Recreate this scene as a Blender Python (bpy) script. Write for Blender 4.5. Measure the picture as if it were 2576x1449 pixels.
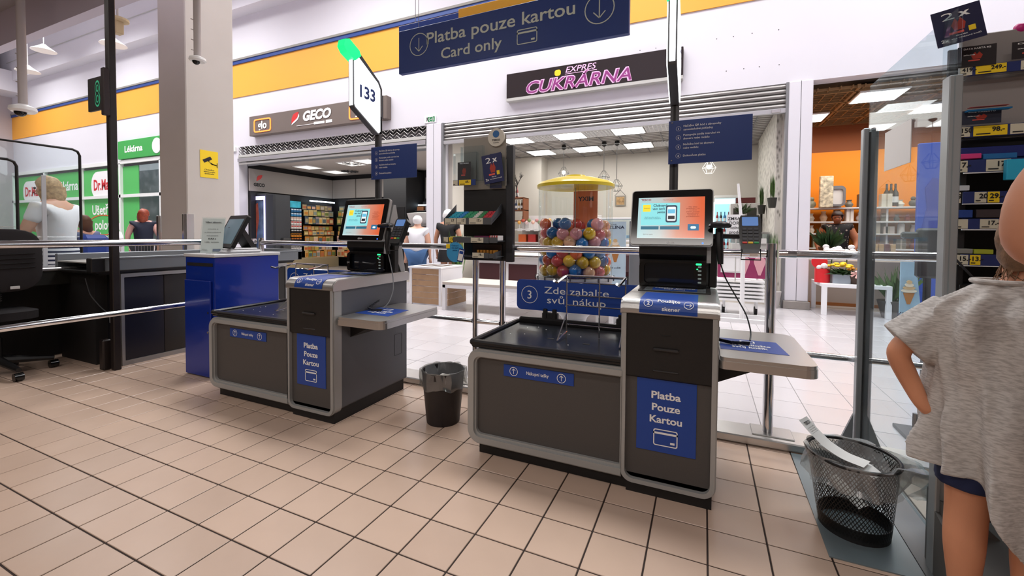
import bpy, math, random
from mathutils import Matrix, Vector, noise
for _o in list(bpy.data.objects): bpy.data.objects.remove(_o, do_unlink=True)
SC = bpy.context.scene; COL = SC.collection
rnd = random.Random(7); PI = math.pi
# ------------------------------------------------------------------ camera
CAM = Vector((1.3684, -1.1968, 1.1329)); F = 1080.31; CX = 1288.0; CY = 618.65
_yaw, _pit, _rol = -0.42015, -0.028302, 0.0068
_f = Vector((math.sin(_yaw)*math.cos(_pit), math.cos(_yaw)*math.cos(_pit), math.sin(_pit)))
_r = Vector((math.cos(_yaw), -math.sin(_yaw), 0)); _u = _r.cross(_f)
RT = math.cos(_rol)*_r + math.sin(_rol)*_u; UP = -math.sin(_rol)*_r + math.cos(_rol)*_u; FW = _f
cd = bpy.data.cameras.new('camera'); cam = bpy.data.objects.new('camera', cd); COL.objects.link(cam)
cam.matrix_world = Matrix(((RT.x, UP.x, -FW.x, CAM.x), (RT.y, UP.y, -FW.y, CAM.y), (RT.z, UP.z, -FW.z, CAM.z), (0, 0, 0, 1)))
cd.sensor_width = 36; cd.lens = 36*F/2576; cd.shift_y = -(724.5-CY)/2576; cd.clip_start = .05; cd.clip_end = 200
SC.camera = cam
# ------------------------------------------------------------------ world, exposure
wd = bpy.data.worlds.new('world'); SC.world = wd; wd.use_nodes = True
wd.node_tree.nodes['Background'].inputs[0].default_value = (.93, .96, 1, 1)
wd.node_tree.nodes['Background'].inputs[1].default_value = .35
SC.view_settings.view_transform = 'Standard'; SC.view_settings.look = 'None'
SC.view_settings.gamma = 1; SC.view_settings.use_curve_mapping = False; SC.view_settings.exposure = 0.22
def area(name, loc, sx, sy, power, col=(1, 1, 1), rot=(0, 0, 0)):
    l = bpy.data.lights.new(name, 'AREA'); l.shape = 'RECTANGLE'; l.size = sx; l.size_y = sy; l.energy = power; l.color = col
    o = bpy.data.objects.new(name, l); o.location = loc; o.rotation_euler = rot; COL.objects.link(o); return o
# mall: rows of ceiling luminaires along the arcade; shop and supermarket ceilings have their own lamps
for k in range(6): area('mall_ceiling_light', (-21+k*5.2, 4.1, 8.0), 3.4, 2.4, 240, (1, .99, .98)).data.spread = 2.35
for k in range(3): area('supermarket_ceiling_light', (-5.5+k*3.6, -1.6, 4.1), 1.5, .5, 22, (1, .93, .88))
area('supermarket_ceiling_light', (1.2, -4.4, 4.1), 3, .6, 75, (1, .93, .88))
area('supermarket_ceiling_light', (-3.4, -4.4, 4.1), 3, .6, 60, (1, .93, .88))
# ------------------------------------------------------------------ picking helpers: a pixel of the survey photo on a known plane
def _ray(x, y):
    return RT*((x-CX)/F) + UP*(-(y-CY)/F) + FW
def PY(x, y, Y): d = _ray(x, y); return CAM + d*((Y-CAM.y)/d.y)
def PX(x, y, X): d = _ray(x, y); return CAM + d*((X-CAM.x)/d.x)
def PZ(x, y, Z=0.): d = _ray(x, y); return CAM + d*((Z-CAM.z)/d.z)
def proj(p):
    d = Vector(p)-CAM; w = d.dot(FW); return (CX+F*d.dot(RT)/w, CY-F*d.dot(UP)/w, w)
# ------------------------------------------------------------------ materials
def lin(c):
    if isinstance(c, str):
        c = c.lstrip('#'); c = [int(c[i:i+2], 16)/255 for i in (0, 2, 4)]
    return tuple((v/12.92 if v <= .04045 else ((v+.055)/1.055)**2.4) for v in c) + (1,)
MATS = {}
def mat(name, col='#888888', rough=.5, metal=0., spec=.5, emit=0., ecol=None, alpha=1., trans=0., bump=0., bscale=60., var=0., vscale=8., coat=0., rand=0.):
    if name in MATS: return MATS[name]
    m = bpy.data.materials.new(name); m.use_nodes = True; nt = m.node_tree; b = nt.nodes['Principled BSDF']
    L = nt.links.new
    b.inputs['Base Color'].default_value = lin(col); b.inputs['Roughness'].default_value = rough
    b.inputs['Metallic'].default_value = metal; b.inputs['Specular IOR Level'].default_value = spec
    b.inputs['Coat Weight'].default_value = coat; b.inputs['Coat Roughness'].default_value = .08
    if emit: b.inputs['Emission Color'].default_value = lin(ecol or col); b.inputs['Emission Strength'].default_value = emit
    if alpha < 1: b.inputs['Alpha'].default_value = alpha
    if trans: b.inputs['Transmission Weight'].default_value = trans
    tc = nt.nodes.new('ShaderNodeTexCoord')
    cur = None
    if var:
        n = nt.nodes.new('ShaderNodeTexNoise'); n.inputs['Scale'].default_value = vscale; n.inputs['Detail'].default_value = 5
        L(tc.outputs['Object'], n.inputs['Vector'])
        mp = nt.nodes.new('ShaderNodeMapRange'); mp.inputs[1].default_value = .3; mp.inputs[2].default_value = .7
        mp.inputs[3].default_value = 1-var; mp.inputs[4].default_value = 1+var; L(n.outputs['Fac'], mp.inputs[0])
        mx = nt.nodes.new('ShaderNodeMix'); mx.data_type = 'RGBA'; mx.blend_type = 'MULTIPLY'; mx.inputs[0].default_value = 1
        mx.inputs[6].default_value = lin(col); L(mp.outputs[0], mx.inputs[7]); cur = mx.outputs[2]
    if rand:
        oi = nt.nodes.new('ShaderNodeObjectInfo')
        mp = nt.nodes.new('ShaderNodeMapRange'); mp.inputs[3].default_value = 1-rand; mp.inputs[4].default_value = 1+rand; L(oi.outputs['Random'], mp.inputs[0])
        mx = nt.nodes.new('ShaderNodeMix'); mx.data_type = 'RGBA'; mx.blend_type = 'MULTIPLY'; mx.inputs[0].default_value = 1
        mx.inputs[6].default_value = lin(col)
        if cur: L(cur, mx.inputs[6])
        L(mp.outputs[0], mx.inputs[7]); cur = mx.outputs[2]
    if cur: L(cur, b.inputs['Base Color'])
    if bump:
        n2 = nt.nodes.new('ShaderNodeTexNoise'); n2.inputs['Scale'].default_value = bscale; n2.inputs['Detail'].default_value = 4
        L(tc.outputs['Object'], n2.inputs['Vector'])
        bp = nt.nodes.new('ShaderNodeBump'); bp.inputs['Strength'].default_value = bump; bp.inputs['Distance'].default_value = .002
        L(n2.outputs['Fac'], bp.inputs['Height']); L(bp.outputs[0], b.inputs['Normal'])
    MATS[name] = m; return m
def glassmat(name, tint='#f4fbff', refl=.12, rough=.02, smudge=0.):
    """thin clear sheet: mostly see-through, a little mirror, optional dirt"""
    if name in MATS: return MATS[name]
    m = bpy.data.materials.new(name); m.use_nodes = True; nt = m.node_tree; nt.nodes.clear(); L = nt.links.new
    out = nt.nodes.new('ShaderNodeOutputMaterial'); tr = nt.nodes.new('ShaderNodeBsdfTransparent'); tr.inputs[0].default_value = lin(tint)
    gl = nt.nodes.new('ShaderNodeBsdfGlossy'); gl.inputs['Roughness'].default_value = rough
    fr = nt.nodes.new('ShaderNodeLayerWeight'); fr.inputs[0].default_value = .5
    pw = nt.nodes.new('ShaderNodeMath'); pw.operation = 'POWER'; pw.inputs[1].default_value = 6; L(fr.outputs['Facing'], pw.inputs[0])
    ad = nt.nodes.new('ShaderNodeMath'); ad.operation = 'MULTIPLY_ADD'; ad.inputs[1].default_value = .5; ad.inputs[2].default_value = refl*.25
    L(pw.outputs[0], ad.inputs[0]); mx = nt.nodes.new('ShaderNodeMixShader'); L(ad.outputs[0], mx.inputs[0]); L(tr.outputs[0], mx.inputs[1]); L(gl.outputs[0], mx.inputs[2])
    last = mx
    if smudge:
        df = nt.nodes.new('ShaderNodeBsdfDiffuse'); df.inputs[0].default_value = (.8, .82, .85, 1)
        n = nt.nodes.new('ShaderNodeTexNoise'); n.inputs['Scale'].default_value = 3; n.inputs['Detail'].default_value = 6
        tc = nt.nodes.new('ShaderNodeTexCoord'); L(tc.outputs['Object'], n.inputs['Vector'])
        r = nt.nodes.new('ShaderNodeMapRange'); r.inputs[1].default_value = .45; r.inputs[2].default_value = .8; r.inputs[3].default_value = smudge*.3; r.inputs[4].default_value = smudge*1.6
        L(n.outputs['Fac'], r.inputs[0]); m2 = nt.nodes.new('ShaderNodeMixShader'); L(r.outputs[0], m2.inputs[0]); L(mx.outputs[0], m2.inputs[1]); L(df.outputs[0], m2.inputs[2]); last = m2
    L(last.outputs[0], out.inputs[0]); MATS[name] = m; return m
M = mat
chrome = M('chrome', '#d8d8da', .12, 1.); steel = M('brushed_steel', '#c4c3c1', .33, 1., bump=.15, bscale=200)
silver = M('silver_paint', '#a4a5a4', .4, .3); graph = M('graphite_panel', '#4a4644', .55, bump=.25, bscale=900, var=.06, vscale=300)
black = M('black_plastic', '#0d0c0d', .42); blackm = M('black_matt', '#121011', .6); blackg = M('black_gloss', '#060607', .12)
dgrey = M('dark_grey', '#3a3c40', .5); mgrey = M('mid_grey', '#77777a', .5); lgrey = M('light_grey', '#b9b8b4', .5)
white = M('white_paint', '#e9e7ea', .55); whitep = M('white_plastic', '#eeeeee', .4); paper = M('paper', '#dcdad8', .8)
navy = M('navy_print', '#0d2f73', .45); blue = M('blue_print', '#0d3f96', .4); blue2 = M('cobalt_steel', '#0c2f94', .3, .2, coat=.3)
txtw = M('white_lettering', '#eeeeee', .6); txtg = M('pale_green_grey_lettering', '#c2c8bb', .6); txtk = M('black_lettering', '#15151a', .6)
yel = M('yellow_tag', '#f2cf1e', .5); clear = glassmat('clear_plastic', '#f6fafc', .25, .03); glass = glassmat('glass_sheet', '#eef6f8', .15, .01, .06)
red = M('red_plastic', '#d2232a', .4); skin = M('skin', '#c08a6e', .55, var=.05, vscale=20); skinl = M('skin_light', '#d8a78e', .55)
tagm = M('price_card', '#cfc9b4', .6)
# ------------------------------------------------------------------ mesh builder
class MB:
    def __init__(s, xf=None): s.v = []; s.f = []; s.mi = []; s.xf = xf; s.m = 0
    def add(s, vs, fs):
        n = len(s.v); s.v += [tuple(s.xf @ Vector(v)) if s.xf else tuple(v) for v in vs]
        s.f += [tuple(i+n for i in f) for f in fs]; s.mi += [s.m]*len(fs); return s
    def box(s, x0, x1, y0, y1, z0, z1):
        if x1 < x0: x0, x1 = x1, x0
        if y1 < y0: y0, y1 = y1, y0
        if z1 < z0: z0, z1 = z1, z0
        return s.add([(x, y, z) for x in (x0, x1) for y in (y0, y1) for z in (z0, z1)], [(0, 1, 3, 2), (4, 6, 7, 5), (0, 4, 5, 1), (2, 3, 7, 6), (0, 2, 6, 4), (1, 5, 7, 3)])
    def cbox(s, x0, x1, y0, y1, z0, z1, c=.003):
        """box with chamfered edges"""
        c = min(c, (x1-x0)*.49, (y1-y0)*.49, (z1-z0)*.49); vs = []; 
        for ix, x in enumerate((x0, x1)):
            for iy, y in enumerate((y0, y1)):
                for iz, z in enumerate((z0, z1)):
                    sx, sy, sz = (c, -c)[ix], (c, -c)[iy], (c, -c)[iz]
                    vs += [(x, y+sy, z+sz), (x+sx, y, z+sz), (x+sx, y+sy, z)]
        I = lambda a, b, d, k: (a*4+b*2+d)*3+k
        fs = [(I(0,0,0,0), I(0,0,1,0), I(0,1,1,0), I(0,1,0,0)), (I(1,0,0,0), I(1,1,0,0), I(1,1,1,0), I(1,0,1,0)),
              (I(0,0,0,1), I(1,0,0,1), I(1,0,1,1), I(0,0,1,1)), (I(0,1,0,1), I(0,1,1,1), I(1,1,1,1), I(1,1,0,1)),
              (I(0,0,0,2), I(0,1,0,2), I(1,1,0,2), I(1,0,0,2)), (I(0,0,1,2), I(1,0,1,2), I(1,1,1,2), I(0,1,1,2))]
        for a in (0, 1):
            for b in (0, 1):
                q = (I(0,a,b,1), I(0,a,b,2), I(1,a,b,2), I(1,a,b,1)); fs.append(q if (a ^ b) == 0 else q[::-1])
                q = (I(a,0,b,0), I(a,0,b,2), I(a,1,b,2), I(a,1,b,0)); fs.append(q[::-1] if (a ^ b) == 0 else q)
                q = (I(a,b,0,0), I(a,b,0,1), I(a,b,1,1), I(a,b,1,0)); fs.append(q if (a ^ b) == 0 else q[::-1])
                for d in (0, 1):
                    t = (I(a,b,d,0), I(a,b,d,1), I(a,b,d,2)); fs.append(t if (a ^ b ^ d) else t[::-1])
        return s.add(vs, fs)
    def prism(s, poly, ax, a, b):
        """polygon in the plane perpendicular to ax, extruded from a to b.  ax 'y': poly=(x,z); 'x': (y,z); 'z': (x,y)"""
        mk = {'y': lambda p, t: (p[0], t, p[1]), 'x': lambda p, t: (t, p[0], p[1]), 'z': lambda p, t: (p[0], p[1], t)}[ax]
        n = len(poly); vs = [mk(p, a) for p in poly]+[mk(p, b) for p in poly]
        return s.add(vs, [tuple(range(n)), tuple(range(2*n-1, n-1, -1))]+[(i, i+n, (i+1) % n+n, (i+1) % n) for i in range(n)])
    def ring(s, po, pi, ax, a, b):
        mk = {'y': lambda p, t: (p[0], t, p[1]), 'x': lambda p, t: (t, p[0], p[1]), 'z': lambda p, t: (p[0], p[1], t)}[ax]
        n = len(po); vs = [mk(p, t) for t in (a, b) for P in (po, pi) for p in P]; fs = []
        for i in range(n):
            j = (i+1) % n; o0, i0, o1, i1 = 0, n, 2*n, 3*n
            fs += [(o0+i, i0+i, i0+j, o0+j), (o1+i, o1+j, i1+j, i1+i), (o0+i, o0+j, o1+j, o1+i), (i0+i, i1+i, i1+j, i0+j)]
        return s.add(vs, fs)
    def tube(s, pts, r, n=10, close=False, cap=True):
        pts = [Vector(p) for p in pts]; m = len(pts); rr = r if isinstance(r, (list, tuple)) else [r]*m
        vs = []; fs = []; prev = None
        for i, p in enumerate(pts):
            if close: t = (pts[(i+1) % m]-pts[i-1])
            else: t = pts[min(i+1, m-1)]-pts[max(i-1, 0)]
            if t.length < 1e-9: t = Vector((0, 0, 1))
            t.normalize()
            if prev is None:
                a = Vector((0, 0, 1)) if abs(t.z) < .9 else Vector((1, 0, 0)); u = t.cross(a).normalized()
            else:
                u = (prev - t*prev.dot(t)); u = u.normalized() if u.length > 1e-6 else t.orthogonal().normalized()
            prev = u; w = t.cross(u)
            vs += [p+(u*math.cos(2*PI*k/n)+w*math.sin(2*PI*k/n))*rr[i] for k in range(n)]
        for i in range(m if close else m-1):
            for k in range(n):
                a = i*n+k; b = i*n+(k+1) % n; c = ((i+1) % m)*n+(k+1) % n; d = ((i+1) % m)*n+k; fs.append((a, b, c, d))
        if cap and not close: fs += [tuple(range(n))[::-1], tuple((m-1)*n+k for k in range(n))]
        return s.add(vs, fs)
    def lathe(s, prof, c, n=24, cap=True, sx=1., sy=1.):
        """prof: [(r,z)] about vertical axis at c=(x,y)"""
        vs = [(c[0]+sx*r*math.cos(2*PI*k/n), c[1]+sy*r*math.sin(2*PI*k/n), z) for r, z in prof for k in range(n)]; fs = []
        for i in range(len(prof)-1):
            for k in range(n): fs.append((i*n+k, i*n+(k+1) % n, (i+1)*n+(k+1) % n, (i+1)*n+k))
        if cap: fs += [tuple(range(n))[::-1], tuple((len(prof)-1)*n+k for k in range(n))]
        return s.add(vs, fs)
    def ball(s, c, r, n=12, m=8, sz=1., sy=1., sx=1.):
        prof = [(r*math.sin(PI*i/m), c[2]-sz*r*math.cos(PI*i/m)) for i in range(m+1)]
        prof[0] = (r*.02, prof[0][1]); prof[-1] = (r*.02, prof[-1][1]); return s.lathe(prof, (c[0], c[1]), n, True, sx, sy)
    def quad(s, a, b, c, d): return s.add([a, b, c, d], [(0, 1, 2, 3)])
    def leaf(s, p, d, L, w, up=(0, 0, 1), bend=.3):
        p = Vector(p); d = Vector(d).normalized(); sd = d.cross(Vector(up)); sd = sd.normalized() if sd.length > 1e-4 else Vector((1, 0, 0))
        g = Vector((0, 0, -1)); a = p; b = p+d*L*.5+g*L*bend*.15; c = p+d*L+g*L*bend
        return s.add([a, b+sd*w/2, c, b-sd*w/2], [(0, 1, 2), (0, 2, 3)])
    def mesh(s, name, smooth=False):
        me = bpy.data.meshes.new(name); me.from_pydata(s.v, [], s.f); me.validate(); me.update()
        if smooth:
            me.polygons.foreach_set('use_smooth', [True]*len(me.polygons))
            try: me.set_sharp_from_angle(angle=math.radians(38))
            except Exception: pass
        return me
def rrect(x0, x1, z0, z1, r, n=6):
    """rounded rectangle polygon; r one radius or (bl,br,tr,tl)"""
    if not isinstance(r, (list, tuple)): r = [r]*4
    o = []
    for (cx, cz, a0, q) in ((x0, z0, PI, r[0]), (x1, z0, 1.5*PI, r[1]), (x1, z1, 0, r[2]), (x0, z1, .5*PI, r[3])):
        q = max(q, 1e-4); ox = cx+(q if cx == x0 else -q); oz = cz+(q if cz == z0 else -q)
        o += [(ox+q*math.cos(a0+.5*PI*k/n), oz+q*math.sin(a0+.5*PI*k/n)) for k in range(n+1)]
    return o
def circ(cx, cz, r, n=28): return [(cx+r*math.cos(2*PI*k/n), cz+r*math.sin(2*PI*k/n)) for k in range(n)]
# ------------------------------------------------------------------ objects
def thing(name, label, cat, loc=(0, 0, 0), rotz=0, group=None):
    o = bpy.data.objects.new(name, None); o.empty_display_size = .05; COL.objects.link(o)
    o.location = loc; o.rotation_euler = (0, 0, rotz); o['label'] = label; o['category'] = cat
    if group: o['group'] = group
    return o
ORIG = {}
def wthing(name, label, cat, loc, group=None):
    """thing whose parts are given in world coordinates"""
    o = thing(name, label, cat, loc, 0, group); ORIG[o.name] = Vector(loc); return o
def worg(p):
    while p is not None:
        if p.name in ORIG: return ORIG[p.name]
        p = p.parent
    return None
def obj(name, mb, m=None, parent=None, label=None, cat=None, group=None, kind=None, smooth=False):
    org = worg(parent) if parent else None
    if isinstance(mb, MB):
        if org is not None: mb.v = [(v[0]-org.x, v[1]-org.y, v[2]-org.z) for v in mb.v]
        me = mb.mesh(name, smooth)
        ms = m if isinstance(m, (list, tuple)) else [m]
        for q in ms:
            if q: me.materials.append(q)
        if len(ms) > 1: me.polygons.foreach_set('material_index', mb.mi[:len(me.polygons)])
    else: me = mb
    o = bpy.data.objects.new(name, me); COL.objects.link(o)
    if parent: o.parent = parent
    for k, v in (('label', label), ('category', cat), ('group', group), ('kind', kind)):
        if v: o[k] = v
    return o
def struct(name, mb, m, parent=None, smooth=False): return obj(name, mb, m, parent, kind=None if parent else 'structure', smooth=smooth)
DIRS = {'F': ((1, 0, 0), (0, 0, 1), (0, -1, 0)), 'R': ((0, 1, 0), (0, 0, 1), (1, 0, 0)), 'L': ((0, -1, 0), (0, 0, 1), (-1, 0, 0)),
        'T': ((1, 0, 0), (0, 1, 0), (0, 0, 1)), 'B': ((-1, 0, 0), (0, 0, 1), (0, 1, 0))}
def frame_m(o, d='F', rot=0.):
    x, y, n = [Vector(v) for v in DIRS[d]]
    m = Matrix(((x.x, y.x, n.x, o[0]), (x.y, y.y, n.y, o[1]), (x.z, y.z, n.z, o[2]), (0, 0, 0, 1)))
    return m @ Matrix.Rotation(rot, 4, 'Z') if rot else m
_txt = {}
def textmesh(s, bold, shear=0.):
    k = (s, bold, shear)
    if k not in _txt:
        cu = bpy.data.curves.new('t', 'FONT'); cu.body = s; cu.size = 1; cu.resolution_u = 3; cu.offset = bold; cu.shear = shear; cu.extrude = 0
        cu.space_line = 1.0; cu.align_x = 'CENTER'
        t = bpy.data.objects.new('t', cu); COL.objects.link(t); dg = bpy.context.evaluated_depsgraph_get(); ev = t.evaluated_get(dg); me = ev.to_mesh()
        vs = [tuple(v.co) for v in me.vertices]; fs = [tuple(p.vertices) for p in me.polygons]; ev.to_mesh_clear(); bpy.data.objects.remove(t, do_unlink=True); bpy.data.curves.remove(cu)
        _txt[k] = (vs, fs)
    return _txt[k]
def addtext(mb, s, h, w=None, at=(0, 0), mtx=None, bold=0., align='C', lift=.0012, mirror=False, shear=0.):
    """lettering: cap height h, optional full width w, centred (or left) on at=(u,v) baseline, in the frame mtx"""
    vs, fs = textmesh(s, bold, shear)
    if not vs: return mb
    xs = [v[0] for v in vs]; x0, x1 = min(xs), max(xs); sy = h/.70; sx = (w/(x1-x0)) if w else sy
    off = {'C': (x0+x1)/2, 'L': x0, 'R': x1}[align]; k = -1 if mirror else 1
    out = [((v[0]-off)*sx*k+at[0], v[1]*sy+at[1], lift) for v in vs]
    sv = mb.xf; mb.xf = mtx; mb.add(out, [f[::-1] for f in fs] if mirror else fs); mb.xf = sv; return mb
def arrow(mb, mtx, c, r, d=-1, lw=.07, lift=.0012):
    """ring with an arrow inside (d=-1 down, 1 up)"""
    sv = mb.xf; mb.xf = mtx; cx, cy = c
    o = circ(cx, cy, r); i = circ(cx, cy, r*(1-lw)); n = len(o)
    mb.add([(p[0], p[1], lift) for p in o+i], [(k, (k+1) % n, n+(k+1) % n, n+k) for k in range(n)])
    w = r*lw*.5
    def bar(a, b):
        dx, dy = b[0]-a[0], b[1]-a[1]; L = math.hypot(dx, dy); nx, ny = -dy/L*w, dx/L*w
        mb.add([(a[0]-nx, a[1]-ny, lift), (b[0]-nx, b[1]-ny, lift), (b[0]+nx, b[1]+ny, lift), (a[0]+nx, a[1]+ny, lift)], [(0, 1, 2, 3)])
    if d in (-1, 1):
        bar((cx, cy-.58*r*d), (cx, cy+.58*r*d)); bar((cx-.4*r, cy+.18*r*d), (cx, cy+.6*r*d)); bar((cx, cy+.6*r*d), (cx+.4*r, cy+.18*r*d))
    elif d == 2: bar((cx-.58*r, cy), (cx+.58*r, cy)); bar((cx+.18*r, cy+.4*r), (cx+.6*r, cy)); bar((cx+.18*r, cy-.4*r), (cx+.6*r, cy))
    mb.xf = sv; return mb
def card(mb, mtx, c, w, h, lift=.0012):
    """bank card pictogram"""
    sv = mb.xf; mb.xf = mtx; cx, cy = c; t = h*.06
    o = rrect(cx-w/2, cx+w/2, cy-h/2, cy+h/2, h*.12, 4); i = rrect(cx-w/2+t, cx+w/2-t, cy-h/2+t, cy+h/2-t, h*.08, 4); n = len(o)
    mb.add([(p[0], p[1], lift) for p in o+i], [(k, (k+1) % n, n+(k+1) % n, n+k) for k in range(n)])
    for (a, b, e, g) in ((cx-w/2, cx+w/2, cy+h*.2, cy+h*.32), (cx+w*.2, cx+w*.38, cy-h*.33, cy-h*.2)):
        mb.add([(a, e, lift), (b, e, lift), (b, g, lift), (a, g, lift)], [(0, 1, 2, 3)])
    mb.xf = sv; return mb
def skinmesh(verts, edges, radii, subs=2):
    """continuous limb-jointed surface grown along a skeleton"""
    me = bpy.data.meshes.new('s'); me.from_pydata([tuple(v) for v in verts], edges, []); o = bpy.data.objects.new('s', me); COL.objects.link(o)
    sm = o.modifiers.new('k', 'SKIN'); sm.use_smooth_shade = True
    for i, r in enumerate(radii):
        rr = r if isinstance(r, (tuple, list)) else (r, r); me.skin_vertices[0].data[i].radius = rr
    me.skin_vertices[0].data[0].use_root = True
    ss = o.modifiers.new('u', 'SUBSURF'); ss.levels = subs; ss.render_levels = subs
    dg = bpy.context.evaluated_depsgraph_get(); ev = o.evaluated_get(dg); r = bpy.data.meshes.new_from_object(ev)
    bpy.data.objects.remove(o, do_unlink=True); bpy.data.meshes.remove(me)
    r.polygons.foreach_set('use_smooth', [True]*len(r.polygons)); return r
# ================================================================== SETTING
tileb = M('beige_floor_tile', '#c3aa98', .27, var=.06, vscale=2.2, bump=.06, bscale=30, rand=.05)
grout = M('brown_grout', '#2a1b14', .8)
tilem = M('pale_mall_tile', '#c2bec1', .2, var=.03, vscale=1.5, rand=.03); groutm = M('grey_grout', '#7d7a7a', .7)
cream = M('cream_wall', '#cbc5bb', .7); wallw = M('arcade_wall_white', '#d9d7de', .65, var=.02, vscale=.6); wallband = M('yellow_band_paint', '#eba53a', .6)
def tiled_floor(name, base, sub, x0, dx, y0, dy, xr, yr, m, gm, gap, ylim):
    root = struct(name, MB().box(xr[0], xr[1], ylim[0], ylim[1], -.05, -.003), gm)
    cells = []
    for i in range(int(math.floor((xr[0]-x0)/dx)), int(math.ceil((xr[1]-x0)/dx))):
        for j in range(int(math.floor((yr[0]-y0)/dy)), int(math.ceil((yr[1]-y0)/dy))):
            a, b, c, d = x0+i*dx+gap/2, x0+(i+1)*dx-gap/2, y0+j*dy+gap/2, y0+(j+1)*dy-gap/2
            c, d = max(c, ylim[0]), min(d, ylim[1])
            if d-c < .01: continue
            pr = [proj((p, q, 0)) for p in (a, b) for q in (c, d)]
            vis = any(w > .1 and -60 < x < 2640 and y < 1560 for x, y, w in pr)
            cells.append((0 if vis else 1, min(w if w > .1 else 9 for _, _, w in pr), a, b, c, d))
    cells.sort(); proto = {}
    rest = MB()
    for k, (v, w, a, b, c, d) in enumerate(cells):
        if v == 0 and k < 300:
            key = (round(b-a, 3), round(d-c, 3))
            if key not in proto: proto[key] = MB().cbox(-key[0]/2, key[0]/2, -key[1]/2, key[1]/2, -.006, 0, .0015).mesh('tile'); proto[key].materials.append(m)
            t = bpy.data.objects.new('tile', proto[key]); COL.objects.link(t); t.parent = root; t.location = ((a+b)/2, (c+d)/2, 0)
        elif w < 30: rest.box(a, b, c, d, -.006, 0)
    obj('tile', rest, m, root, kind='stuff')
    return root
tiled_floor('floor', None, None, 0, .2, 0, .2, (-8.6, 4.4), (-1.4, 1.6), tileb, grout, .0065, (-1.6, 1.612))
struct('floor', MB().box(-26, 6, -8, -1.6, -.05, -.001), tileb)
struct('floor', MB().box(-26, -8.6, -1.6, 1.612, -.05, -.001), tileb)
struct('floor', MB().box(4.4, 6, -1.6, 1.612, -.05, -.001), tileb)
tiled_floor('floor', None, None, 1.70, .2935, 1.615, .3045, (-12.8, 6.5), (1.615, 6.9), tilem, groutm, .004, (1.618, 6.9))
struct('floor', MB().box(-27, -12.8, 1.618, 6.9, -.05, -.001), tilem)
shopfl = M('shop_floor', '#a39a92', .35); struct('floor', MB().box(-27, 9, 6.9, 13, -.05, -.001), shopfl)
# shop fronts: fascia wall at y=6.7
YW = 6.7
wf = struct('wall_back', MB().box(-25, 9, YW, YW+.25, 3.5, 8.4), wallw)
obj('ledge', MB().box(-25, 9, YW-.35, YW, 7.05, 8.4), wallw, wf)
b1 = obj('yellow_band', MB().box(-25, 9, YW-.02, YW, 4.87, 5.77), wallband, wf, 'broad yellow painted band along the wall')
obj('blue_trim', MB().box(-25, 1.9, YW-.05, YW, 5.77, 5.86), M('trim_blue', '#1d3f86', .5), wf, 'dark blue trim strip over the yellow band')
obj('ledge', MB().box(-25, 9, YW-.07, YW, 5.86, 5.91), M('trim_grey', '#8d8a83', .6), wf)
# small fixing holes left by an old sign
hl = MB()
for (x, y) in ((1845, 92), (1892, 84), (1803, 98), (1827, 179), (1871, 173), (1910, 168), (1960, 163), (1959, 75), (1650, 121), (1610, 127)):
    p = PY(x, y, YW); hl.prism(circ(p.x, p.z, .008, 8), 'y', YW-.002, YW)
obj('screw_holes', hl, blackm, wf)
for nm, a, b in (('pillar_strip', -4.20, -3.82), ('pillar_strip', 2.53, 2.84), ('pillar_strip', -14.2, -10.52)):
    w = struct('wall_back', MB().cbox(a, b, YW-.02 if b < -5 else YW-.06, YW+.25, .12, 3.5, .01), wallw)
    obj('plinth', MB().cbox(a-.02, b+.02, YW-.1, YW+.25, 0, .12, .005), M('plinth_tile', '#8f8883', .5, var=.06), w)
    if b > -5: obj('groove', MB().box((a+b)/2-.003, (a+b)/2+.003, YW-.0615, YW-.06, .12, 3.5), dgrey, w)
# ceilings
struct('ceiling', MB().box(-25, 9, 1.3, 6.95, 8.4, 8.5), M('mall_ceiling', '#e8e8ee', .7))
struct('ceiling', MB().box(-26, 6, -8, 1.5, 4.25, 4.35), M('supermarket_ceiling', '#8f8b90', .7))
struct('wall_front', MB().box(-26, 9, 1.5, 1.62, 3.78, 8.4), M('header_paint', '#c9c4d4', .7))
struct('wall_near', MB().box(-26, 6, -8.1, -8, 0, 4.3), M('supermarket_wall', '#a79f98', .8))
struct('wall_right', MB().box(5.9, 6, -8, 1.5, 0, 4.3), M('supermarket_wall', '#a79f98', .8))
struct('wall_right', MB().box(8.9, 9, 1.5, 6.95, 0, 8.4), wallw)
we = struct('wall_left', MB().box(-25, -24.8, -8, 6.9, 0, 8.4), M('far_wall', '#b7adaf', .7))
obj('beam', MB().box(-24.8, -23.6, 1.6, 6.7, 6.6, 7.4), wallw, we); obj('grille', MB().box(-24.79, -24.6, 3.2, 6.2, 7.5, 8.2), mgrey, we)
gsl = MB()
for k in range(7): gsl.box(-24.6, -24.55, 3.2, 6.2, 7.52+k*.1, 7.56+k*.1)
obj('louvre', gsl, dgrey, we, kind='stuff')
# thin service conduits high on the arcade wall
cb = MB(); cb.tube([(-24, YW-.37, 7.75), (-8, YW-.37, 7.8), (-6.5, YW-.37, 8.1)], .012, 6); obj('conduit', cb, lgrey, wf)
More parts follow.
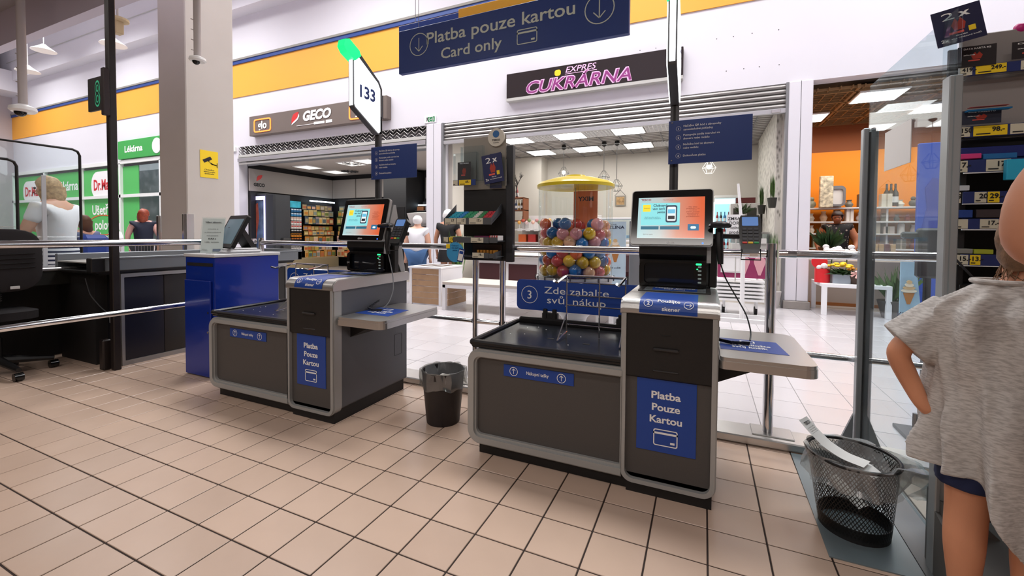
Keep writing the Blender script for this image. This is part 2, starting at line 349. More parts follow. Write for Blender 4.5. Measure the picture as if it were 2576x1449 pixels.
# ---------------------------------------------------------------- round pillar block (square column) with camera notice
pil = struct('column', MB().cbox(-5.90, -5.25, 2.45, 3.12, 0, 8.4, .012), M('pillar_paint', '#c0b9b2', .7, var=.02, vscale=3))
pil['kind'] = 'structure'
gd = wthing('pillar_guard', 'tall mirror-polished sheet metal corner guard on the big pillar', 'guard', (-5.2, 2.45, 0))
obj('sheet', MB().cbox(-5.27, -5.235, 2.43, 2.53, 0, 1.38, .004), chrome, gd); obj('sheet', MB().cbox(-5.30, -5.27, 2.41, 2.44, 0, 1.38, .004), chrome, gd)
gd = wthing('pillar_guard', 'narrow metal guard on the far left edge of the big pillar', 'guard', (-5.92, 2.42, 0))
obj('sheet', MB().cbox(-5.93, -5.87, 2.41, 2.44, 0, 1.36, .004), chrome, gd)
ns = wthing('camera_notice', 'yellow surveillance notice with black camera pictogram on the pillar', 'notice', (-5.24, 2.8, 1.85))
a = PX(503, 376, -5.245); b = PX(549, 450, -5.245)
nb = obj('sheet', MB().box(-5.249, -5.243, a.y, b.y, b.z, a.z), yel, ns); w_ = b.y-a.y; h_ = a.z-b.z
fm = frame_m((-5.243, a.y, b.z), 'R'); t = MB()
addtext(t, 'Chráněno\nkamerovým\nsystémem', h_*.05, w_*.62, (w_*.5, h_*.27), fm, .02)
t.xf = fm; t.add([(w_*x, h_*y, .002) for x, y in ((.12, .64), (.55, .80), (.66, .70), (.22, .54))], [(0, 1, 2, 3)])
t.add([(w_*x, h_*y, .002) for x, y in ((.40, .62), (.50, .58), (.62, .50), (.95, .47), (.95, .50), (.62, .54), (.50, .66))], [(0, 1, 2, 3), (3, 4, 5, 2), (1, 6, 0)])
t.add([(w_*x, h_*y, .002) for x, y in ((.92, .40), (.96, .40), (.96, .58), (.92, .58))], [(0, 1, 2, 3)]); t.xf = None
org = ORIG[ns.name]; obj('lettering', t, txtk, ns)
# ---------------------------------------------------------------- PHARMACY window front (far left)
grn = M('pharmacy_green', '#4fb45c', .5); mul = M('mullion_white', '#e4e6e4', .5); grn2 = M('pharmacy_green_dark', '#37a049', .5)
ph = wthing('shop_window', 'green pharmacy shop window with white mullions left of the pillar', 'shop window', (-18, YW, 0))
for (a, b, c, d) in ((-25, -10.6, 3.38, 3.5), (-25, -14.2, 2.26, 2.36), (-25, -14.2, .0, .12)): obj('mullion', MB().box(a, b, YW-.06, YW+.1, c, d), mul, ph)
xm = [-24.8, -22.0, -19.2, -16.6, -14.25]
for x in xm: obj('mullion', MB().box(x-.05, x+.05, YW-.06, YW+.1, 0, 3.4), mul, ph)
for i in range(4):
    a, b = xm[i]+.05, xm[i+1]-.05
    obj('pane', MB().box(a, b if i < 3 else a+.95, YW+.02, YW+.04, .12, 2.26), grn, ph)
    obj('pane', MB().box(a, b if i < 3 else a+.95, YW+.02, YW+.04, 2.36, 3.30), grn, ph)
    obj('vent_strip', MB().box(a+.1, b-.1, YW, YW+.05, 3.31, 3.37), dgrey, ph)
gp = xm[3]+1.0
for z0, z1 in ((.12, 2.26), (2.36, 3.3)): obj('pane', MB().box(gp, xm[4]-.05, YW+.02, YW+.035, z0, z1), glass, ph, 'clear glass pane')
obj('back_room', MB().box(-25, -14.2, YW+1.6, YW+1.7, 0, 3.5), M('pharmacy_room', '#bcc9cf', .7), ph)
obj('back_shelf', MB().box(gp+.25, gp+.9, YW+.7, YW+.9, .3, 3.2), M('shelf_grey', '#8d9a96', .6), ph)
def oval(x, z, w, h):
    return MB().prism(rrect(x-w/2, x+w/2, z-h/2, z+h/2, h*.45, 6), 'y', YW+.005, YW+.02)
t = MB(); tr_ = MB(); f0 = frame_m((0, YW+.018, 0), 'F')
for (px, py, w, h) in ((258, 465, 1.55, .95), (82, 482, 1.7, .85)):
    c = PY(px, py, YW); obj('logo_plate', oval(c.x, c.z, w, h), whitep, ph); addtext(tr_, 'Dr.Max', .36, w*.78, (c.x, c.z-.17), frame_m((0, YW+.004, 0), 'F'), .03)
c = PY(168, 472, YW); addtext(t, 'Lékárna', .34, 1.6, (c.x, c.z-.1), f0, .02)
def wl(s, x, y, h, al='L', bold=.02):
    c = PY(x, y, YW); addtext(t, s, h, None, (c.x, c.z), f0, bold, al)
wl('Ušetřete', 231, 540, .33); wl('polovinu', 238, 577, .33); wl('z doplatků', 234, 606, .30); wl('a ušetřete', 236, 632, .28)
obj('lettering', t, txtw, ph, 'white lettering'); obj('lettering', tr_, M('logo_red', '#c8202c', .5), ph, 'red lettering')
c = PY(258, 566, YW); el = MB(); el.ring([(c.x+1.0*math.cos(q*PI/16), c.z+.36*math.sin(q*PI/16)) for q in range(32)], [(c.x+.96*math.cos(q*PI/16), c.z+.33*math.sin(q*PI/16)) for q in range(32)], 'y', YW+.01, YW+.02)
obj('ellipse', el, M('ellipse_orange', '#e2582a', .5), ph)
ls = wthing('pharmacy_sign', 'green pharmacy fascia sign with white lettering beside the pillar', 'sign', (-15.5, YW, 3.8))
a = PY(305, 356, YW); obj('sign_box', MB().cbox(a.x, -13.6, YW-.1, YW, 3.52, 4.12, .01), grn2, ls)
t = MB(); addtext(t, 'Lékárna', .2, 1.05, ((a.x+.95), 3.73), frame_m((0, YW-.101, 0), 'F'), .03); t.prism(circ(-14.3, 3.82, .24), 'y', YW-.115, YW-.1); obj('lettering', t, txtw, ls)
# ---------------------------------------------------------------- fascia signs
sg = wthing('tobacco_sign', 'long grey fascia sign with orange-framed logos over the newsagent', 'sign', (-7.5, YW, 3.95))
gs = M('sign_taupe', '#6e625b', .5, var=.03, vscale=1); obj('sign_box', MB().cbox(-9.86, -5.2, YW-.16, YW, 3.71, 4.23, .01), gs, sg)
obj('end_cap', MB().box(-5.32, -5.3, YW-.165, YW, 3.71, 4.23), black, sg)
neon = M('logo_orange_neon', '#ff8a3a', .5, emit=1.2); F1 = frame_m((0, YW-.161, 0), 'F')
for cx in (-9.33, -5.98):
    q = MB(); q.ring(rrect(cx-.33, cx+.33, 3.78, 4.13, .07, 4), rrect(cx-.30, cx+.30, 3.81, 4.10, .05, 4), 'y', YW-.175, YW-.161); obj('logo_frame', q, neon, sg)
    t = MB(); addtext(t, 'glo', .2, .34, (cx, 3.87), F1, .02, lift=.01); obj('lettering', t, M('sign_white_lit', '#f4f4f0', .5, emit=.5), sg)
t = MB(); addtext(t, 'GECO', .22, .95, (-7.35, 3.92), F1, .05, lift=.01, shear=.2); t.xf = None
t.box(-8.05, -7.45, YW-.17, YW-.161, 3.805, 3.815); t.box(-7.45, -7.1, YW-.17, YW-.161, 3.79, 3.85); t.box(-7.05, -6.85, YW-.17, YW-.161, 3.79, 3.86); obj('lettering', t, txtw, sg)
def flame(cx, cz, s, y, m, par):
    """leaf-shaped flame emblem"""
    q = MB(); q.prism([(cx+s*x, cz+s*z) for x, z in ((-.5, -.6), (-.45, 0), (-.2, .4), (.2, .55), (.6, .6), (.5, .2), (.25, -.15), (-.1, -.35))], 'y', y-.008, y); obj('emblem', q, m, par)
    q = MB(); q.prism([(cx+s*x, cz+s*z) for x, z in ((-.5, -.75), (-.38, -.5), (-.05, -.3), (.4, -.05), (.62, .4), (.68, .1), (.45, -.25), (.0, -.5))], 'y', y-.007, y); obj('emblem', q, txtw, par)
flame(-8.12, 4.02, .23, YW-.161, M('emblem_red', '#cf2b2b', .5), sg)
cs = wthing('confectioner_sign', 'dark brown fascia sign with pink script over the sweet shop', 'sign', (-.7, YW, 4))
obj('sign_box', MB().cbox(-2.25, 1.0, YW-.12, YW, 3.80, 4.28, .008), M('sign_dark_brown', '#1d1210', .25), cs)
obj('lower_trim', MB().box(-2.25, 1.0, YW-.13, YW, 3.745, 3.80), lgrey, cs)
F2 = frame_m((0, YW-.121, 0), 'F')
t = MB(); addtext(t, 'CUKRÁRNA', .225, 2.0, (-.83, 3.845), F2, .05, shear=.25); obj('lettering', t, M('pink_outline', '#e7b7dc', .5), cs)
t = MB(); addtext(t, 'CUKRÁRNA', .215, 1.98, (-.83, 3.85), F2, .005, lift=.004, shear=.25); obj('lettering', t, M('magenta_letter', '#8a2a78', .5), cs)
t = MB(); addtext(t, 'EXPRES', .105, .58, (-.75, 4.135), F2, .01, shear=.25); t.xf = None; t.box(-1.05, -.45, YW-.124, YW-.12, 4.105, 4.115); obj('lettering', t, M('pink_outline', '#e7b7dc', .5), cs)
q = MB(); q.prism(rrect(-1.25, -1.13, 4.10, 4.21, .04), 'y', YW-.127, YW-.12); obj('emblem', q, yel, cs, 'little yellow cup cake emblem')
ex = wthing('exit_sign', 'small green emergency exit sign on the wall above the white post', 'sign', (-4.1, YW, 3.6))
obj('plate', MB().box(-4.27, -3.98, YW-.03, YW, 3.54, 3.68), whitep, ex); obj('green_field', MB().box(-4.17, -4.0, YW-.034, YW-.03, 3.555, 3.665), M('exit_green', '#1f7d4a', .5), ex)
t = MB(); arrow(t, frame_m((0, YW-.035, 0), 'F'), (-4.085, 3.61), .06, 2, .14); obj('pictogram', t, txtw, ex)
q = MB(); q.prism([(-4.22+x*.05, 3.57+y*.1) for x, y in ((0, 0), (.3, .05), (.5, .4), (.9, 0), (1., .1), (.7, .6), (.9, .7), (.6, .9), (.2, .8), (.3, .5))], 'y', YW-.034, YW-.03); obj('pictogram', q, txtk, ex)
# roller grille over the newsagent
rg = wthing('roller_grille', 'half-open chrome lattice roller grille above the newsagent opening', 'roller grille', (-7.4, YW, 3.3))
q = MB(); n = 62; x0, x1 = -10.5, -4.22; dx = (x1-x0)/n
for k in range(n):
    a = x0+k*dx
    for (za, zb) in ((3.26, 3.34), (3.34, 3.42), (3.42, 3.50)):
        q.tube([(a, YW-.02, za if k % 2 else zb), (a+dx, YW-.02, zb if k % 2 else za)], .006, 4, cap=False)
obj('lattice', q, M('grille_metal', '#bdbab6', .4, .3), rg, kind='stuff')
for z0, z1, y0 in ((3.19, 3.26, .05), (3.07, 3.17, .07), (3.0, 3.05, .04)): obj('bottom_rail', MB().cbox(x0, x1, YW-y0, YW+.02, z0, z1, .006), lgrey if y0 < .06 else steel, rg)
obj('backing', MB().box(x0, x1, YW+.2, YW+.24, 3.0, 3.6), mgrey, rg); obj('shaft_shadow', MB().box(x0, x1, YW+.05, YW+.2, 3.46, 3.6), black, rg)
rs = wthing('roller_shutter', 'half-raised grey slatted roller shutter above the sweet shop', 'roller shutter', (-.6, YW, 3.3))
for k in range(5):
    z = 3.12+k*.075; q = MB(); z -= .004; q.prism([(YW+.02, z), (YW-.012, z+.012), (YW-.018, z+.038), (YW-.008, z+.062), (YW+.02, z+.072)], 'x', -3.8, 2.5)
    obj('slat', q, M('shutter_grey', '#8d8a88', .4, .5), rs)
obj('bottom_bar', MB().cbox(-3.8, 2.5, YW-.04, YW+.03, 3.04, 3.115, .006), M('shutter_bar', '#b8b8ba', .35, .6), rs); obj('lock', MB().cbox(2.3, 2.42, YW-.06, YW-.03, 3.05, 3.10, .004), steel, rs)
obj('guide', MB().box(-3.81, -3.77, YW-.05, YW+.05, .0, 3.5), mgrey, rs); obj('guide', MB().box(2.49, 2.53, YW-.05, YW+.05, 0, 3.5), mgrey, rs)
# ---------------------------------------------------------------- NEWSAGENT interior
drk = M('shop_black', '#17171a', .6); sgrey = M('shop_panel_grey', '#9a9490', .6); ceilp = M('shop_ceiling', '#b9b1ab', .8)
ng = struct('wall_newsagent', MB().box(-10.75, -10.42, 6.96, 9.9, 0, 3.07), drk); struct('wall_newsagent', MB().box(-10.75, -3.95, 9.905, 10.1, 0, 3.2), drk)
struct('wall_newsagent', MB().box(-4.1, -3.72, 6.95, 10.4, 0, 3.4), cream); struct('ceiling', MB().box(-10.75, -3.9, 6.9, 10.1, 3.08, 3.2), ceilp)
area('newsagent_lamp', (-7.4, 8.3, 3.0), 3.5, .6, 60, (1, .97, .93))
hp = wthing('header_panel', 'long grey header panel with flame emblem on the newsagent left wall', 'panel', (-10.4, 8, 2.3))
obj('panel', MB().cbox(-10.41, -10.36, 6.88, 9.84, 2.30, 2.93, .006), sgrey, hp)
q = MB(); 
for dz, mm in ((0, M('emblem_red', '#cf2b2b', .5)),):
    c = PX(652, 448, -10.36); qq = MB(); qq.prism([(c.y+.16*x, c.z+.16*z) for x, z in ((-.5, -.6), (-.45, 0), (-.2, .4), (.2, .55), (.6, .6), (.5, .2), (.25, -.15), (-.1, -.35))], 'x', -10.36, -10.352); obj('emblem', qq, mm, hp)
t = MB(); addtext(t, 'GECO', .09, .34, (c.y, c.z-.24), frame_m((-10.36, 0, 0), 'R'), .05, lift=.004); obj('lettering', t, txtk, hp)
for a, b in ((-10.36, -9.35), (-9.3, -8.45), (-8.4, -7.55)):
    o = wthing('header_panel', ('short', 'middle', 'right-hand')[(-10.36, -9.3, -8.4).index(a)]+' grey header panel on the newsagent back wall', 'panel', (a, 9.88, 2.3)); obj('panel', MB().cbox(a, b, 9.84, 9.9, 2.3, 2.93, .006), sgrey, o)
cab = wthing('black_cabinet', 'tall black cabinet block dividing the newsagent back wall', 'cabinet', (-6.9, 9.5, 0)); obj('body', MB().cbox(-7.42, -6.58, 9.0, 9.88, 0, 3.0, .01), drk, cab); obj('door', MB().cbox(-7.38, -6.62, 8.985, 9.0, .1, 1.9, .005), black, cab)
o = wthing('header_panel', 'grey header panel right of the black cabinet', 'panel', (-5.3, 9.88, 2.3)); obj('panel', MB().cbox(-6.5, -4.2, 9.84, 9.9, 2.2, 2.85, .006), sgrey, o)
for k, (px, py, x) in enumerate(((785, 508, 0), (1035, 517, 1))):
    lt = M('strip_light', '#dff2ff', .5, emit=6)
    o = wthing('strip_light', ('thin strip light above the magazine racks', 'thin strip light above the bakery shelf')[k], 'lamp', (-10, 9, 2))
    if k == 0: a = PX(780, 505, -10.2); b = PX(842, 512, -10.2); obj('tube', MB().box(-10.22, -10.2, a.y, min(b.y, 9.8), a.z-.02, a.z+.02), lt, o)
    else: a = PY(1018, 517, 9.6); b = PY(1075, 517, 9.6); obj('tube', MB().box(a.x, b.x, 9.58, 9.6, a.z-.015, a.z+.015), lt, o)
# ceiling fittings
for k, (px, py) in enumerate(((775, 420), (845, 432), (885, 411), (925, 405))):
    p = PZ(px, py, 3.07); o = wthing('ceiling_fitting', ('square vent panel', 'suspended flat lamp panel', 'flat lamp panel', 'square vent panel')[k]+' in the newsagent ceiling, '+('first', 'second', 'third', 'fourth')[k]+' from the left', 'ceiling light', (p.x, p.y, 3.05))
    obj('frame', MB().cbox(p.x-.3, p.x+.3, p.y-.3, p.y+.3, 3.05, 3.08, .004), whitep, o); obj('diffuser', MB().box(p.x-.26, p.x+.26, p.y-.26, p.y+.26, 3.045, 3.05), M('lamp_dim', '#f2efe9', .5, emit=.9), o)
for k, (px, py) in enumerate(((885, 398-0+12), (880, 430))):
    p = PZ(px, py, 3.07); o = wthing('air_diffuser', ('front', 'rear')[k]+' round air diffuser in the newsagent ceiling', 'vent', (p.x, p.y, 3.05))
    q = MB()
    for j in range(12):
        an = j*PI/6; q.box(-.01, .01, -.01, .01, 3.03, 3.06); q.tube([(p.x+.06*math.cos(an), p.y+.06*math.sin(an), 3.05), (p.x+.26*math.cos(an), p.y+.26*math.sin(an), 3.05)], .014, 4)
    q.v = q.v; obj('vanes', q, dgrey, o)
# ================================================================== SELF CHECKOUTS
lampw = M('lamp_white', '#f6fbff', .5, emit=2.6); lampg = M('lamp_green', '#12c06a', .3, emit=1.6)
ledg = M('led_green', '#1ee06a', .4, emit=3); ledb = M('led_blue', '#2a55ff', .4, emit=4)
scrm = bpy.data.materials.new('screen_image'); scrm.use_nodes = True
_n = scrm.node_tree; _b = _n.nodes['Principled BSDF']; _t = _n.nodes.new('ShaderNodeTexCoord'); _s = _n.nodes.new('ShaderNodeSeparateXYZ'); _c = _n.nodes.new('ShaderNodeValToRGB')
_n.links.new(_t.outputs['Generated'], _s.inputs[0]); _n.links.new(_s.outputs[0], _c.inputs[0]); _n.links.new(_c.outputs[0], _b.inputs['Emission Color'])
_b.inputs['Emission Strength'].default_value = .75; _b.inputs['Base Color'].default_value = (.02, .02, .02, 1); _b.inputs['Roughness'].default_value = .15
_e = _c.color_ramp.elements; _e[0].color = lin('#bfe3e6'); _e[0].position = .05; _e[1].color = lin('#ee6a3c'); _e[1].position = .95
for _p, _h in ((.35, '#cfd5d2'), (.6, '#e39a80')): _q = _c.color_ramp.elements.new(_p); _q.color = lin(_h)
emt = lambda n, c, s=.7: M(n, c, .3, emit=s)
def checkout(ox, oy, tag_, label, shelf_cable=True):
    T = thing('self_checkout', label, 'checkout', (ox, oy, 0))
    # plinths
    obj('plinth', MB().box(-.915, -.17, .02, .58, 0, .075), blackm, T); obj('plinth', MB().box(-.168, .178, .0, .64, 0, .085), blackm, T)
    # bagging cabinet
    R = .055; body = rrect(-.955, -.19, .08, .535, (R, .001, .001, R))
    obj('bag_cabinet', MB().prism(body, 'y', .02, .58), M('cabinet_side', '#2f2d2e', .5), T)
    obj('front_panel', MB().prism(rrect(-.925, -.193, .105, .505, (.03, .001, .001, .03)), 'y', .004, .02), graph, T)
    q = MB(); po = rrect(-.968, -.188, .06, .547, (.07, .001, .001, .07)); pi = rrect(-.918, -.188, .112, .505, (.03, .001, .001, .03))
    q.ring(po, pi, 'y', -.012, .03); pi2 = rrect(-.928, -.188, .10, .512, (.036, .001, .001, .036)); po2 = rrect(-.958, -.188, .07, .537, (.06, .001, .001, .06)); q.ring(po2, pi2, 'y', -.024, -.012)
    obj('silver_frame', q, silver, T, smooth=False)
    # bagging tray
    q = MB(); q.cbox(-.955, -.19, -.005, .60, .548, .572, .008); q.cbox(-.962, -.19, -.012, .03, .562, .588, .008); q.cbox(-.962, -.93, -.01, .60, .565, .592, .008); q.cbox(-.93, -.19, .56, .60, .565, .612, .01)
    q.box(-.93, -.19, .03, .56, .572, .5725)
    obj('bagging_tray', q, M('tray_black', '#141416', .28), T)
    obj('tray_plate', MB().cbox(-.918, -.2, .045, .545, .573, .578, .003), M('tray_plate', '#23262b', .22, .2, var=.15, vscale=14), T)
    q = MB()
    for k in range(3): q.cbox(-.62+k*.2, -.585+k*.2, .22-.03*k, .235-.03*k, .578, .5795, .0005)
    obj('slot', q, blackm, T, kind='stuff')
    q = MB(); rr = random.Random(int(ox*10))
    for k in range(9): a, b = rr.uniform(-.85, -.3), rr.uniform(.08, .5); q.box(a, a+.005, b, b+.003, .578, .5795)
    obj('crumbs', q, whitep, T, kind='stuff')
    # bag instruction sticker
    f = frame_m((0, 0, 0), 'F'); s = obj('sticker', MB().cbox(-.77, -.41, .0, .004, .425, .483, .0005), blue, T, 'narrow blue sticker with two arrow rings'); t = MB()
    arrow(t, frame_m((0, -.0005, 0)), (-.715, .454), .022, 1, .13); arrow(t, frame_m((0, -.0005, 0)), (-.47, .454), .022, 1, .13); addtext(t, 'Nákupní tašky', .016, .115, (-.59, .448), frame_m((0, -.0005, 0)), .01)
    obj('lettering', t, txtw, s)
    # scanner column
    po = rrect(-.195, .193, .045, .80, (.055, .055, .001, .001)); pi = rrect(-.172, .170, .068, .80, (.035, .035, .001, .001))
    obj('column_body', MB().prism(rrect(-.185, .187, .07, .80, (.02, .02, .001, .001)), 'y', .03, .665), M('column_side', '#54565c', .5, bump=.2, bscale=500), T)
    q = MB(); q.ring(po, pi, 'y', -.01, .045); q.ring(rrect(-.19, .188, .05, .80, (.05, .05, .001, .001)), pi, 'y', -.02, -.01); obj('silver_frame', q, silver, T)
    obj('column_panel', MB().prism(rrect(-.172, .170, .068, .52, (.035, .035, .001, .001)), 'y', .0, .02), graph, T)
    d = obj('door', MB().cbox(-.178, .176, -.014, .02, .515, .795, .006), M('door_black', '#100c0b', .5, bump=.3, bscale=800), T, 'matt black door over the graphite column')
    obj('handle', MB().cbox(-.06, .045, -.026, -.012, .638, .652, .005), M('handle_dark', '#2c2a2a', .3), d); obj('handle', MB().cbox(-.06, .045, -.018, -.012, .548, .556, .003), M('handle_dark', '#2c2a2a', .3), d)
    obj('slot', MB().cbox(-.03, .01, -.016, -.012, .705, .709, .001), blackm, d)
    s = obj('sticker', MB().cbox(-.125, .115, -.0035, .002, .20, .513, .0005), blue, T, 'large blue card-only sticker'); t = MB(); g = frame_m((0, -.004, 0))
    for k, w in enumerate(('Platba', 'Pouze', 'Kartou')): addtext(t, w, .030, (.118, .113, .130)[k], (-.005, .432-k*.052), g, .025)
    card(t, g, (-.005, .265), .098, .072); obj('lettering', t, txtw, s)
    obj('lock', MB().prism(circ(.4, .50, .009, 12), 'x', .187, .192), M('brass', '#a98a5a', .3, 1), T)
    q = MB(); q.ring(rrect(.53, .61, .27, .42, .005, 1), rrect(.533, .607, .273, .417, .004, 1), 'x', .187, .1885); obj('hatch', q, dgrey, T)
    # metal cap with rounded nose
    pr = [(-.02, .792), (-.024, .796), (-.024, .805)]+[(-.024+.05*(1-math.cos(k*PI/16)), .805+.05*math.sin(k*PI/16)) for k in range(1, 9)]+[(.68, .855), (.68, .795)]
    q = MB(); q.prism(pr, 'x', -.19, .188)
    for xx, sg_ in ((-.198, 1), (.196, -1)): q.prism([(p[0]+(0.004 if p[0] < 0 else -.002), p[1]-.003) for p in pr], 'x', min(xx, xx+sg_*.02), max(xx, xx+sg_*.02))
    obj('metal_cap', q, steel, T)
    q = MB(); q.ring(rrect(-.165, .165, .27, .64, .01, 2), rrect(-.145, .145, .285, .625, .008, 2), 'z', .855, .859); obj('scanner_rim', q, black, T)
    sc = obj('scanner_glass', MB().cbox(-.145, .145, .285, .625, .853, .857, .001), M('scanner_glass', '#8a9296', .06, .3), T)
    s = obj('sticker', MB().cbox(-.105, .105, .33, .44, .8572, .8582, .0003), blue, T, 'blue strip on the scanner glass'); t = MB()
    addtext(t, 'Platba pouze\nkartou', .030, .19, (0, .40), frame_m((0, 0, .8582), 'T'), .02); obj('lettering', t, txtw, s)
    # number 2 sticker: follows the nose
    q = MB(); pts = [(-.0255, .800), (-.0255, .805)]+[(-.0255+.0515*(1-math.cos(k*PI/16)), .805+.0515*math.sin(k*PI/16)) for k in range(1, 9)]+[(.10, .8568), (.23, .8568)]
    for i in range(len(pts)-1): a, b = pts[i], pts[i+1]; q.quad((-.118, a[0], a[1]), (.112, a[0], a[1]), (.112, b[0], b[1]), (-.118, b[0], b[1]))
    s = obj('sticker', q, blue, T, 'blue sticker wrapped over the metal nose'); t = MB(); g = frame_m((0, 0, .857), 'T')
    def nose(phi, m=0):
        p = math.radians(phi); return Matrix(((1, 0, 0, 0), (0, math.sin(p), -math.cos(p), .026-.0518*math.cos(p)), (0, math.cos(p), math.sin(p), .805+.0518*math.sin(p)), (0, 0, 0, 1)))
    addtext(t, 'skener', .017, .072, (.01, -.010), nose(20), .015, lift=.0006); addtext(t, 'Použijte', .019, .090, (.0, -.008), nose(60), .015, lift=.0008)
    addtext(t, '2', .018, None, (-.082, -.009), nose(42), .02, lift=.003); arrow(t, nose(42), (-.082, 0), .019, 0, .12, lift=.003); arrow(t, nose(42), (.078, 0), .019, 2, .12, lift=.003); obj('lettering', t, txtw, s)
    # scanner tower
    yb = .50; tw = MB(); tw.prism([(yb, .856), (yb-.005, 1.0), (yb-.03, 1.03), (yb-.03, 1.10), (yb+.11, 1.24), (yb+.155, 1.24), (yb+.165, .856)], 'x', -.188, .145)
    tower = obj('scanner_tower', tw, M('tower_black', '#141314', .35), T)
    q = MB(); q.prism([(yb-.03, .99), (yb-.022, 1.10), (yb+.05, 1.33), (yb+.075, 1.33), (yb+.10, 1.22), (yb+.175, .87), (yb+.175, .856), (yb+.13, .856), (yb+.03, 1.06)], 'x', .145, .165); obj('side_trim', q, silver, tower, 'silver side trim of the tower')
    q = MB(); q.ring(rrect(-.185, .145, .862, .995, (.02, .02, .03, .03), 4), rrect(-.16, .085, .874, .985, .02, 4), 'y', yb-.035, yb-.004); obj('window_hood', q, blackg, tower)
    obj('scan_window', MB().box(-.16, .085, yb-.012, yb-.006, .872, .987), M('scan_window', '#10141c', .05, .2), tower)
    q = MB()
    for k in range(5): q.prism(rrect(.105, .122, .885+k*.02, .893+k*.02, .003, 2), 'y', yb-.037, yb-.034)
    obj('led_icon', q, M('icon_grey', '#8c9c98', .5, emit=.2), tower, kind='stuff')
    obj('led', MB().prism(rrect(.095, .122, .978, .987, .003, 2), 'y', yb-.038, yb-.035), ledg, tower); obj('led', MB().prism(rrect(.098, .106, .955, .960, .002, 2), 'y', yb-.038, yb-.035), ledg, tower)
    # touch screen, tilted back
    th = math.radians(15); SM = Matrix.Translation((-.030, yb-.075, 1.078)) @ Matrix.Rotation(th, 4, 'X').inverted() @ Matrix(((1, 0, 0, 0), (0, 0, -1, 0), (0, 1, 0, 0), (0, 0, 0, 1)))
    W_, H_ = .405, .305
    q = MB(SM); q.prism(rrect(-W_/2, W_/2, 0, H_, .018, 5), 'z', -.028, -.006); sc = obj('screen_housing', q, silver, T)
    q = MB(SM); q.prism(rrect(-W_/2+.005, W_/2-.005, .005, H_-.005, .015, 5), 'z', -.006, .0); bz = obj('bezel', q, blackg, sc)
    sx0, sx1, sz0, sz1 = -.166, .162, .038, .262
    pl = MB(SM); pl.add([(sx0, sz0, .0006), (sx1, sz0, .0006), (sx1, sz1, .0006), (sx0, sz1, .0006)], [(0, 1, 2, 3)])
    im = obj('screen_image', pl, scrm, T, 'lit picture turning from pale blue to orange')
    U = lambda a: sx0+(sx1-sx0)*a; V = lambda a: sz0+(sz1-sz0)*a
    def blk(nm, u0, u1, v0, v1, m, l=.0016, r=0):
        q = MB(SM); q.prism(rrect(U(u0), U(u1), V(v0), V(v1), max(r, .0003), 3), 'z', l-.0004, l); return obj(nm, q, m, im)
    blk('picture', .05, .64, .31, .86, emt('scr_cyan', '#7fd4da')); blk('picture', .055, .33, .21, .29, emt('scr_teal', '#1d6a86', .5)); blk('picture', .35, .64, .21, .29, emt('scr_teal', '#1d6a86', .5))
    blk('badge', .075, .195, .65, .82, emt('scr_yellow', '#efd026'), .002); blk('phone', .43, .60, .38, .80, emt('scr_navy', '#1b3350', .4), .0022, .01); blk('phone_screen', .45, .58, .42, .76, emt('scr_pale', '#dbe9ea'), .0026, .006)
    blk('phone_screen', .46, .57, .60, .70, emt('scr_sky', '#5fb3d6'), .0029, .002); blk('bar_code', .465, .565, .46, .54, emt('scr_dark', '#222233', .1), .0029)
    blk('picture', .76, .92, .19, .34, emt('scr_blue', '#1f6f9c', .5)); blk('picture', .80, .88, .23, .29, emt('scr_pale', '#dbe9ea'), .002, .006); blk('picture', .0, 1, .0, .012, emt('scr_pale', '#dbe9ea'), .001)
    t = MB(); addtext(t, 'TESCO', .0115, .052, (U(.12), V(.915)), SM, .02, lift=.0024); addtext(t, 'Nap. vstup: TZ 133\nČíslo: 01 120 140', .0035, .05, (U(.46), V(.935)), SM, .0, lift=.0024)
    obj('lettering', t, emt('scr_red', '#a8323a', .3), im)
    t = MB(); addtext(t, 'Clubcard', .013, .068, (U(.34), V(.77)), SM, .02, lift=.0024); addtext(t, 'vám šetří', .012, .062, (U(.32), V(.69)), SM, .015, lift=.0024); addtext(t, 'peníze', .012, .038, (U(.36), V(.61)), SM, .02, lift=.0024)
    addtext(t, 'Stačí použít aplikaci\nnebo kartu Clubcard.', .0055, .085, (U(.23), V(.50)), SM, 0, lift=.0024); addtext(t, 'Clubcard', .004, .03, (U(.135), V(.725)), SM, .02, lift=.0024)
    obj('lettering', t, emt('scr_ink', '#1a3a55', .15), im)
    t = MB(); addtext(t, 'Na této\npokladně je\nmožné\nplatit pouze\nplatebními\nkartami a\npoukázkami', .006, .062, (U(.83), V(.74)), SM, .015, lift=.0024); obj('lettering', t, emt('scr_brown', '#9a3c1c', .3), im)
    t = MB(); addtext(t, 'Změnit jazyk', .006, .05, (U(.17), V(.08)), SM, .015, lift=.0024); addtext(t, 'NCR', .0075, .02, (.012, .0125), SM, .03); arrow(t, SM, (-.012, .016), .0055, 0, .3); arrow(t, SM, (-.004, .016), .0055, 0, .3); obj('lettering', t, txtw, im)
    obj('camera_dot', MB(SM).prism(circ(0, .288, .003, 10), 'z', 0, .001), M('lens', '#1c2440', .1), bz); obj('led', MB(SM).prism(circ(.155, .014, .004, 10), 'z', 0, .0015), ledb, bz)
    # lamp pole, instruction board and lane light
    yp = .60
    pole = obj('pole', MB().cbox(-.050, -.006, yp, yp+.03, .86, 1.98, .004), M('pole_grey', '#4a4a4c', .45, .5), T)
    obj('pole_slot', MB().box(-.034, -.022, yp-.001, yp+.001, .9, 1.95), blackm, pole)
    bd = obj('instruction_board', MB().cbox(-.055, .345, yp-.03, yp-.025, 1.517, 1.749, .001), navy, T, 'navy board with four numbered steps'); g = frame_m((0, yp-.031, 0)); t = MB()
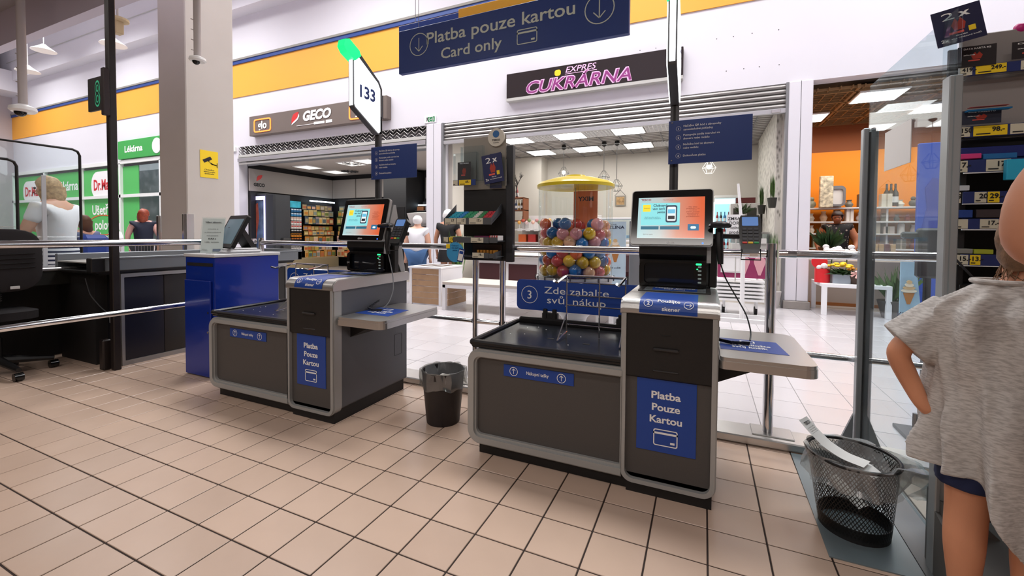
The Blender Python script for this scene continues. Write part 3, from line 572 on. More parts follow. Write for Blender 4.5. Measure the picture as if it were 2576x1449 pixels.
    for k, (z, s1, s2) in enumerate(((1.704, 'Načtěte QR kód z obrazovky', 'samoobslužné pokladny'), (1.656, 'Postupujte podle instrukcí na', 'skeneru nebo mobilu'), (1.606, 'Načtěte kód ze skeneru', 'nebo mobilu'), (1.559, 'Dokončete platbu', ''))):
        if s2: addtext(t, s1, .0105, None, (.02, z+.008), g, .0, 'L'); addtext(t, s2, .0105, None, (.02, z-.011), g, .0, 'L')
        else: addtext(t, s1, .0105, None, (.02, z-.005), g, .0, 'L')
        addtext(t, str(k+1), .011, None, (-.005, z-.006), g, .015); arrow(t, g, (-.005, z), .0125, 0, .07)
    obj('lettering', t, txtw, bd)
    for z in (1.738, 1.535): obj('rivet', MB().prism(circ(-.038, z, .004, 8), 'y', yp-.034, yp-.03), chrome, bd)
    # lane light: a thin lit box seen from the side
    X0 = -.028
    out = [(.632, 1.86), (.632, 2.175), (.60, 2.225), (.41, 2.355), (.372, 2.33), (.352, 2.29), (.352, 1.995), (.362, 1.975), (.59, 1.84)]
    fr = obj('lane_light', MB().prism(out, 'x', X0-.022, X0+.022), M('lamp_frame', '#4d4d50', .4, .4), T)
    pn = [(.605, 1.865), (.605, 2.165), (.58, 2.205), (.385, 2.325), (.358, 2.30), (.358, 2.0), (.368, 1.983), (.59, 1.852)]
    for a, b, dd in ((X0+.022, X0+.028, 'R'), (X0-.028, X0-.022, 'L')):
        p_ = obj('lamp_face', MB().prism(pn, 'x', a, b), lampw, fr)
    obj('lamp_face', MB().box(X0-.014, X0+.014, .348, .353, 1.99, 2.29), lampw, fr)
    obj('lamp_tip', MB().prism([(.415, 2.335), (.40, 2.365), (.31, 2.41), (.275, 2.395), (.262, 2.35), (.29, 2.315), (.36, 2.285)], 'x', X0-.030, X0+.030), lampg, fr, 'green glowing tip')
    t = MB(); addtext(t, tag_, .080, .150, (.475, 2.06), frame_m((X0+.030, 0, 0), 'R'), .035); obj('lettering', t, navy, fr)
    # basket shelf on the right with bracket
    sh = obj('basket_shelf', None or MB().prism(rrect(.20, .535, .0, .58, (.02, .04, .06, .02), 5), 'z', .60, .64), steel, T)
    q = MB(); q.ring(rrect(.197, .538, -.003, .583, (.02, .045, .065, .02), 5), rrect(.21, .525, .01, .57, (.01, .035, .055, .01), 5), 'z', .592, .625); obj('rolled_edge', q, steel, sh)
    obj('bracket', MB().prism([(.18, .49), (.18, .597), (.40, .597)], 'y', .12, .42), blackm, T)
    s = obj('sticker', MB().prism([(.205, .14), (.46, .14), (.44, .36), (.205, .36)], 'z', .64, .6412), blue, T, 'blue basket sticker on the shelf'); t = MB(); g = frame_m((0, 0, .6412), 'T')
    addtext(t, 'Zde odložte\nsvůj košík', .030, .17, (.32, .235), g, .02); t.xf = g; t.ring(rrect(.29, .35, .29, .33, .003, 1), rrect(.297, .343, .296, .324, .002, 1), 'z', .001, .0015); t.xf = None; obj('lettering', t, txtw, s)
    # packing sign behind the tray
    ps = obj('packing_sign', MB().prism(rrect(-.955, -.10, .655, .845, (.03, .005, .005, .03), 5), 'y', .588, .594), blue, T, 'long blue sign reading Zde zabalte svůj nákup'); g = frame_m((0, .5875, 0)); t = MB()
    addtext(t, 'Zde zabalte\nsvůj nákup', .042, .40, (-.57, .765), g, .0); addtext(t, '3', .052, None, (-.868, .725), g, .005); arrow(t, g, (-.868, .751), .055, 0, .06); obj('lettering', t, txtw, ps)
    for cx in (-.76, -.70, -.30, -.25): obj('clip', MB().cbox(cx-.012, cx+.012, .57, .60, .60, .67, .003), blackm, ps)
    for cx in (-.73, -.275): obj('clip_plate', MB().cbox(cx-.05, cx+.05, .575, .61, .595, .645, .004), blackm, T)
    # chrome carrier bag holder
    q = MB(); r = .0045; yv = .34
    for xx in (-.55, -.37, -.235): q.tube([(xx, yv, .58), (xx, yv, .905)], r*.9, 6)
    for z in (.87, .80, .745, .64): q.tube([(-.55, yv, z), (-.235, yv, z)], r*.8, 6)
    obj('bag_holder', q, chrome, T)
    for xx in (-.55, -.235):
        q = MB(); q.tube([(xx, yv, .905), (xx, yv-.03, .905), (xx-.005, yv-.16, .885), (xx-.01, yv-.19, .895)], r*1.6, 6); obj('holder_arm', q, chrome, T)
        q = MB(); q.tube([(xx, yv, .70), (xx, yv-.16, .585), (xx, yv, .60)], r, 6); obj('holder_foot', q, chrome, T)
    q = MB(); q.tube([(-.55, yv, .905), (-.235, yv, .905)], r*1.5, 8); obj('holder_bar', q, chrome, T)
    return T
K2 = (1.238, .727); K1 = (-.785, .667)
checkout(K2[0], K2[1], '134', 'dark self-checkout with silver trim and bright orange screen, nearest the camera')
checkout(K1[0], K1[1], '133', 'dark self-checkout with silver trim standing beside the blue cabinet, lane light 133')
def handheld(ox, oy, label, lt):
    S_ = wthing('handheld_scanner', label, 'scanner', (ox+.245, oy+.50, 1.07))
    x, y = ox+.20, oy+.46
    q = MB(); q.tube([(x, y+.0, 1.165), (x, y-.012, 1.10), (x+.004, y-.022, 1.04), (x+.008, y-.018, .99)], [.018, .02, .017, .013], 10); obj('grip', q, black, S_, smooth=True)
    q = MB(); q.ball((x, y-.01, 1.185), .042, 14, 8, .42, 1.25, 1.1); obj('head', q, M('scanner_head', '#2b2c30', .35), S_, smooth=True)
    q = MB(); q.cbox(x-.052, x+.052, y-.07, y-.04, 1.168, 1.19, .01); obj('nose', q, M('nose_dark', '#19191b', .15), S_)
    # coiled cable: hangs down, lies on the shelf as a coil, runs back to the column
    pts = [(x+.008, y-.018, .99), (x+.03, y-.02, .92), (x+.075, y-.05, .84), (x+.12, y-.10, .76), (x+.135, y-.16, .69), (x+.125, y-.215, .655)]
    sm = []
    for i in range(len(pts)-1):
        for k in range(5): sm.append(Vector(pts[i]).lerp(Vector(pts[i+1]), k/5))
    for _ in range(3): sm = [sm[0]]+[(sm[i-1]+sm[i]*2+sm[i+1])/4 for i in range(1, len(sm)-1)]+[sm[-1]]
    q = MB(); q.tube(sm, .0035, 6); obj('cable', q, black if not lt else M('cable_grey', '#6d6f73', .5), S_, smooth=True)
    c0 = [(x+.125, y-.215, .652), (x+.05, y-.225, .652), (x-.0, y-.20, .655), (ox+.205, y-.10, .69)]
    path = []
    for i in range(3):
        for k in range(40): path.append(Vector(c0[i]).lerp(Vector(c0[i+1]), k/40))
    hel = []
    for i, p in enumerate(path): an = i*2.1; hel.append(p+Vector((0, math.cos(an)*.0075, math.sin(an)*.0075)))
    q = MB(); q.tube(hel, .0028, 4); obj('coil', q, black if not lt else dgrey, S_)
    return S_
handheld(K2[0], K2[1], 'black handheld scanner hanging beside the orange screen of the nearest checkout', False)
handheld(K1[0], K1[1], 'black handheld scanner hanging on checkout 133', True)
def terminal(ox, oy, label):
    T = wthing('card_terminal', label, 'card terminal', (ox+.30, oy+.42, 1.05))
    q = MB(); q.cbox(ox+.155, ox+.195, oy+.52, oy+.57, .86, 1.13, .006); obj('mount', q, black, T); q = MB(); q.cbox(ox+.16, ox+.34, oy+.47, oy+.50, 1.115, 1.14, .005); obj('arm', q, black, T)
    mt = Matrix.Translation((ox+.33, oy+.36, 1.09)) @ Matrix.Rotation(math.radians(-28), 4, 'X') @ Matrix.Rotation(math.radians(0), 4, 'Z')
    q = MB(mt); q.prism([(-.04, -.01), (-.035, -.025), (.035, -.025), (.04, -.01), (.046, .05), (.046, .14), (.038, .158), (-.038, .158), (-.046, .14), (-.046, .05)], 'y', 0, .038); bd = obj('body', q, M('terminal_black', '#141416', .3), T)
    q = MB(mt); q.prism(rrect(-.034, .034, .10, .148, .004, 3), 'y', -.002, 0); obj('display', q, M('lcd_blue', '#5b7fb8', .2, emit=.45), bd)
    q = MB(mt); q.cbox(-.028, .028, -.004, -.002, .095, .098, .0005)
    for k, mm in enumerate((M('key_red', '#d8352a', .4), M('key_yellow', '#f0c52a', .4), M('key_green', '#1f9a55', .4))):
        qq = MB(mt); qq.cbox(-.034+k*.024, -.014+k*.024, -.004, 0, .005, .014, .001); obj('key', qq, mm, bd, ('red', 'yellow', 'green')[k]+' key')
    kb = MB()
    for r_ in range(4):
        for c_ in range(3): qq = MB(mt); qq.cbox(-.034+c_*.024, -.014+c_*.024, -.0035, 0, .022+r_*.018, .034+r_*.018, .001); obj('key', qq, M('key_dark', '#2b2e36', .35), bd)
    t = MB(); 
    q = MB(); q.tube([(ox+.295, oy+.36, 1.07), (ox+.29, oy+.34, 1.02), (ox+.37, oy+.34, 1.02), (ox+.37, oy+.36, 1.07)], .003, 6); obj('hoop', q, black, T)
    return T
terminal(K2[0], K2[1], 'payment card terminal with blue display right of the nearest checkout screen')
terminal(K1[0], K1[1], 'payment card terminal on checkout 133 beside its screen')
# ================================================================== RAILINGS, GATE, BINS, NEAR OBJECTS
YR = 1.52
def smooth_path(pts, n=6, it=3):
    sm = []
    for i in range(len(pts)-1):
        for k in range(n): sm.append(Vector(pts[i]).lerp(Vector(pts[i+1]), k/n))
    sm.append(Vector(pts[-1]))
    for _ in range(it): sm = [sm[0]]+[(sm[i-1]+sm[i]*2+sm[i+1])/4 for i in range(1, len(sm)-1)]+[sm[-1]]
    return sm
rl = wthing('guard_rail', 'long polished chrome guard rail with two bars running behind the checkouts', 'railing', (0, YR, 0))
for a, b in ((-2.42, -.30), (.10, 1.68), (1.74, 3.3)):
    q = MB(); q.tube([(a, YR, 1.034), (b, YR, 1.034)], .023, 16); obj('top_bar', q, chrome, rl, smooth=True)
for a, b in ((-2.42, -.155), (-.11, .065), (1.74, 3.3), (.11, 1.68)):
    q = MB(); q.tube([(a, YR, .50), (b, YR, .50)], .018, 14); obj('lower_bar', q, chrome, rl, smooth=True)
for x, z, r in ((1.707, 1.09, .026), (-.132, .95, .021), (.085, .95, .021), (-2.42, 1.08, .024), (3.3, 1.09, .026)):
    q = MB(); q.tube([(x, YR, .045), (x, YR, z)], r, 16); p = obj('post', q, chrome, rl, smooth=True)
    q = MB(); q.cbox(x-.08, x+.12, YR-.06, YR+.08, .043, .052, .003); obj('foot_plate', q, steel, p)
for x in (1.62, 1.80, .14): q = MB(); q.tube([(x-.02, YR, 1.034), (x+.02, YR, 1.034)], .0245, 16); obj('sleeve', q, chrome, rl)
obj('base_channel', MB().cbox(-2.45, 3.4, 1.42, 1.60, 0, .045, .006), steel, rl)
r2 = wthing('guard_rail', 'two-bar polished chrome guard rail running back beside the office chair', 'railing', (-2.47, .0, 0))
for z, r in ((1.047, .024), (.542, .020)):
    q = MB(); q.tube([(-2.47, -2.2, z), (-2.47, 1.5, z)], r, 16); obj('bar', q, chrome, r2, smooth=True)
for y in (-2.2, 1.45): q = MB(); q.tube([(-2.47, y, 0), (-2.47, y, 1.07)], .024, 14); obj('post', q, chrome, r2, smooth=True)
# ---------------------------------------------------------------- hanging sign
YS = 2.0
hs = wthing('hanging_sign', 'large navy hanging sign reading Platba pouze kartou above the checkouts', 'sign', (0, YS, 2.9))
a = PY(1003, 182, YS); b = PY(1582, 88, YS); c = PY(1003, 75, YS); zb, zt = (a.z+b.z)/2, (a.z+b.z)/2+(c.z-a.z); w = b.x-a.x; h = zt-zb
obj('board', MB().cbox(a.x, b.x, YS, YS+.05, zb, zt, .004), navy, hs); g = frame_m((a.x, YS-.0005, zb)); t = MB()
ar = PY(1054, 112, YS); br = PY(1508, 22, YS)
arrow(t, g, (ar.x-a.x, ar.z-zb), .10, -1, .07); arrow(t, g, (br.x-a.x, br.z-zb), .112, -1, .07)
addtext(t, 'Platba pouze kartou', h*.26, w*.655, (w*.478, h*.56), g, .012); addtext(t, 'Card only', h*.235, w*.285, (w*.365, h*.17), g, .012)
card(t, g, (w*.615, h*.31), w*.085, h*.31); obj('lettering', t, txtg, hs)
for u in (.1, .9): q = MB(); q.tube([(a.x+w*u, YS+.02, zt-.02), (a.x+w*u, YS+.02, 8.4)], .0025, 5); obj('cable', q, mgrey, hs)
h2 = wthing('hanging_board', 'yellow and blue hanging board partly behind the card-only sign', 'sign', (0, 2.5, 3.3))
a = PY(1003, 66, 2.5); b = PY(1153, 31, 2.5); c = PY(1840, -95, 2.5)
obj('board', MB().cbox(a.x, b.x, 2.5, 2.54, b.z-.06, b.z, .003), blue, h2); obj('board', MB().cbox(b.x, c.x, 2.5, 2.54, b.z-.08, b.z+.03, .003), M('board_yellow', '#f2b11c', .5), h2)
for x in (a.x+.2, c.x-.2): q = MB(); q.tube([(x, 2.52, b.z), (x, 2.52, 8.4)], .003, 5); obj('cable', q, mgrey, h2)
# ---------------------------------------------------------------- blue service cabinet with till
bc = wthing('service_cabinet', 'glossy cobalt blue steel cabinet with a till on top', 'cabinet', (-2.21, .85, 0))
obj('body', MB().cbox(-2.395, -2.03, .86, 1.40, 0, .935, .004), blue2, bc); obj('top', MB().cbox(-2.405, -2.02, .85, 1.41, .935, .96, .004), M('grey_top', '#c4c4c6', .35), bc)
d = obj('door', MB().cbox(-2.385, -2.06, .843, .86, .01, .755, .004), blue2, bc); obj('lock', MB().prism(circ(-2.09, .36, .008, 12), 'y', .838, .845), chrome, d); obj('hole', MB().prism(circ(-2.09, .51, .009, 12), 'y', .842, .8435), blackm, d)
obj('slot', MB().box(-2.37, -2.05, .857, .861, .865, .89), blackm, bc)
tl = wthing('till_screen', 'tilted black touch-screen till standing on the blue cabinet', 'till', (-2.2, 1.1, .96))
q = MB(); q.cbox(-2.36, -2.08, .98, 1.28, .96, .985, .01); q.cbox(-2.34, -2.10, 1.0, 1.26, .985, 1.0, .008); obj('base', q, M('till_base', '#bfbfc2', .4), tl)
mt = Matrix.Translation((-2.22, 1.035, 1.01)) @ Matrix.Rotation(math.radians(-14), 4, 'Z') @ Matrix.Rotation(math.radians(-26), 4, 'X')
q = MB(mt); q.prism(rrect(-.185, .185, 0, .29, .015, 4), 'y', 0, .03); sc = obj('screen_housing', q, black, tl); q = MB(mt); q.prism(rrect(-.155, .155, .03, .255, .003, 2), 'y', -.002, 0); obj('display', q, M('dull_display', '#536873', .15, emit=.25, ecol='#5f7d88'), sc)
q = MB(); q.prism([(1.24, .985), (1.12, 1.17), (1.15, 1.19), (1.28, 1.0)], 'x', -2.27, -2.14); obj('stand', q, black, tl)
nt_ = wthing('notice_card', 'clear acrylic stand with a printed notice to customers on the blue cabinet', 'notice', (-2.25, .92, .96))
mt = Matrix.Translation((-2.215, .94, .965)) @ Matrix.Rotation(math.radians(42), 4, 'Z') @ Matrix.Rotation(math.radians(-16), 4, 'X') @ Matrix.Scale(1.33, 4)
q = MB(mt); q.box(-.052, .062, 0, .003, 0, .215); obj('sheet', q, paper, nt_); q = MB(mt); q.box(-.058, .068, -.002, -.0005, -.002, .222); obj('acrylic', q, glassmat('notice_acrylic', '#f6fafa', .0, .35), nt_)
obj('foot', MB().cbox(-2.24, -2.17, .92, .97, .9605, .964, .001), M('foot_plastic', '#b8b8b8', .5), nt_)
ft = mt @ Matrix(((1, 0, 0, 0), (0, 0, -1, -.0025), (0, 1, 0, 0), (0, 0, 0, 1))); t = MB()
for k, (s, hh, ww, bo) in enumerate((('Vážení zákazníci,', .010, .085, .02), ('omlouváme se', .007, .055, 0), ('na těchto pokladnách', .007, .085, 0), ('neakceptujeme', .007, .06, 0), ('EURA a', .008, .04, .03), ('5 000,- bankovku.', .007, .075, .01))):
    addtext(t, s, hh, ww, (.005, .185-(k+(k > 0))*.0205), ft, bo)
addtext(t, 'Děkujeme\nza pochopení', .005, .035, (-.03, .018), ft, 0); obj('lettering', t, txtk, nt_)
q = MB(mt); q.box(.012, .052, -.003, -.002, .008, .024); obj('badge', q, M('badge_slate', '#5c6b80', .5), nt_)
# ---------------------------------------------------------------- staffed checkout, left
ck = wthing('conveyor_checkout', 'black staffed checkout counter with grey conveyor frame', 'checkout counter', (-3.4, 1.2, 0))
obj('cabinet', MB().cbox(-3.9, -3.09, .74, 2.3, .04, .765, .006), M('counter_black', '#141418', .25), ck)
obj('side_panel', MB().cbox(-3.09, -3.075, .755, 1.05, .04, .74, .003), M('panel_navy_black', '#12131f', .3), ck); obj('side_panel', MB().cbox(-3.09, -3.076, 1.053, 2.28, .04, .74, .003), M('panel_brown_black', '#1b1918', .3), ck)
q = MB(); q.ring(rrect(.735, 2.3, .0, .775, .005, 1), rrect(.757, 2.28, .04, .745, .004, 1), 'x', -3.095, -3.066); obj('edge_frame', q, M('alu_edge', '#9b9b9b', .35, .7), ck)
q = MB(); q.box(-3.95, -3.09, .60, 2.4, .775, .79); q.box(-3.95, -3.07, .58, 2.4, .79, .805); obj('black_deck', q, black, ck)
q = MB(); q.cbox(-3.11, -3.06, .62, 2.5, .805, .905, .006); q.cbox(-3.11, -3.055, .60, 2.5, .90, .918, .004); obj('conveyor_side', q, M('grey_side', '#6f7479', .4, .4), ck)
q = MB(); q.cbox(-3.88, -3.84, .62, 2.5, .805, .93, .006); q.cbox(-3.88, -3.06, 2.44, 2.5, .805, .93, .006); obj('conveyor_side', q, M('grey_side', '#6f7479', .4, .4), ck)
obj('belt', MB().box(-3.84, -3.11, .62, 2.44, .86, .87), M('belt_grey', '#8f8c88', .5), ck); obj('end_block', MB().cbox(-3.13, -3.05, .54, .63, .80, .915, .006), black, ck)
A = PX(240, 668, -3.70); PLZ = A.z; obj('scanner_plate', MB().cbox(-4.15, -3.70, A.y-1.1, A.y, A.z-.03, A.z, .008), M('plate_bright', '#c4c4c4', .25, .8), ck); obj('cash_box', MB().cbox(-4.1, -3.71, A.y-1.05, A.y-.03, A.z-.15, A.z-.03, .006), M('box_dark_metal', '#33332f', .3, .6), ck)
obj('understructure', MB().cbox(-4.12, -4.02, -1.4, 2.2, .0, A.z-.16, .006), blackm, ck); obj('footrest', MB().box(-3.9, -3.3, .66, .74, .0, .76), blackm, ck)
q = MB(); q.tube(smooth_path([(-3.3, .6, .74), (-3.28, .62, .60), (-3.22, .66, .50), (-3.15, .68, .45)]), .004, 5); obj('cable', q, dgrey, ck); obj('socket', MB().cbox(-3.18, -3.08, .70, .74, .36, .44, .004), mgrey, ck)
st = wthing('checkout_post', 'black steel post with an illuminated lane number 8 panel', 'post', (-3.0, .66, 0))
q = MB(); q.cbox(-3.025, -2.97, .64, .69, 0, 4.2, .006); obj('post', q, M('post_black', '#17100f', .4), st); obj('foot', MB().cbox(-3.11, -3.045, .60, .66, 0, .25, .01), M('post_black', '#17100f', .4), st)
obj('junction_box', MB().cbox(-3.0, -2.955, .60, .64, 2.05, 2.42, .005), M('post_brown', '#241518', .5), st)
a = PY(222, 200, .66); b = PY(262, 270, .66); pn = obj('number_panel', MB().cbox(a.x, -3.025, .655, .675, a.z-.27, a.z+.0, .003), M('panel_dark', '#2b2827', .5), st)
t = MB(); addtext(t, '8', .20, .082, ((a.x-3.025)/2, a.z-.235), frame_m((0, .6545, 0)), .03); obj('lettering', t, M('neon_green_dull', '#2f9a70', .5, emit=.5), pn)
t = MB(); addtext(t, '8', .194, .066, ((a.x-3.025)/2, a.z-.233), frame_m((0, .6535, 0)), -.012); obj('lettering', t, M('neon_green_core', '#14271f', .5), pn)
# plexiglass guards
for (pa, pb, yv, lab) in (((0, 350), (200, 378), 0, 'large clear plexiglass guard in a black tube frame over the conveyor'), ((-60, 395), (41, 403), 1, 'smaller clear plexiglass guard in a black tube frame at the far left edge')):
    XP = -3.92; pg = wthing('plexiglass_guard', lab, 'screen', (XP, .5, .9)); A = PX(pa[0], pa[1], XP); B = PX(pb[0], pb[1], XP); zt = B.z; yA_ = A.y-.3 if not yv else A.y-.2
    q = MB(); pts = [(XP, yA_, .885), (XP, yA_, zt)]+[(XP, B.y-.05, zt), (XP, B.y-.015, zt-.015), (XP, B.y, zt-.05)]+[(XP, B.y, .885)]; q.tube(pts, .011, 8); obj('tube_frame', q, black, pg); obj('sheet', MB().box(XP-.002, XP+.002, yA_+.01, B.y-.01, .92, zt-.012), glassmat('plexiglass', '#f4f9fa', .1, .02, .015), pg)
wp = wthing('sneeze_guard_post', 'translucent white upright strip in front of the blond customer', 'post', (-3.9, .5, .9)); a = PX(103, 440, -3.90); b = PX(119, 600, -3.90); obj('strip', MB().cbox(-3.905, -3.895, a.y, b.y, PLZ, a.z, .003), M('milky_plastic', '#c9ccd2', .4, alpha=.75), wp)
# office chair
ch = wthing('office_chair', 'black fabric swivel office chair behind the left guard rail', 'chair', (-3.6, .19, 0)); fab = M('chair_fabric', '#1d1a1d', .9, bump=.4, bscale=900)
for k in range(5):
    an = math.radians(4+72*k); e = Vector((-3.6+.30*math.cos(an), .19+.30*math.sin(an), .085)); lg = obj('leg', MB().tube([(-3.6, .19, .13), tuple(Vector((-3.6, .19, .13)).lerp(e, .5)), tuple(e)], [.032, .026, .018], 8), black, ch, smooth=True)
    q = MB(); q.tube([(e.x-.012, e.y-.025, .033), (e.x-.012, e.y+.025, .033)], .031, 12); obj('castor', q, blackg, lg, smooth=True)
q = MB(); q.lathe([(.028, .12), (.028, .30), (.018, .30), (.018, .44)], (-3.6, .19), 12); obj('gas_lift', q, black, ch)
q = MB(); 
for k in range(9): q.lathe([(.045, .60+k*.016), (.052, .606+k*.016), (.045, .612+k*.016)], (-3.43, .12), 14)
obj('bellows', q, black, ch, kind='stuff'); q = MB(); q.prism(rrect(-3.92, -3.46, -.05, .40, .09, 6), 'z', .44, .50); obj('seat', q, fab, ch)
q = MB(); q.tube([(-3.55, .16, .46), (-3.44, .13, .47), (-3.42, .12, .60), (-3.43, .12, .78)], [.03, .03, .04, .045], 8); obj('back_support', q, black, ch)
def cushion(c, w, h, d, rz, rings=7, n=28):
    """padded upright pad: superellipse section, thicker in the middle"""
    mt = Matrix.Translation(c) @ Matrix.Rotation(rz, 4, 'Z'); q = MB(mt)
    for s_, sgn in ((0, 0),):
        prof = [(-1, .90), (-.75, .98), (-.3, 1), (.3, 1), (.75, .98), (1, .90)]; vs = []; fs = []
        for (t_, k_) in prof:
            for i in range(n):
                an = 2*PI*i/n; cx, sx_ = math.cos(an), math.sin(an); ex = math.copysign(abs(cx)**.55, cx)*w/2*k_; ez = math.copysign(abs(sx_)**.55, sx_)*h/2*k_; vs.append((ex, t_*d/2+.02*(ex/w)**2, ez))
        m = len(prof)
        for j in range(m-1):
            for i in range(n): fs.append((j*n+i, j*n+(i+1) % n, (j+1)*n+(i+1) % n, (j+1)*n+i))
        fs += [tuple(range(n))[::-1], tuple((m-1)*n+i for i in range(n))]; q.add(vs, fs)
    return q
a = PY(105, 700, -.03); obj('backrest', cushion((-3.44, .14, .905), .50, .48, .09, math.radians(84)), fab, ch, smooth=True)
q = MB(Matrix.Translation((-3.44, .14, .90)) @ Matrix.Rotation(math.radians(84), 4, 'Z'))
for k in range(4): q.tube([(-.2, -.048, -.06+.035*k), (.2, -.048, -.05+.035*k)], .0035, 4)
obj('seam', q, M('seam_black', '#0c0a0c', .9), ch, kind='stuff'); obj('badge', MB().cbox(-3.38, -3.37, .20, .25, .69, .712, .002), M('badge_grey', '#bdbdbd', .5), ch)
# ---------------------------------------------------------------- bins
b1_ = wthing('waste_bin', 'dark brown plastic bin with clear liner between the two checkouts', 'bin', (-.06, .98, 0)); q = MB(); cx, cy = -.055, .985
q.lathe([(.098, 0), (.10, .01), (.128, .31), (.132, .315), (.126, .31), (.10, .03)], (cx, cy), 32, cap=False); q.lathe([(.001, .004), (.099, .004)], (cx, cy), 32, cap=False); obj('bucket', q, M('bin_brown_black', '#1e1719', .45, bump=.2, bscale=300), b1_, smooth=True)
def liner(cx, cy, r0, r1, zt, zd, seed, sxy=(1, 1), inner=.7):
    q = MB(); n = 56; vs = []; fs = []; rr = random.Random(seed)
    prof = [(r0*.80, zt-inner*.2), (r0*.93, zt-.05), (r0*.99, zt+.002), (r0*1.045, zt+.004), (r1*1.05, zt-zd*.4), (r1*1.07, zt-zd*.85), (r1*1.05, zt-zd)]
    for j, (r, z) in enumerate(prof):
        for i in range(n):
            an = 2*PI*i/n; w = noise.noise(Vector((math.cos(an)*3, math.sin(an)*3, j*.7+seed)))*(.010+.004*j); dz = noise.noise(Vector((math.cos(an)*2, math.sin(an)*2, seed)))*(.03 if j > 4 else .004)
            vs.append((cx+sxy[0]*(r+w)*math.cos(an), cy+sxy[1]*(r+w)*math.sin(an), z+dz))
    for j in range(len(prof)-1):
        for i in range(n): fs.append((j*n+i, j*n+(i+1) % n, (j+1)*n+(i+1) % n, (j+1)*n+i))
    return q.add(vs, fs)
film = glassmat('bin_liner_film', '#dcdcd8', .5, .12, .25); obj('liner', liner(cx, cy, .126, .13, .318, .10, 3), film, b1_, smooth=True); q = MB(); q.box(cx+.0, cx+.05, cy-.04, cy-.01, .27, .29); obj('litter', q, paper, b1_)
cx, cy = 1.917, .84
mb_ = wthing('mesh_bin', 'black wire mesh waste bin holding till receipts, on the grey floor plate', 'bin', (cx, cy, 0)); q = MB(); R0, R1, HH = .112, .142, .30; nn = 64; rows = 26
for j in range(rows):
    for i in range(nn):
        z0 = .02+(HH-.03)*j/rows; z1 = .02+(HH-.03)*(j+1)/rows; ra = R0+(R1-R0)*z0/HH; rb = R0+(R1-R0)*z1/HH; of = .5*(j % 2)
        for sg in (-.5, .5):
            A = 2*PI*(i+of)/nn; B = 2*PI*(i+of+sg)/nn; w = .0017; pa = Vector((cx+ra*math.cos(A), cy+ra*math.sin(A), z0)); pb = Vector((cx+rb*math.cos(B), cy+rb*math.sin(B), z1))
            tt = Vector((-math.sin(A), math.cos(A), 0))*w; q.add([pa-tt, pa+tt, pb+tt, pb-tt], [(0, 1, 2, 3)])
q.v = [(x-.06*z, y-.09*z, z) for x, y, z in q.v]; obj('wire_mesh', q, M('mesh_black', '#151313', .4, .3), mb_, kind='stuff')
q = MB(); q.tube([(cx+R1*math.cos(k*PI/20), cy+R1*math.sin(k*PI/20), HH) for k in range(40)], .007, 8, close=True); q.v = [(x-.06*z, y-.09*z, z) for x, y, z in q.v]; obj('rim', q, black, mb_, smooth=True)
q = MB(); q.lathe([(.001, .003), (R0, .003), (R0+.004, .055), (R0+.001, .055)], (cx, cy), 40, cap=False); obj('base_band', q, blackm, mb_)
lq = liner(cx, cy, R1, R1, HH+.006, .10, 9); film2 = glassmat('thin_clear_film', '#e4e6e4', .4, .2, .42)
lq.v = [(x+max(0, (x-cx-.11))*1.6-.06*z, y-max(0, (x-cx-.11))*.3-.09*z, z-max(0, (x-cx-.12))*.4) for x, y, z in lq.v]; obj('liner', lq, film2, mb_, smooth=True)
def receipt(pts, w, lab, s=None):
    rc = wthing('till_receipt', lab, 'receipt', tuple(pts[0])); P_ = smooth_path(pts, 5, 2); q = MB(); vs = []; fs = []
    sd = Vector((pts[-1][0]-pts[0][0], pts[-1][1]-pts[0][1], 0)).normalized().cross(Vector((0, 0, 1)))*w/2
    for p in P_: vs += [p-sd, p+sd]
    for i in range(len(P_)-1): fs.append((2*i, 2*i+1, 2*i+3, 2*i+2))
    obj('paper_strip', q.add(vs, fs), paper, rc, smooth=True); return rc, P_, sd
rc, P_, sd = receipt([(1.755, .90, .378), (1.785, .885, .345), (1.83, .855, .305), (1.88, .82, .285), (1.94, .79, .28)], .075, 'long till receipt curling out of the mesh bin, shop name at its top')
u = (P_[4]-P_[0]).normalized(); v = sd.normalized(); n_ = u.cross(v)
if n_.z < 0: n_ = -n_
mt = Matrix(((v.x, -u.x, n_.x, P_[0].x), (v.y, -u.y, n_.y, P_[0].y), (v.z, -u.z, n_.z, P_[0].z), (0, 0, 0, 1))); mt = mt @ Matrix.Rotation(0, 4, 'Z')
if mt.to_3x3().determinant() < 0: mt = mt @ Matrix.Scale(-1, 4, (1, 0, 0))
t = MB(); addtext(t, 'TESCO', .012, .046, (0, -.026), mt, .03, lift=.002)
for k in range(9): addtext(t, ('zb. 0,215 x 24,90', 'ovoce 18,40', 'rohlik 4x 2,90', 'mleko 22,90', 'CELKEM 88,60')[k % 5], .0032, .05, (0, -.040-.0075*k), mt, 0, lift=.002)
obj('lettering', t, txtk, rc)
receipt([(1.82, .90, .285), (1.88, .85, .275), (1.94, .80, .268), (1.97, .77, .25)], .07, 'crumpled white receipt lying in the top of the mesh bin')
receipt([(1.85, .86, .18), (1.89, .82, .15), (1.93, .78, .12)], .06, 'white receipt lower down inside the mesh bin')
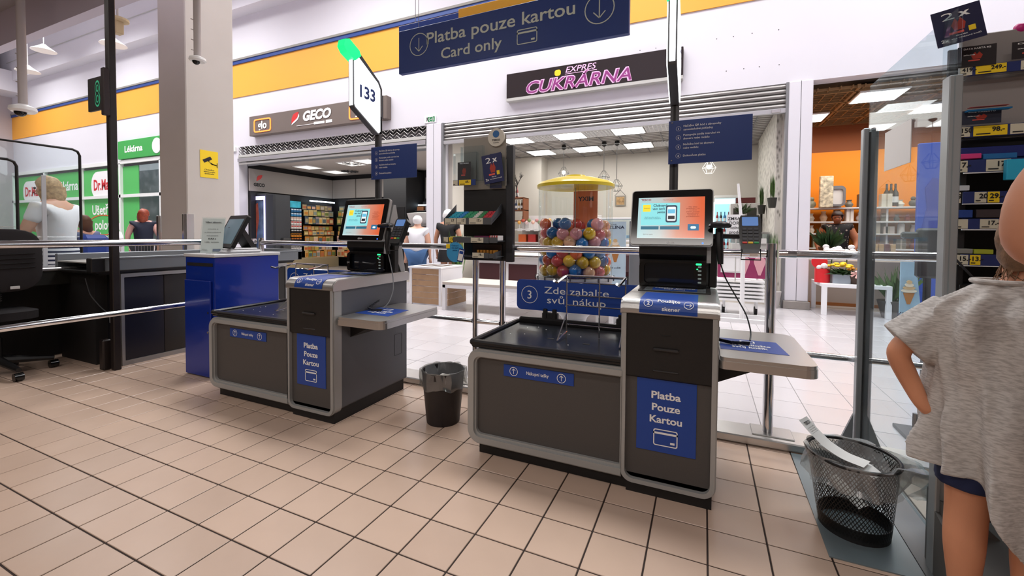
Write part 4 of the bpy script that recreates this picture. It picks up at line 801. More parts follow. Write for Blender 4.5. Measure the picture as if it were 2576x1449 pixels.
# ---------------------------------------------------------------- security gate plate, glass partition, paper notice
plm = M('plate_blue_grey', '#76848a', .35, .35, var=.05, vscale=3)
fp = wthing('floor_plate', 'blue-grey metal plate on the floor under the mesh bin', 'floor plate', (1.95, 1.0, 0)); obj('plate', MB().prism([(1.792, .617), (2.06, .617), (2.08, 1.41), (1.80, 1.41)], 'z', 0, .004), plm, fp)
obj('strip', MB().prism([(2.062, .617), (2.19, .617), (2.19, 1.41), (2.082, 1.41)], 'z', 0, .006), M('plate_dark', '#656c70', .4, .35), fp)
ug = wthing('glass_partition', 'clear glass partition held by grey uprights behind the mesh bin', 'partition', (2.12, 1.1, 0)); XG = 2.097; gr = M('upright_grey', '#979ca0', .4, .45)
u1 = obj('upright', MB().cbox(XG-.025, XG-.002, 1.43, 1.475, .05, 1.66, .004), gr, ug); obj('upright', MB().cbox(XG+.006, XG+.035, 1.43, 1.475, .05, 1.655, .004), M('upright_dark', '#4f5559', .4, .45), ug); obj('gasket', MB().box(XG-.002, XG+.006, 1.435, 1.47, .05, 1.64), blackm, ug)
for s in (-1, 1): obj('gusset', MB().prism([(XG+s*.03, .05), (XG+s*.10, .05), (XG+s*.03, .24)], 'y', 1.445, 1.46), gr, ug)
obj('foot', MB().cbox(XG-.12, XG+.12, 1.38, 1.52, .044, .056, .003), gr, ug)
obj('glass_sheet', MB().box(XG-.001, XG+.003, .66, 1.45, .12, 1.865), glass, ug)
u2 = obj('upright', MB().cbox(XG-.012, XG+.022, .66, .71, 0, 1.655, .003), M('upright_light', '#9ba1a4', .4, .4), ug); obj('inner_glass_clamp', MB().cbox(XG-.01, XG+.02, .67, .72, 1.655, 1.86, .003), clear, ug)
obj('foot_wedge', MB().prism([(XG-.0, 0), (XG+.30, 0), (XG+.30, .03), (XG+.055, .26), (XG-.0, .26)], 'y', .60, .75), M('wedge_grey', '#5b5a58', .5, .2), ug)
obj('foot_wedge', MB().prism([(.66, .0), (.10, .0), (.10, .02), (.66, .22)], 'x', XG-.012, XG+.30), M('wedge_grey', '#5b5a58', .5, .2), ug)
q = MB(); q.tube(smooth_path([(XG-.07, 1.40, .42), (XG-.08, 1.40, .22), (XG-.03, 1.40, .16), (XG+.0, 1.40, .24)], 6, 3), .012, 8); 
pn = wthing('paper_notice', 'blank white sheet taped to the glass partition', 'notice', (XG, 1.1, 1.5)); a = PX(2231, 335, XG); b = PX(2294, 408, XG); obj('sheet', MB().box(XG-.006, XG-.003, b.y, a.y, b.z+.0, a.z), paper, pn)
hk = wthing('hook', 'grey bent metal hook beside the hand of the child', 'hook', (2.05, .9, .3)); P1 = [PY(x, y, .72) for x, y in ((2303, 1040), (2301, 1085), (2312, 1112), (2325, 1112), (2330, 1090), (2331, 1080))]
q = MB(); q.tube(smooth_path(P1, 5, 2), .008, 8); obj('bar', q, gr, hk, smooth=True); obj('bar', MB().cbox(P1[-1].x-.005, P1[-1].x+.05, .71, .735, P1[-1].z-.01, P1[-1].z+.015, .003), gr, hk)
# ceiling poles with dome cameras
cwm = M('conduit_white', '#b4acab', .5)
for (px, py, Y, top, lab) in ((497, 152, 1.2, 4.25, 'white dome camera on a long conduit pole in front of the big pillar'), (58, 278, 1.2, 4.25, 'white dome camera on a long conduit pole at the far left')):
    p = PY(px, py, Y); cm = wthing('dome_camera', lab, 'camera', tuple(p)); q = MB(); q.tube([(p.x, p.y, p.z+.03), (p.x, p.y, top)], .028 if px > 100 else .042, 12); obj('pole', q, cwm, cm, smooth=True)
    s = 1 if px > 100 else 1.9; q = MB(); q.lathe([(.02*s, p.z+.04*s), (.062*s, p.z+.02*s), (.066*s, p.z-.0), (.055*s, p.z-.012*s)], (p.x, p.y), 24); obj('housing', q, whitep, cm, smooth=True); q = MB(); q.ball((p.x, p.y-.012*s, p.z-.012*s), .03*s, 14, 8); obj('dome', q, blackg, cm, smooth=True)
    for k in range(4): q = MB(); q.tube([(p.x-.03*s, p.y-.01, p.z+.09*s+k*.09*s), (p.x-.055*s, p.y-.02, p.z+.10*s+k*.09*s)], .004*s, 5); obj('cable_tie', q, cwm, cm)
sp = wthing('wall_speaker', 'beige hanging loudspeaker box behind the black post', 'speaker', tuple(PY(295, 65, 2.2))); p = PY(296, 65, 2.2); q = MB(); q.lathe([(.13, p.z+.10), (.13, p.z+.07), (.09, p.z+.05)], (p.x, p.y), 16); q.cbox(p.x-.05, p.x+.06, p.y-.05, p.y+.05, p.z-.12, p.z+.06, .01); obj('box', q, M('beige_plastic', '#c9b48f', .6), sp); q = MB(); q.tube([(p.x, p.y, p.z+.1), (p.x, p.y, 4.6)], .014, 6); q.box(p.x-.3, p.x+.3, 1.6, p.y+.05, 4.58, 4.62); obj('pole', q, cwm, sp)
for k, (px, py) in enumerate(((110, 128), (215-145, 180), (285, 113))):
    p = PY(px, py, 5.2); o = wthing('pendant_lamp', ('white round pendant lamp high on the left, farther one', 'white conical pendant lamp high on the left above the dome camera', 'white round pendant lamp high beside the black post')[k], 'lamp', tuple(p))
    q = MB(); q.lathe([(.05, p.z+.2), (.10, p.z+.15), (.28, p.z+.02), (.30, p.z)], (p.x, p.y), 20); obj('shade', q, M('lamp_shade_white', '#f3f3f5', .4), o, smooth=True); q = MB(); q.tube([(p.x, p.y, p.z+.2), (p.x, p.y, 8.4)], .012, 5); obj('cord', q, whitep, o)
# ================================================================== SMALL DISPLAY STAND ON THE RAIL
def pal(i, cols): return M('print_'+cols[i % len(cols)].strip('#'), cols[i % len(cols)], .5)
def pyb(px0, py0, px1, py1, Y): a = PY(px0, py0, Y); b = PY(px1, py1, Y); return a.x, b.x, b.z, a.z
YD = 1.47
ds = wthing('display_stand', 'black display stand with grey header and tilted sweet trays fixed at the rail', 'display stand', (-.05, YD, .95))
x0, x1, zb, zt = -.20, .155, .945, 1.80
obj('back_panel', MB().cbox(x0, .135, YD-.005, YD+.01, zb, 1.46, .002), black, ds); obj('side_wall', MB().cbox(.135, .185, YD-.012, YD+.03, zb-.005, 1.73, .003), M('stand_side', '#22242a', .45), ds)
obj('header_board', MB().cbox(x0, .13, YD-.008, YD, 1.44, 1.805, .002), M('header_taupe', '#8f897f', .6), ds)
lp = obj('logo_disc', MB().prism(circ(.062, 1.79, .062), 'y', YD-.022, YD-.009), M('disc_ivory', '#cfcabd', .5), ds); obj('logo_dot', MB().prism(circ(.062, 1.812, .024), 'y', YD-.024, YD-.022), M('logo_blue', '#0f5a96', .4), lp)
t = MB(); addtext(t, 'TESCO', .012, .062, (.062, 1.765), frame_m((0, YD-.0225, 0)), .03); addtext(t, 'mobile', .009, .042, (.062, 1.750), frame_m((0, YD-.0225, 0)), .0); obj('lettering', t, txtk, lp)
def leaflet_pocket(x0, x1, z0, z1, y, par, m):
    q = MB(); q.box(x0, x1, y-.03, y-.028, z0, z1); q.box(x0, x0+.002, y-.03, y, z0, z1); q.box(x1-.002, x1, y-.03, y, z0, z1); q.box(x0, x1, y-.03, y, z0, z0+.002); obj('pocket', q, m, par)
leaflet_pocket(-.205, -.03, 1.50, 1.74, YD-.012, ds, clear); leaflet_pocket(-.245, -.06, 1.47, 1.69, YD-.045, ds, clear); leaflet_pocket(.0, .128, 1.46, 1.65, YD-.012, ds, clear)
def promo_card(name, lab, c, w, h, rot, Y, col, lines, badge=None, inset=None, cat='card', d='F', yel_=True):
    o = wthing(name, lab, cat, (c[0], Y, c[1])); mt = frame_m((c[0], Y, c[1])) @ Matrix.Rotation(rot, 4, 'Z')
    q = MB(mt); q.box(-w/2, w/2, -h/2, h/2, -.0015, 0); b = obj('sheet', q, M('print_'+col.strip('#'), col, .45), o)
    t = MB()
    for (s, hh, ww, u, v, bo) in lines: addtext(t, s, hh*h, ww*w, (u*w, v*h), mt, bo)
    obj('lettering', t, txtw, o)
    if badge: q = MB(mt); q.box(badge[0]*w, badge[1]*w, badge[2]*h, badge[3]*h, 0, .001); obj('badge', q, yel, o)
    if inset:
        q = MB(mt); q.prism([(x*w, z*h) for x, z in ((-.15, .02), (-.05, .20), (.0, .08), (.06, .2), (.15, .03), (.1, -.14), (-.1, -.14))], 'z', 0, .0008); obj('figures', q, M('figures_red', '#a8321f', .5), o)
        q = MB(mt); q.box(-.22*w, .08*w, -.23*h, -.17*h, 0, .001); obj('band', q, M('coral', '#e0574a', .5), o)
    return o
L2X = [('2', .20, .26, -.18, .2, .0), ('x', .18, .24, .15, .22, .04), ('2x', .08, .16, -.33, -.40, .02), ('více dat', .035, .24, .02, -.30, .02), ('více Clubcard bodů', .035, .60, .1, -.375, .01)]
promo_card('promo_card', 'tilted dark blue promotion card 2x on the small display stand', (.052, 1.575), .150, .195, math.radians(8), YD-.05, '#101a50', L2X, (.18, .32, -.24, -.10), True)
promo_card('leaflet', 'dark leaflet in the right pocket behind the tilted promotion card', (.065, 1.56), .09, .235, 0, YD-.03, '#181b3c', [('mobile', .03, .5, .1, .44, .02)])
promo_card('leaflet', 'dark brown leaflet in the clear left pocket above tag 69', (-.165, 1.565), .105, .13, 0, YD-.06, '#2b2427', [('TESCO MOBILE', .06, .7, 0, .40, .02)], None, True)
def price_tag(par, x0, x1, z0, z1, y, txt, col='card', wide=False):
    m = yel if col == 'y' else tagm; q = MB(); q.cbox(x0, x1, y-.0015, y, z0, z1, .0005); o = obj('price_tag', q, m, par); t = MB(); g = frame_m((0, y-.0017, 0)); w, h = x1-x0, z1-z0
    if txt: addtext(t, txt, h*.42, None, (x1-w*.27, z0+h*.42), g, .03)
    t.xf = g; t.add([(x0+w*.08, z0+h*.15, .0012), (x0+w*.5, z0+h*.15, .0012), (x0+w*.5, z0+h*.25, .0012), (x0+w*.08, z0+h*.25, .0012)], [(0, 1, 2, 3)]); t.xf = None; obj('lettering', t, txtk, o); return o
obj('tag_rail', MB().cbox(-.245, -.065, YD-.078, YD-.074, 1.465, 1.505, .001), navy, ds); price_tag(ds, -.243, -.205, 1.467, 1.503, YD-.079, '', 'c'); price_tag(ds, -.195, -.10, 1.467, 1.503, YD-.079, '69.-', 'y')
trm = M('tray_grey', '#4d5054', .45)
def tray(zf, zbk, dep, xa, xb, par, hgt=.035):
    """tilted tray: front lip at zf, back edge at zbk"""
    yf, yb_ = YD-dep, YD-.006; q = MB(); q.prism([(yf, zf-hgt*.2), (yb_, zbk), (yb_, zbk+.003), (yf, zf-hgt*.2+.003)], 'x', xa, xb); q.prism([(yf-.004, zf-hgt*.5), (yf, zf-hgt*.5), (yf, zf+hgt*.5), (yf-.004, zf+hgt*.5)], 'x', xa, xb)
    for x in (xa, xb-.003): q.prism([(yf, zf-hgt*.5), (yb_, zbk-.01), (yb_, zbk+.055), (yf, zf+hgt*.5)], 'x', x, x+.003)
    return obj('tray', q, trm, par), yf
tr1, yf = tray(1.215, 1.285, .16, -.262, .10, ds, .045)
for a, b, s in ((-.255, -.165, '17'), (-.16, -.09, '17'), (-.065, .04, '17.-')): price_tag(ds, a, b, 1.195, 1.235, yf-.004, s)
gum = ['#18a0b8', '#1d86c8', '#2f9a6a', '#1e7f70', '#c8303c', '#d8d4cc', '#2f8a50', '#b8283a']
g0 = wthing('gum_pack', 'small gum pack in the tilted upper tray of the display stand', 'sweets', (-.24, yf+.02, 1.222), 'gum packs in the tilted tray')
gm = {}
cnt = 0
for j in range(6):
    for i in range(9):
        fy = yf+.012+j*.022; z = 1.212+(1.285-1.212)*(fy-yf)/.154+.006; x = -.250+i*.038; c = gum[(0 if i < 2 else 1 if i < 3 else 2 if i < 5 else 4+(i % 4))]
        if c not in gm: q = MB(); q.cbox(0, .034, 0, .018, 0, .011, .001); q.m = 1; q.box(.006, .026, .004, .012, .0108, .0114); gm[c] = q
        if cnt == 0: body = obj('pack', MB().cbox(x, x+.034, fy, fy+.018, z, z+.011, .001), pal(0, [c]), g0)
        else:
            o = bpy.data.objects.new('gum_pack', None); o.location = (x, fy, z); COL.objects.link(o); o['label'] = 'small gum pack in the tilted upper tray of the display stand'; o['category'] = 'sweets'; o['group'] = 'gum packs in the tilted tray'
            if not isinstance(gm[c], bpy.types.Mesh): me = gm[c].mesh('pack'); me.materials.append(pal(0, [c])); me.materials.append(M('wrapper_white', '#e8ecec', .4)); me.polygons.foreach_set('material_index', gm[c].mi[:len(me.polygons)]); gm[c] = me
            p = bpy.data.objects.new('pack', gm[c]); COL.objects.link(p); p.parent = o
        cnt += 1
q = MB(); q.cbox(-.285, .13, YD-.14, YD-.006, 1.080, 1.086, .001); q.cbox(-.295, .075, YD-.146, YD-.14, 1.070, 1.108, .001); q.cbox(.078, .135, YD-.146, YD-.14, 1.072, 1.108, .001); obj('tray', q, trm, ds)
price_tag(ds, -.275, -.24, 1.072, 1.106, YD-.147, '', 'c'); price_tag(ds, -.232, -.20, 1.072, 1.106, YD-.147, '12', 'y'); price_tag(ds, -.06, .035, 1.072, 1.106, YD-.147, '12.-')
def boxth(name, lab, cat, b, m, grp=None, sub=None):
    o = wthing(name, lab, cat, (b[0], b[2], b[4]), grp); obj('box', MB().cbox(*b, .0015), m, o); return o
boxth('chocolate_box', 'purple and orange chocolate box on the middle tray of the stand', 'sweets', (-.05, .06, YD-.12, YD-.04, 1.087, 1.118), M('choc_purple', '#6a2a50', .4))
for k in range(8): boxth('candy_bar', 'red and white striped candy bar at the right of the middle tray', 'sweets', (.064+k*.0085, .070+k*.0085, YD-.12, YD-.04, 1.087, 1.12), M('candy_'+('red', 'white')[k % 2], ('#c83038', '#e8e4e2')[k % 2], .4), 'striped candy bars on the middle tray')
for k, c in enumerate(('#d8c820', '#2c8040', '#e4e4dc', '#b0b8a0')): boxth('wrapped_snack', ('yellow', 'green', 'white', 'pale')[k]+' wrapped snack lying in the middle tray of the stand', 'sweets', (-.24+k*.045, -.205+k*.045, YD-.12, YD-.05, 1.087+k*.001, 1.112), pal(k, [c]))
q = MB(); q.cbox(-.20, .12, YD-.12, YD-.006, .975, .981, .001); q.cbox(-.06, .065, YD-.128, YD-.12, .968, 1.005, .001); q.prism([(YD-.13, .965), (YD-.006, .955), (YD-.006, 1.02), (YD-.13, 1.005)], 'x', .10, .104); q.cbox(.066, .12, YD-.128, YD-.12, .97, 1.0, .001); obj('tray', q, trm, ds); price_tag(ds, -.058, .03, .97, 1.004, YD-.129, '19.-'); obj('inner_back', MB().cbox(-.12, .105, YD-.02, YD-.008, .98, 1.06, .001), M('card_brown', '#4a3a34', .7), ds)
for k in range(6): boxth('caramel', 'gold wrapped caramel in the lowest tray of the stand', 'sweets', (-.04+k*.024, -.022+k*.024, YD-.10, YD-.05, .982, 1.022), M('gold_wrap', '#c58a3a', .3, .5), 'gold caramels in the lowest tray')
o = wthing('price_disc', 'round sky-blue hanging card with a phone picture in front of the stand', 'card', (-.16, YD-.16, 1.0)); dc = obj('disc', MB().prism(circ(-.175, 1.005, .068), 'y', YD-.16, YD-.157), M('disc_sky', '#3d9bd0', .4), o)
obj('badge', MB().cbox(-.245, -.215, YD-.164, YD-.16, 1.03, 1.06, .001), yel, o); mt = frame_m((-.125, YD-.165, .985)) @ Matrix.Rotation(math.radians(-12), 4, 'Z'); q = MB(mt); q.prism(rrect(-.022, .022, -.045, .045, .005, 3), 'z', 0, .004); ph_ = obj('phone_picture', q, navy, o); q = MB(mt); q.box(-.018, .018, -.036, .036, .004, .0045); obj('phone_screen', q, whitep, ph_); q = MB(mt); q.box(-.015, .015, .01, .03, .0045, .005); obj('phone_card', q, blue, ph_)
t = MB(); addtext(t, 'Clubcard\nvám šetří\npeníze', .011, .055, (-.175, 1.045), frame_m((0, YD-.161, 0)), .01); obj('lettering', t, M('disc_ink', '#0f4a78', .5), o); q = MB(); q.tube([(-.175, YD-.158, 1.07), (-.17, YD-.14, 1.085)], .0015, 4); obj('string', q, lgrey, o)
# ================================================================== CAPSULE MACHINE
GX, GY = .467, 2.0
vm = wthing('capsule_machine', 'clear drum capsule machine with yellow lid full of coloured balls', 'vending machine', (GX, GY, 0))
q = MB(); q.lathe([(.17, 0), (.17, .03), (.05, .05), (.045, .38), (.07, .42), (.10, .50)], (GX, GY), 28); obj('pedestal', q, M('machine_grey', '#c2c4c6', .4), vm, smooth=True)
obj('collar', MB().lathe([(.10, .5), (.20, .60), (.22, .66)], (GX, GY), 32), M('machine_grey', '#c2c4c6', .4), vm, smooth=True)
q = MB(); q.lathe([(.16, .64), (.22, .67), (.275, .75), (.288, .80), (.296, .80), (.296, .815), (.28, .815), (.26, .79)], (GX, GY), 48, cap=False); bw = obj('bowl', q, M('bowl_grey', '#b0b2b4', .35), vm, smooth=True)
for k in range(18): an = k*PI/9; obj('tab', MB().box(GX+.297*math.cos(an)-.004, GX+.297*math.cos(an)+.004, GY+.297*math.sin(an)-.004, GY+.297*math.sin(an)+.004, .79, .82), dgrey, bw)
q = MB(); q.lathe([(.279, .81), (.279, 1.50)], (GX, GY), 64, cap=False); obj('drum', q, glassmat('drum_acrylic', '#fafdfc', .4, .04, .0), vm, smooth=True)
q = MB(); q.lathe([(.272, 1.485), (.290, 1.483), (.292, 1.505), (.27, 1.524), (.16, 1.556), (.08, 1.568), (.075, 1.578), (.02, 1.58)], (GX, GY), 56); obj('lid', q, M('lid_yellow', '#e8cf22', .3, coat=.3), vm, smooth=True)
q = MB(); q.tube([(GX-.0, GY, .8), (GX, GY, 1.50)], .005, 6); obj('rod', q, steel, vm)
for (an) in (200, 290, 340): a_ = math.radians(an); q = MB(); q.tube([(GX+.276*math.cos(a_), GY+.276*math.sin(a_), .82), (GX+.276*math.cos(a_), GY+.276*math.sin(a_), 1.495)], .003, 5); obj('seam', q, clear, vm)
pn = obj('poster', MB().box(GX-.07, GX+.125, GY+.20, GY+.205, 1.0, 1.48), M('poster_coral', '#f59068', .5), vm, 'orange printed panel seen through the drum, lettering reversed'); t = MB(); g = frame_m((0, GY+.1995, 0)); addtext(t, 'MIXY', .035, .125, (GX+.03, 1.40), g, .03, mirror=True); obj('lettering', t, M('ink_plum', '#4a3a58', .5), pn); t = MB(); addtext(t, 'BOULY', .05, .145, (GX+.03, 1.16), g, .03, mirror=True); obj('lettering', t, M('ink_cream', '#f0dccc', .5), pn)
ballc = [('red', '#d63a3e'), ('blue', '#0f6fb8'), ('yellow', '#eec21e'), ('pink', '#e89aa4'), ('peach', '#f0b890'), ('orange', '#e0602a')]
shell = M('capsule_clear', '#e9dfdc', .08, trans=.55); bm_ = {}
for nm, c in ballc:
    q = MB(); q.ball((0, 0, 0), .0455, 18, 12); me = q.mesh('shell', True); me.materials.append(M('capsule_'+nm, c, .1, coat=.6, var=.05)); me.materials.append(M('capsule_pale_'+nm, c, .08, trans=.35, coat=.5))
    me.polygons.foreach_set('material_index', [1 if p.center.z > .004 else 0 for p in me.polygons]); bm_[nm] = me
rb = random.Random(5); nb = 0
for L in range(6):
    z = .865+L*.068
    for (R_, n) in ((.228, 15), (.135, 9), (.045, 2)):
        if R_ < .2 and L < 4: continue
        if L == 5 and R_ > .2: n = 6
        for k in range(n):
            if L == 5 and (rb.random() < .45): continue
            an = 2*PI*(k+.5*(L % 2)+rb.uniform(-.05, .05))/ (15 if R_ > .2 else 9 if R_ > .1 else 2)*(1 if not (L == 5 and R_ > .2) else 2.5)
            nm = rb.choice(['red', 'red', 'blue', 'blue', 'yellow', 'yellow', 'pink', 'peach', 'orange']); col_ = dict(ballc)[nm]
            o = bpy.data.objects.new('capsule_ball', bm_[nm]); COL.objects.link(o); o.location = (GX+R_*math.cos(an), GY+R_*math.sin(an), z+rb.uniform(-.01, .01)); o.rotation_euler = (rb.uniform(-1.4, 1.4), rb.uniform(-1.4, 1.4), rb.uniform(0, 6))
            o['label'] = nm+' and clear plastic toy capsule piled in the drum of the capsule machine'; o['category'] = 'toy capsule'; o['group'] = nm+' capsules in the machine drum'; nb += 1
obj('capsules', MB().lathe([(.17, .80), (.17, 1.10)], (GX, GY), 20), M('capsule_core', '#6a4a50', .5), vm, kind='stuff')
# ================================================================== ARCADE: cube, bench, sign boards
wdm = M('oak_board', '#a88767', .55, var=.12, vscale=6); wf_ = M('white_frame', '#e8e6e8', .45)
cu = wthing('planter_cube', 'white framed cube table clad with oak boards behind checkout 133', 'table', (-2.6, 4.45, 0)); cx0, cx1, cy0, cy1, ct = -2.93, -2.33, 4.4, 5.05, .605
for x in (cx0, cx1-.045): obj('frame_post', MB().cbox(x, x+.045, cy0, cy0+.04, 0, ct-.03, .003), wf_, cu)
obj('top', MB().cbox(cx0-.02, cx1+.005, cy0-.01, cy1, ct-.03, ct, .003), wf_, cu); obj('side', MB().cbox(cx1-.03, cx1, cy0+.04, cy1, .0, ct-.03, .003), wf_, cu)
for k in range(6): obj('board', MB().cbox(cx0+.047, cx1-.047, cy0+.008, cy0+.03, .02+k*.093, .108+k*.093, .003), wdm, cu)
for k in range(3): obj('top_board', MB().box(cx0+.08+k*.16, cx0+.2+k*.16, cy0+.1, cy1-.1, ct, ct+.002), M('top_dark', '#5c5048', .6), cu)
bn = wthing('bench', 'long low white bench with oak boards beside the cube table', 'bench', (-1.4, 4.5, 0)); bx0, bx1, by0, by1 = -2.15, .35, 4.16, 4.78
obj('top', MB().cbox(bx0, bx1, by0, by1, .38, .42, .004), M('bench_top', '#c9bfb4', .5), bn); q = MB(); q.ring(rrect(by0, by1, .0, .38, .002, 1), rrect(by0+.05, by1-.05, .05, .34, .002, 1), 'x', bx0, bx0+.05); obj('end_frame', q, wf_, bn)
obj('apron', MB().cbox(bx0, bx1, by0, by0+.04, .33, .38, .003), wf_, bn); obj('end_frame', MB().cbox(bx1-.05, bx1, by0, by1, 0, .38, .003), wf_, bn)
for k in range(3): obj('board', MB().cbox(bx0+.055, bx0+.075, by0+.05, by1-.05, .055+k*.095, .145+k*.095, .003), wdm, bn)
def bunch(name, lab, c, r, h, n, col, seed, up=.8, w=.012, cat='plant', pot=None, potcol='#d8d4ce'):
    o = wthing(name, lab, cat, c); rr = random.Random(seed); q = MB()
    for k in range(n):
        an = rr.uniform(0, 2*PI); sp = rr.uniform(0, 1-up); base = (c[0]+rr.uniform(-r, r)*.4, c[1]+rr.uniform(-r, r)*.4, c[2]+(pot or 0)*.9); q.leaf(base, (math.cos(an)*sp, math.sin(an)*sp, up), h*rr.uniform(.6, 1), w, (math.cos(an+1.5), math.sin(an+1.5), 0.01), rr.uniform(0, .5)*(1-up))
    obj('leaves', q, M('leaf_'+col.strip('#'), col, .5, var=.3, vscale=20), o, kind='stuff')
    if pot: q = MB(); q.lathe([(r*.7, c[2]), (r, c[2]+pot), (r*.9, c[2]+pot)], (c[0], c[1]), 16); obj('pot', q, pal(0, [potcol]), o, smooth=True)
    return o
sb = wthing('ice_cream_board', 'tall pale blue board with a soft ice cream cone behind the capsule machine', 'sign board', (.36, 4, .4)); x0, x1, z0, z1 = pyb(1500, 558, 1572, 735, 4.0)
mt = frame_m((x0, 4.0, z0)); W1, H1 = x1-x0, z1-z0
q = MB(mt); q.box(0, W1, 0, H1, -.03, 0); obj('board', q, M('board_pale_blue', '#bcd4e2', .5, var=.06, vscale=5), sb); q = MB(); 
def softcone(mt, cx, cz, s, par, l=.001):
    q = MB(mt); q.prism([(cx-.22*s, cz), (cx+.22*s, cz), (cx+.06*s, cz-.55*s), (cx-.06*s, cz-.55*s)], 'z', 0, l); obj('cone', q, M('waffle', '#b5793f', .6), par)
    for k in range(4): w = .30-.065*k; q = MB(mt); q.prism([(cx+w*s*math.cos(a_*PI/8), cz+.10*s+.14*s*k+.09*s*math.sin(a_*PI/8)) for a_ in range(16)], 'z', l*.5, l*(2+k)); obj('swirl', q, M('cream_'+str(k % 2), ('#f1e4cc', '#d9b98a')[k % 2], .5), par)
softcone(mt, W1*.66, H1*.58, .24, sb); t = MB(); addtext(t, 'ZMRZLINA', .035, W1*.92, (W1*.5, H1*.90), mt, .03); addtext(t, 'TOČENÁ', .016, W1*.4, (W1*.5, H1*.95), mt, .01); addtext(t, 'NEJLEPŠÍ', .03, W1*.8, (W1*.5, H1*.03), mt, .03); addtext(t, 'chladivé svěží', .02, W1*.6, (W1*.55, H1*.33), mt, .01); obj('lettering', t, M('ink_dark_navy', '#26304a', .5), sb)
q = MB(); q.box(x0, x0+.03, 4.0, 4.3, 0, z0+.05); q.box(x1-.03, x1, 4.0, 4.3, 0, z0+.05); obj('leg', MB().cbox(x0, x0+.03, 4.03, 4.06, 0, z0+.1, .002), lgrey, sb); obj('leg', MB().cbox(x1-.03, x1, 4.03, 4.06, 0, z0+.1, .002), lgrey, sb)
cbn = wthing('side_cabinet', 'narrow grey cabinet standing behind the ice cream board', 'cabinet', (.65, 4.35, 0)); obj('body', MB().cbox(x1+.01, x1+.16, 4.2, 4.7, .05, 1.30, .004), mgrey, cbn); obj('leg', MB().cbox(x1+.16, x1+.20, 4.2, 4.24, 0, .98, .004), blackm, cbn); obj('tag', MB().cbox(x1+.09, x1+.13, 4.19, 4.20, 1.08, 1.17, .002), paper, cbn)
# confectioner's counter
ct_ = wthing('ice_cream_counter', 'white and maroon glazed ice cream counter in the sweet shop', 'counter', (-1.2, 7.4, 0)); maroon = M('maroon_panel', '#3f1a1e', .4); cw = M('counter_white', '#dcd9d8', .4)
obj('base', MB().cbox(-3.3, -.35, 7.25, 8.1, .05, .62, .01), cw, ct_)
for k in range(4): obj('maroon_panel', MB().cbox(-3.2+k*.72, -2.55+k*.72, 7.235, 7.25, .12, .48, .004), maroon, ct_)
obj('deck', MB().cbox(-3.35, -.3, 7.15, 8.15, .62, .70, .02), cw, ct_); obj('trim', MB().cbox(-3.35, -.3, 7.13, 7.15, .64, .68, .003), chrome, ct_)
ct2 = wthing('glazed_counter', 'curved white end counter with maroon front beside the capsule machine', 'counter', (-.2, 6.9, 0))
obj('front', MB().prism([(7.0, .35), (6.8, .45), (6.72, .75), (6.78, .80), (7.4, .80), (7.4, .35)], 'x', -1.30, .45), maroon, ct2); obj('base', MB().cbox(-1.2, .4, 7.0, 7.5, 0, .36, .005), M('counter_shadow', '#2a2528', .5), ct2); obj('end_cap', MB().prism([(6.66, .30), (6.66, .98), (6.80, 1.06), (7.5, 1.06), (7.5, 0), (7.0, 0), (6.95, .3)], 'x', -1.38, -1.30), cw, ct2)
for z in (.84, .92, 1.0): obj('rail', MB().cbox(-1.30, .5, 6.74, 6.80, z, z+.035, .005), cw, ct2)
obj('glass_front', MB().prism([(6.80, 1.03), (7.0, 1.42), (7.01, 1.42), (6.81, 1.03)], 'x', -1.3, .5), glass, ct2); obj('top_shelf', MB().cbox(-1.3, .5, 7.0, 7.4, 1.42, 1.45, .005), cw, ct2)
for k in range(5): boxth('ice_cream_tub', 'pale blue lined tub in the glazed counter', 'tub', (-1.2+k*.33, -.93+k*.33, 6.95, 7.35, 1.065, 1.12), M('tub_blue', '#9cc4dc', .4), 'tubs in the glazed counter')
boxth('note_sheet', 'white handwritten sheet clipped on the glazed counter', 'paper', (-.98, -.55, 6.9, 6.92, 1.22, 1.50), paper)
sh_ = wthing('wall_shelf', 'sweet shop shelf crowded with lollipops and bags left of the capsule machine', 'shelf', (-1.6, 8.6, 0)); obj('back', MB().cbox(-3.0, -.9, 9.2, 9.25, .0, 1.6, .005), cw, sh_)
for z in (.9, 1.22): obj('board', MB().cbox(-3.0, -.9, 8.7, 9.2, z, z+.03, .003), cw, sh_)
rs_ = random.Random(3)
for k in range(22):
    x = -2.9+k*.09; c = rs_.choice(['#c88a8a', '#e0b0a0', '#b84a3a', '#d8a050', '#8a4a3a', '#e8c8c8', '#c8506a', '#7a8a5a'])
    o = wthing('lollipop', 'decorated lollipop standing on the sweet shop shelf', 'sweets', (x, 8.8, 1.25), 'lollipops on the sweet shop shelf'); q = MB(); q.ball((x, 8.8+.03*(k % 3), 1.42+.05*(k % 2)), .048, 10, 6); obj('candy', q, pal(0, [c]), o); q = MB(); q.tube([(x, 8.8+.03*(k % 3), 1.25), (x, 8.8+.03*(k % 3), 1.40)], .006, 5); obj('stick', q, paper, o)
for k in range(8): boxth('price_card', 'white price card on the edge of the lollipop shelf', 'card', (-2.9+k*.22, -2.78+k*.22, 8.68, 8.70, 1.20, 1.27), paper, 'price cards on the lollipop shelf')
for k in range(7): boxth('sweet_bag', ('orange', 'red', 'brown', 'pink', 'dark red', 'cream', 'yellow')[k]+' bag of sweets on the lower board of the sweet shop shelf', 'sweets', (-2.9+k*.26, -2.70+k*.26, 8.75, 8.95, .93, 1.12), pal(k, ['#d8642a', '#b83028', '#5a3424', '#d88a90', '#7a2028', '#e0d0b0', '#d8b040']))
kr = wthing('wooden_crate', 'upright wooden crate shelf with bottles left of the capsule machine', 'crate', (-2.5, 9.0, 1.25)); cr = M('crate_brown', '#7a4526', .6); cp = PY(1300, 560, 8.95)
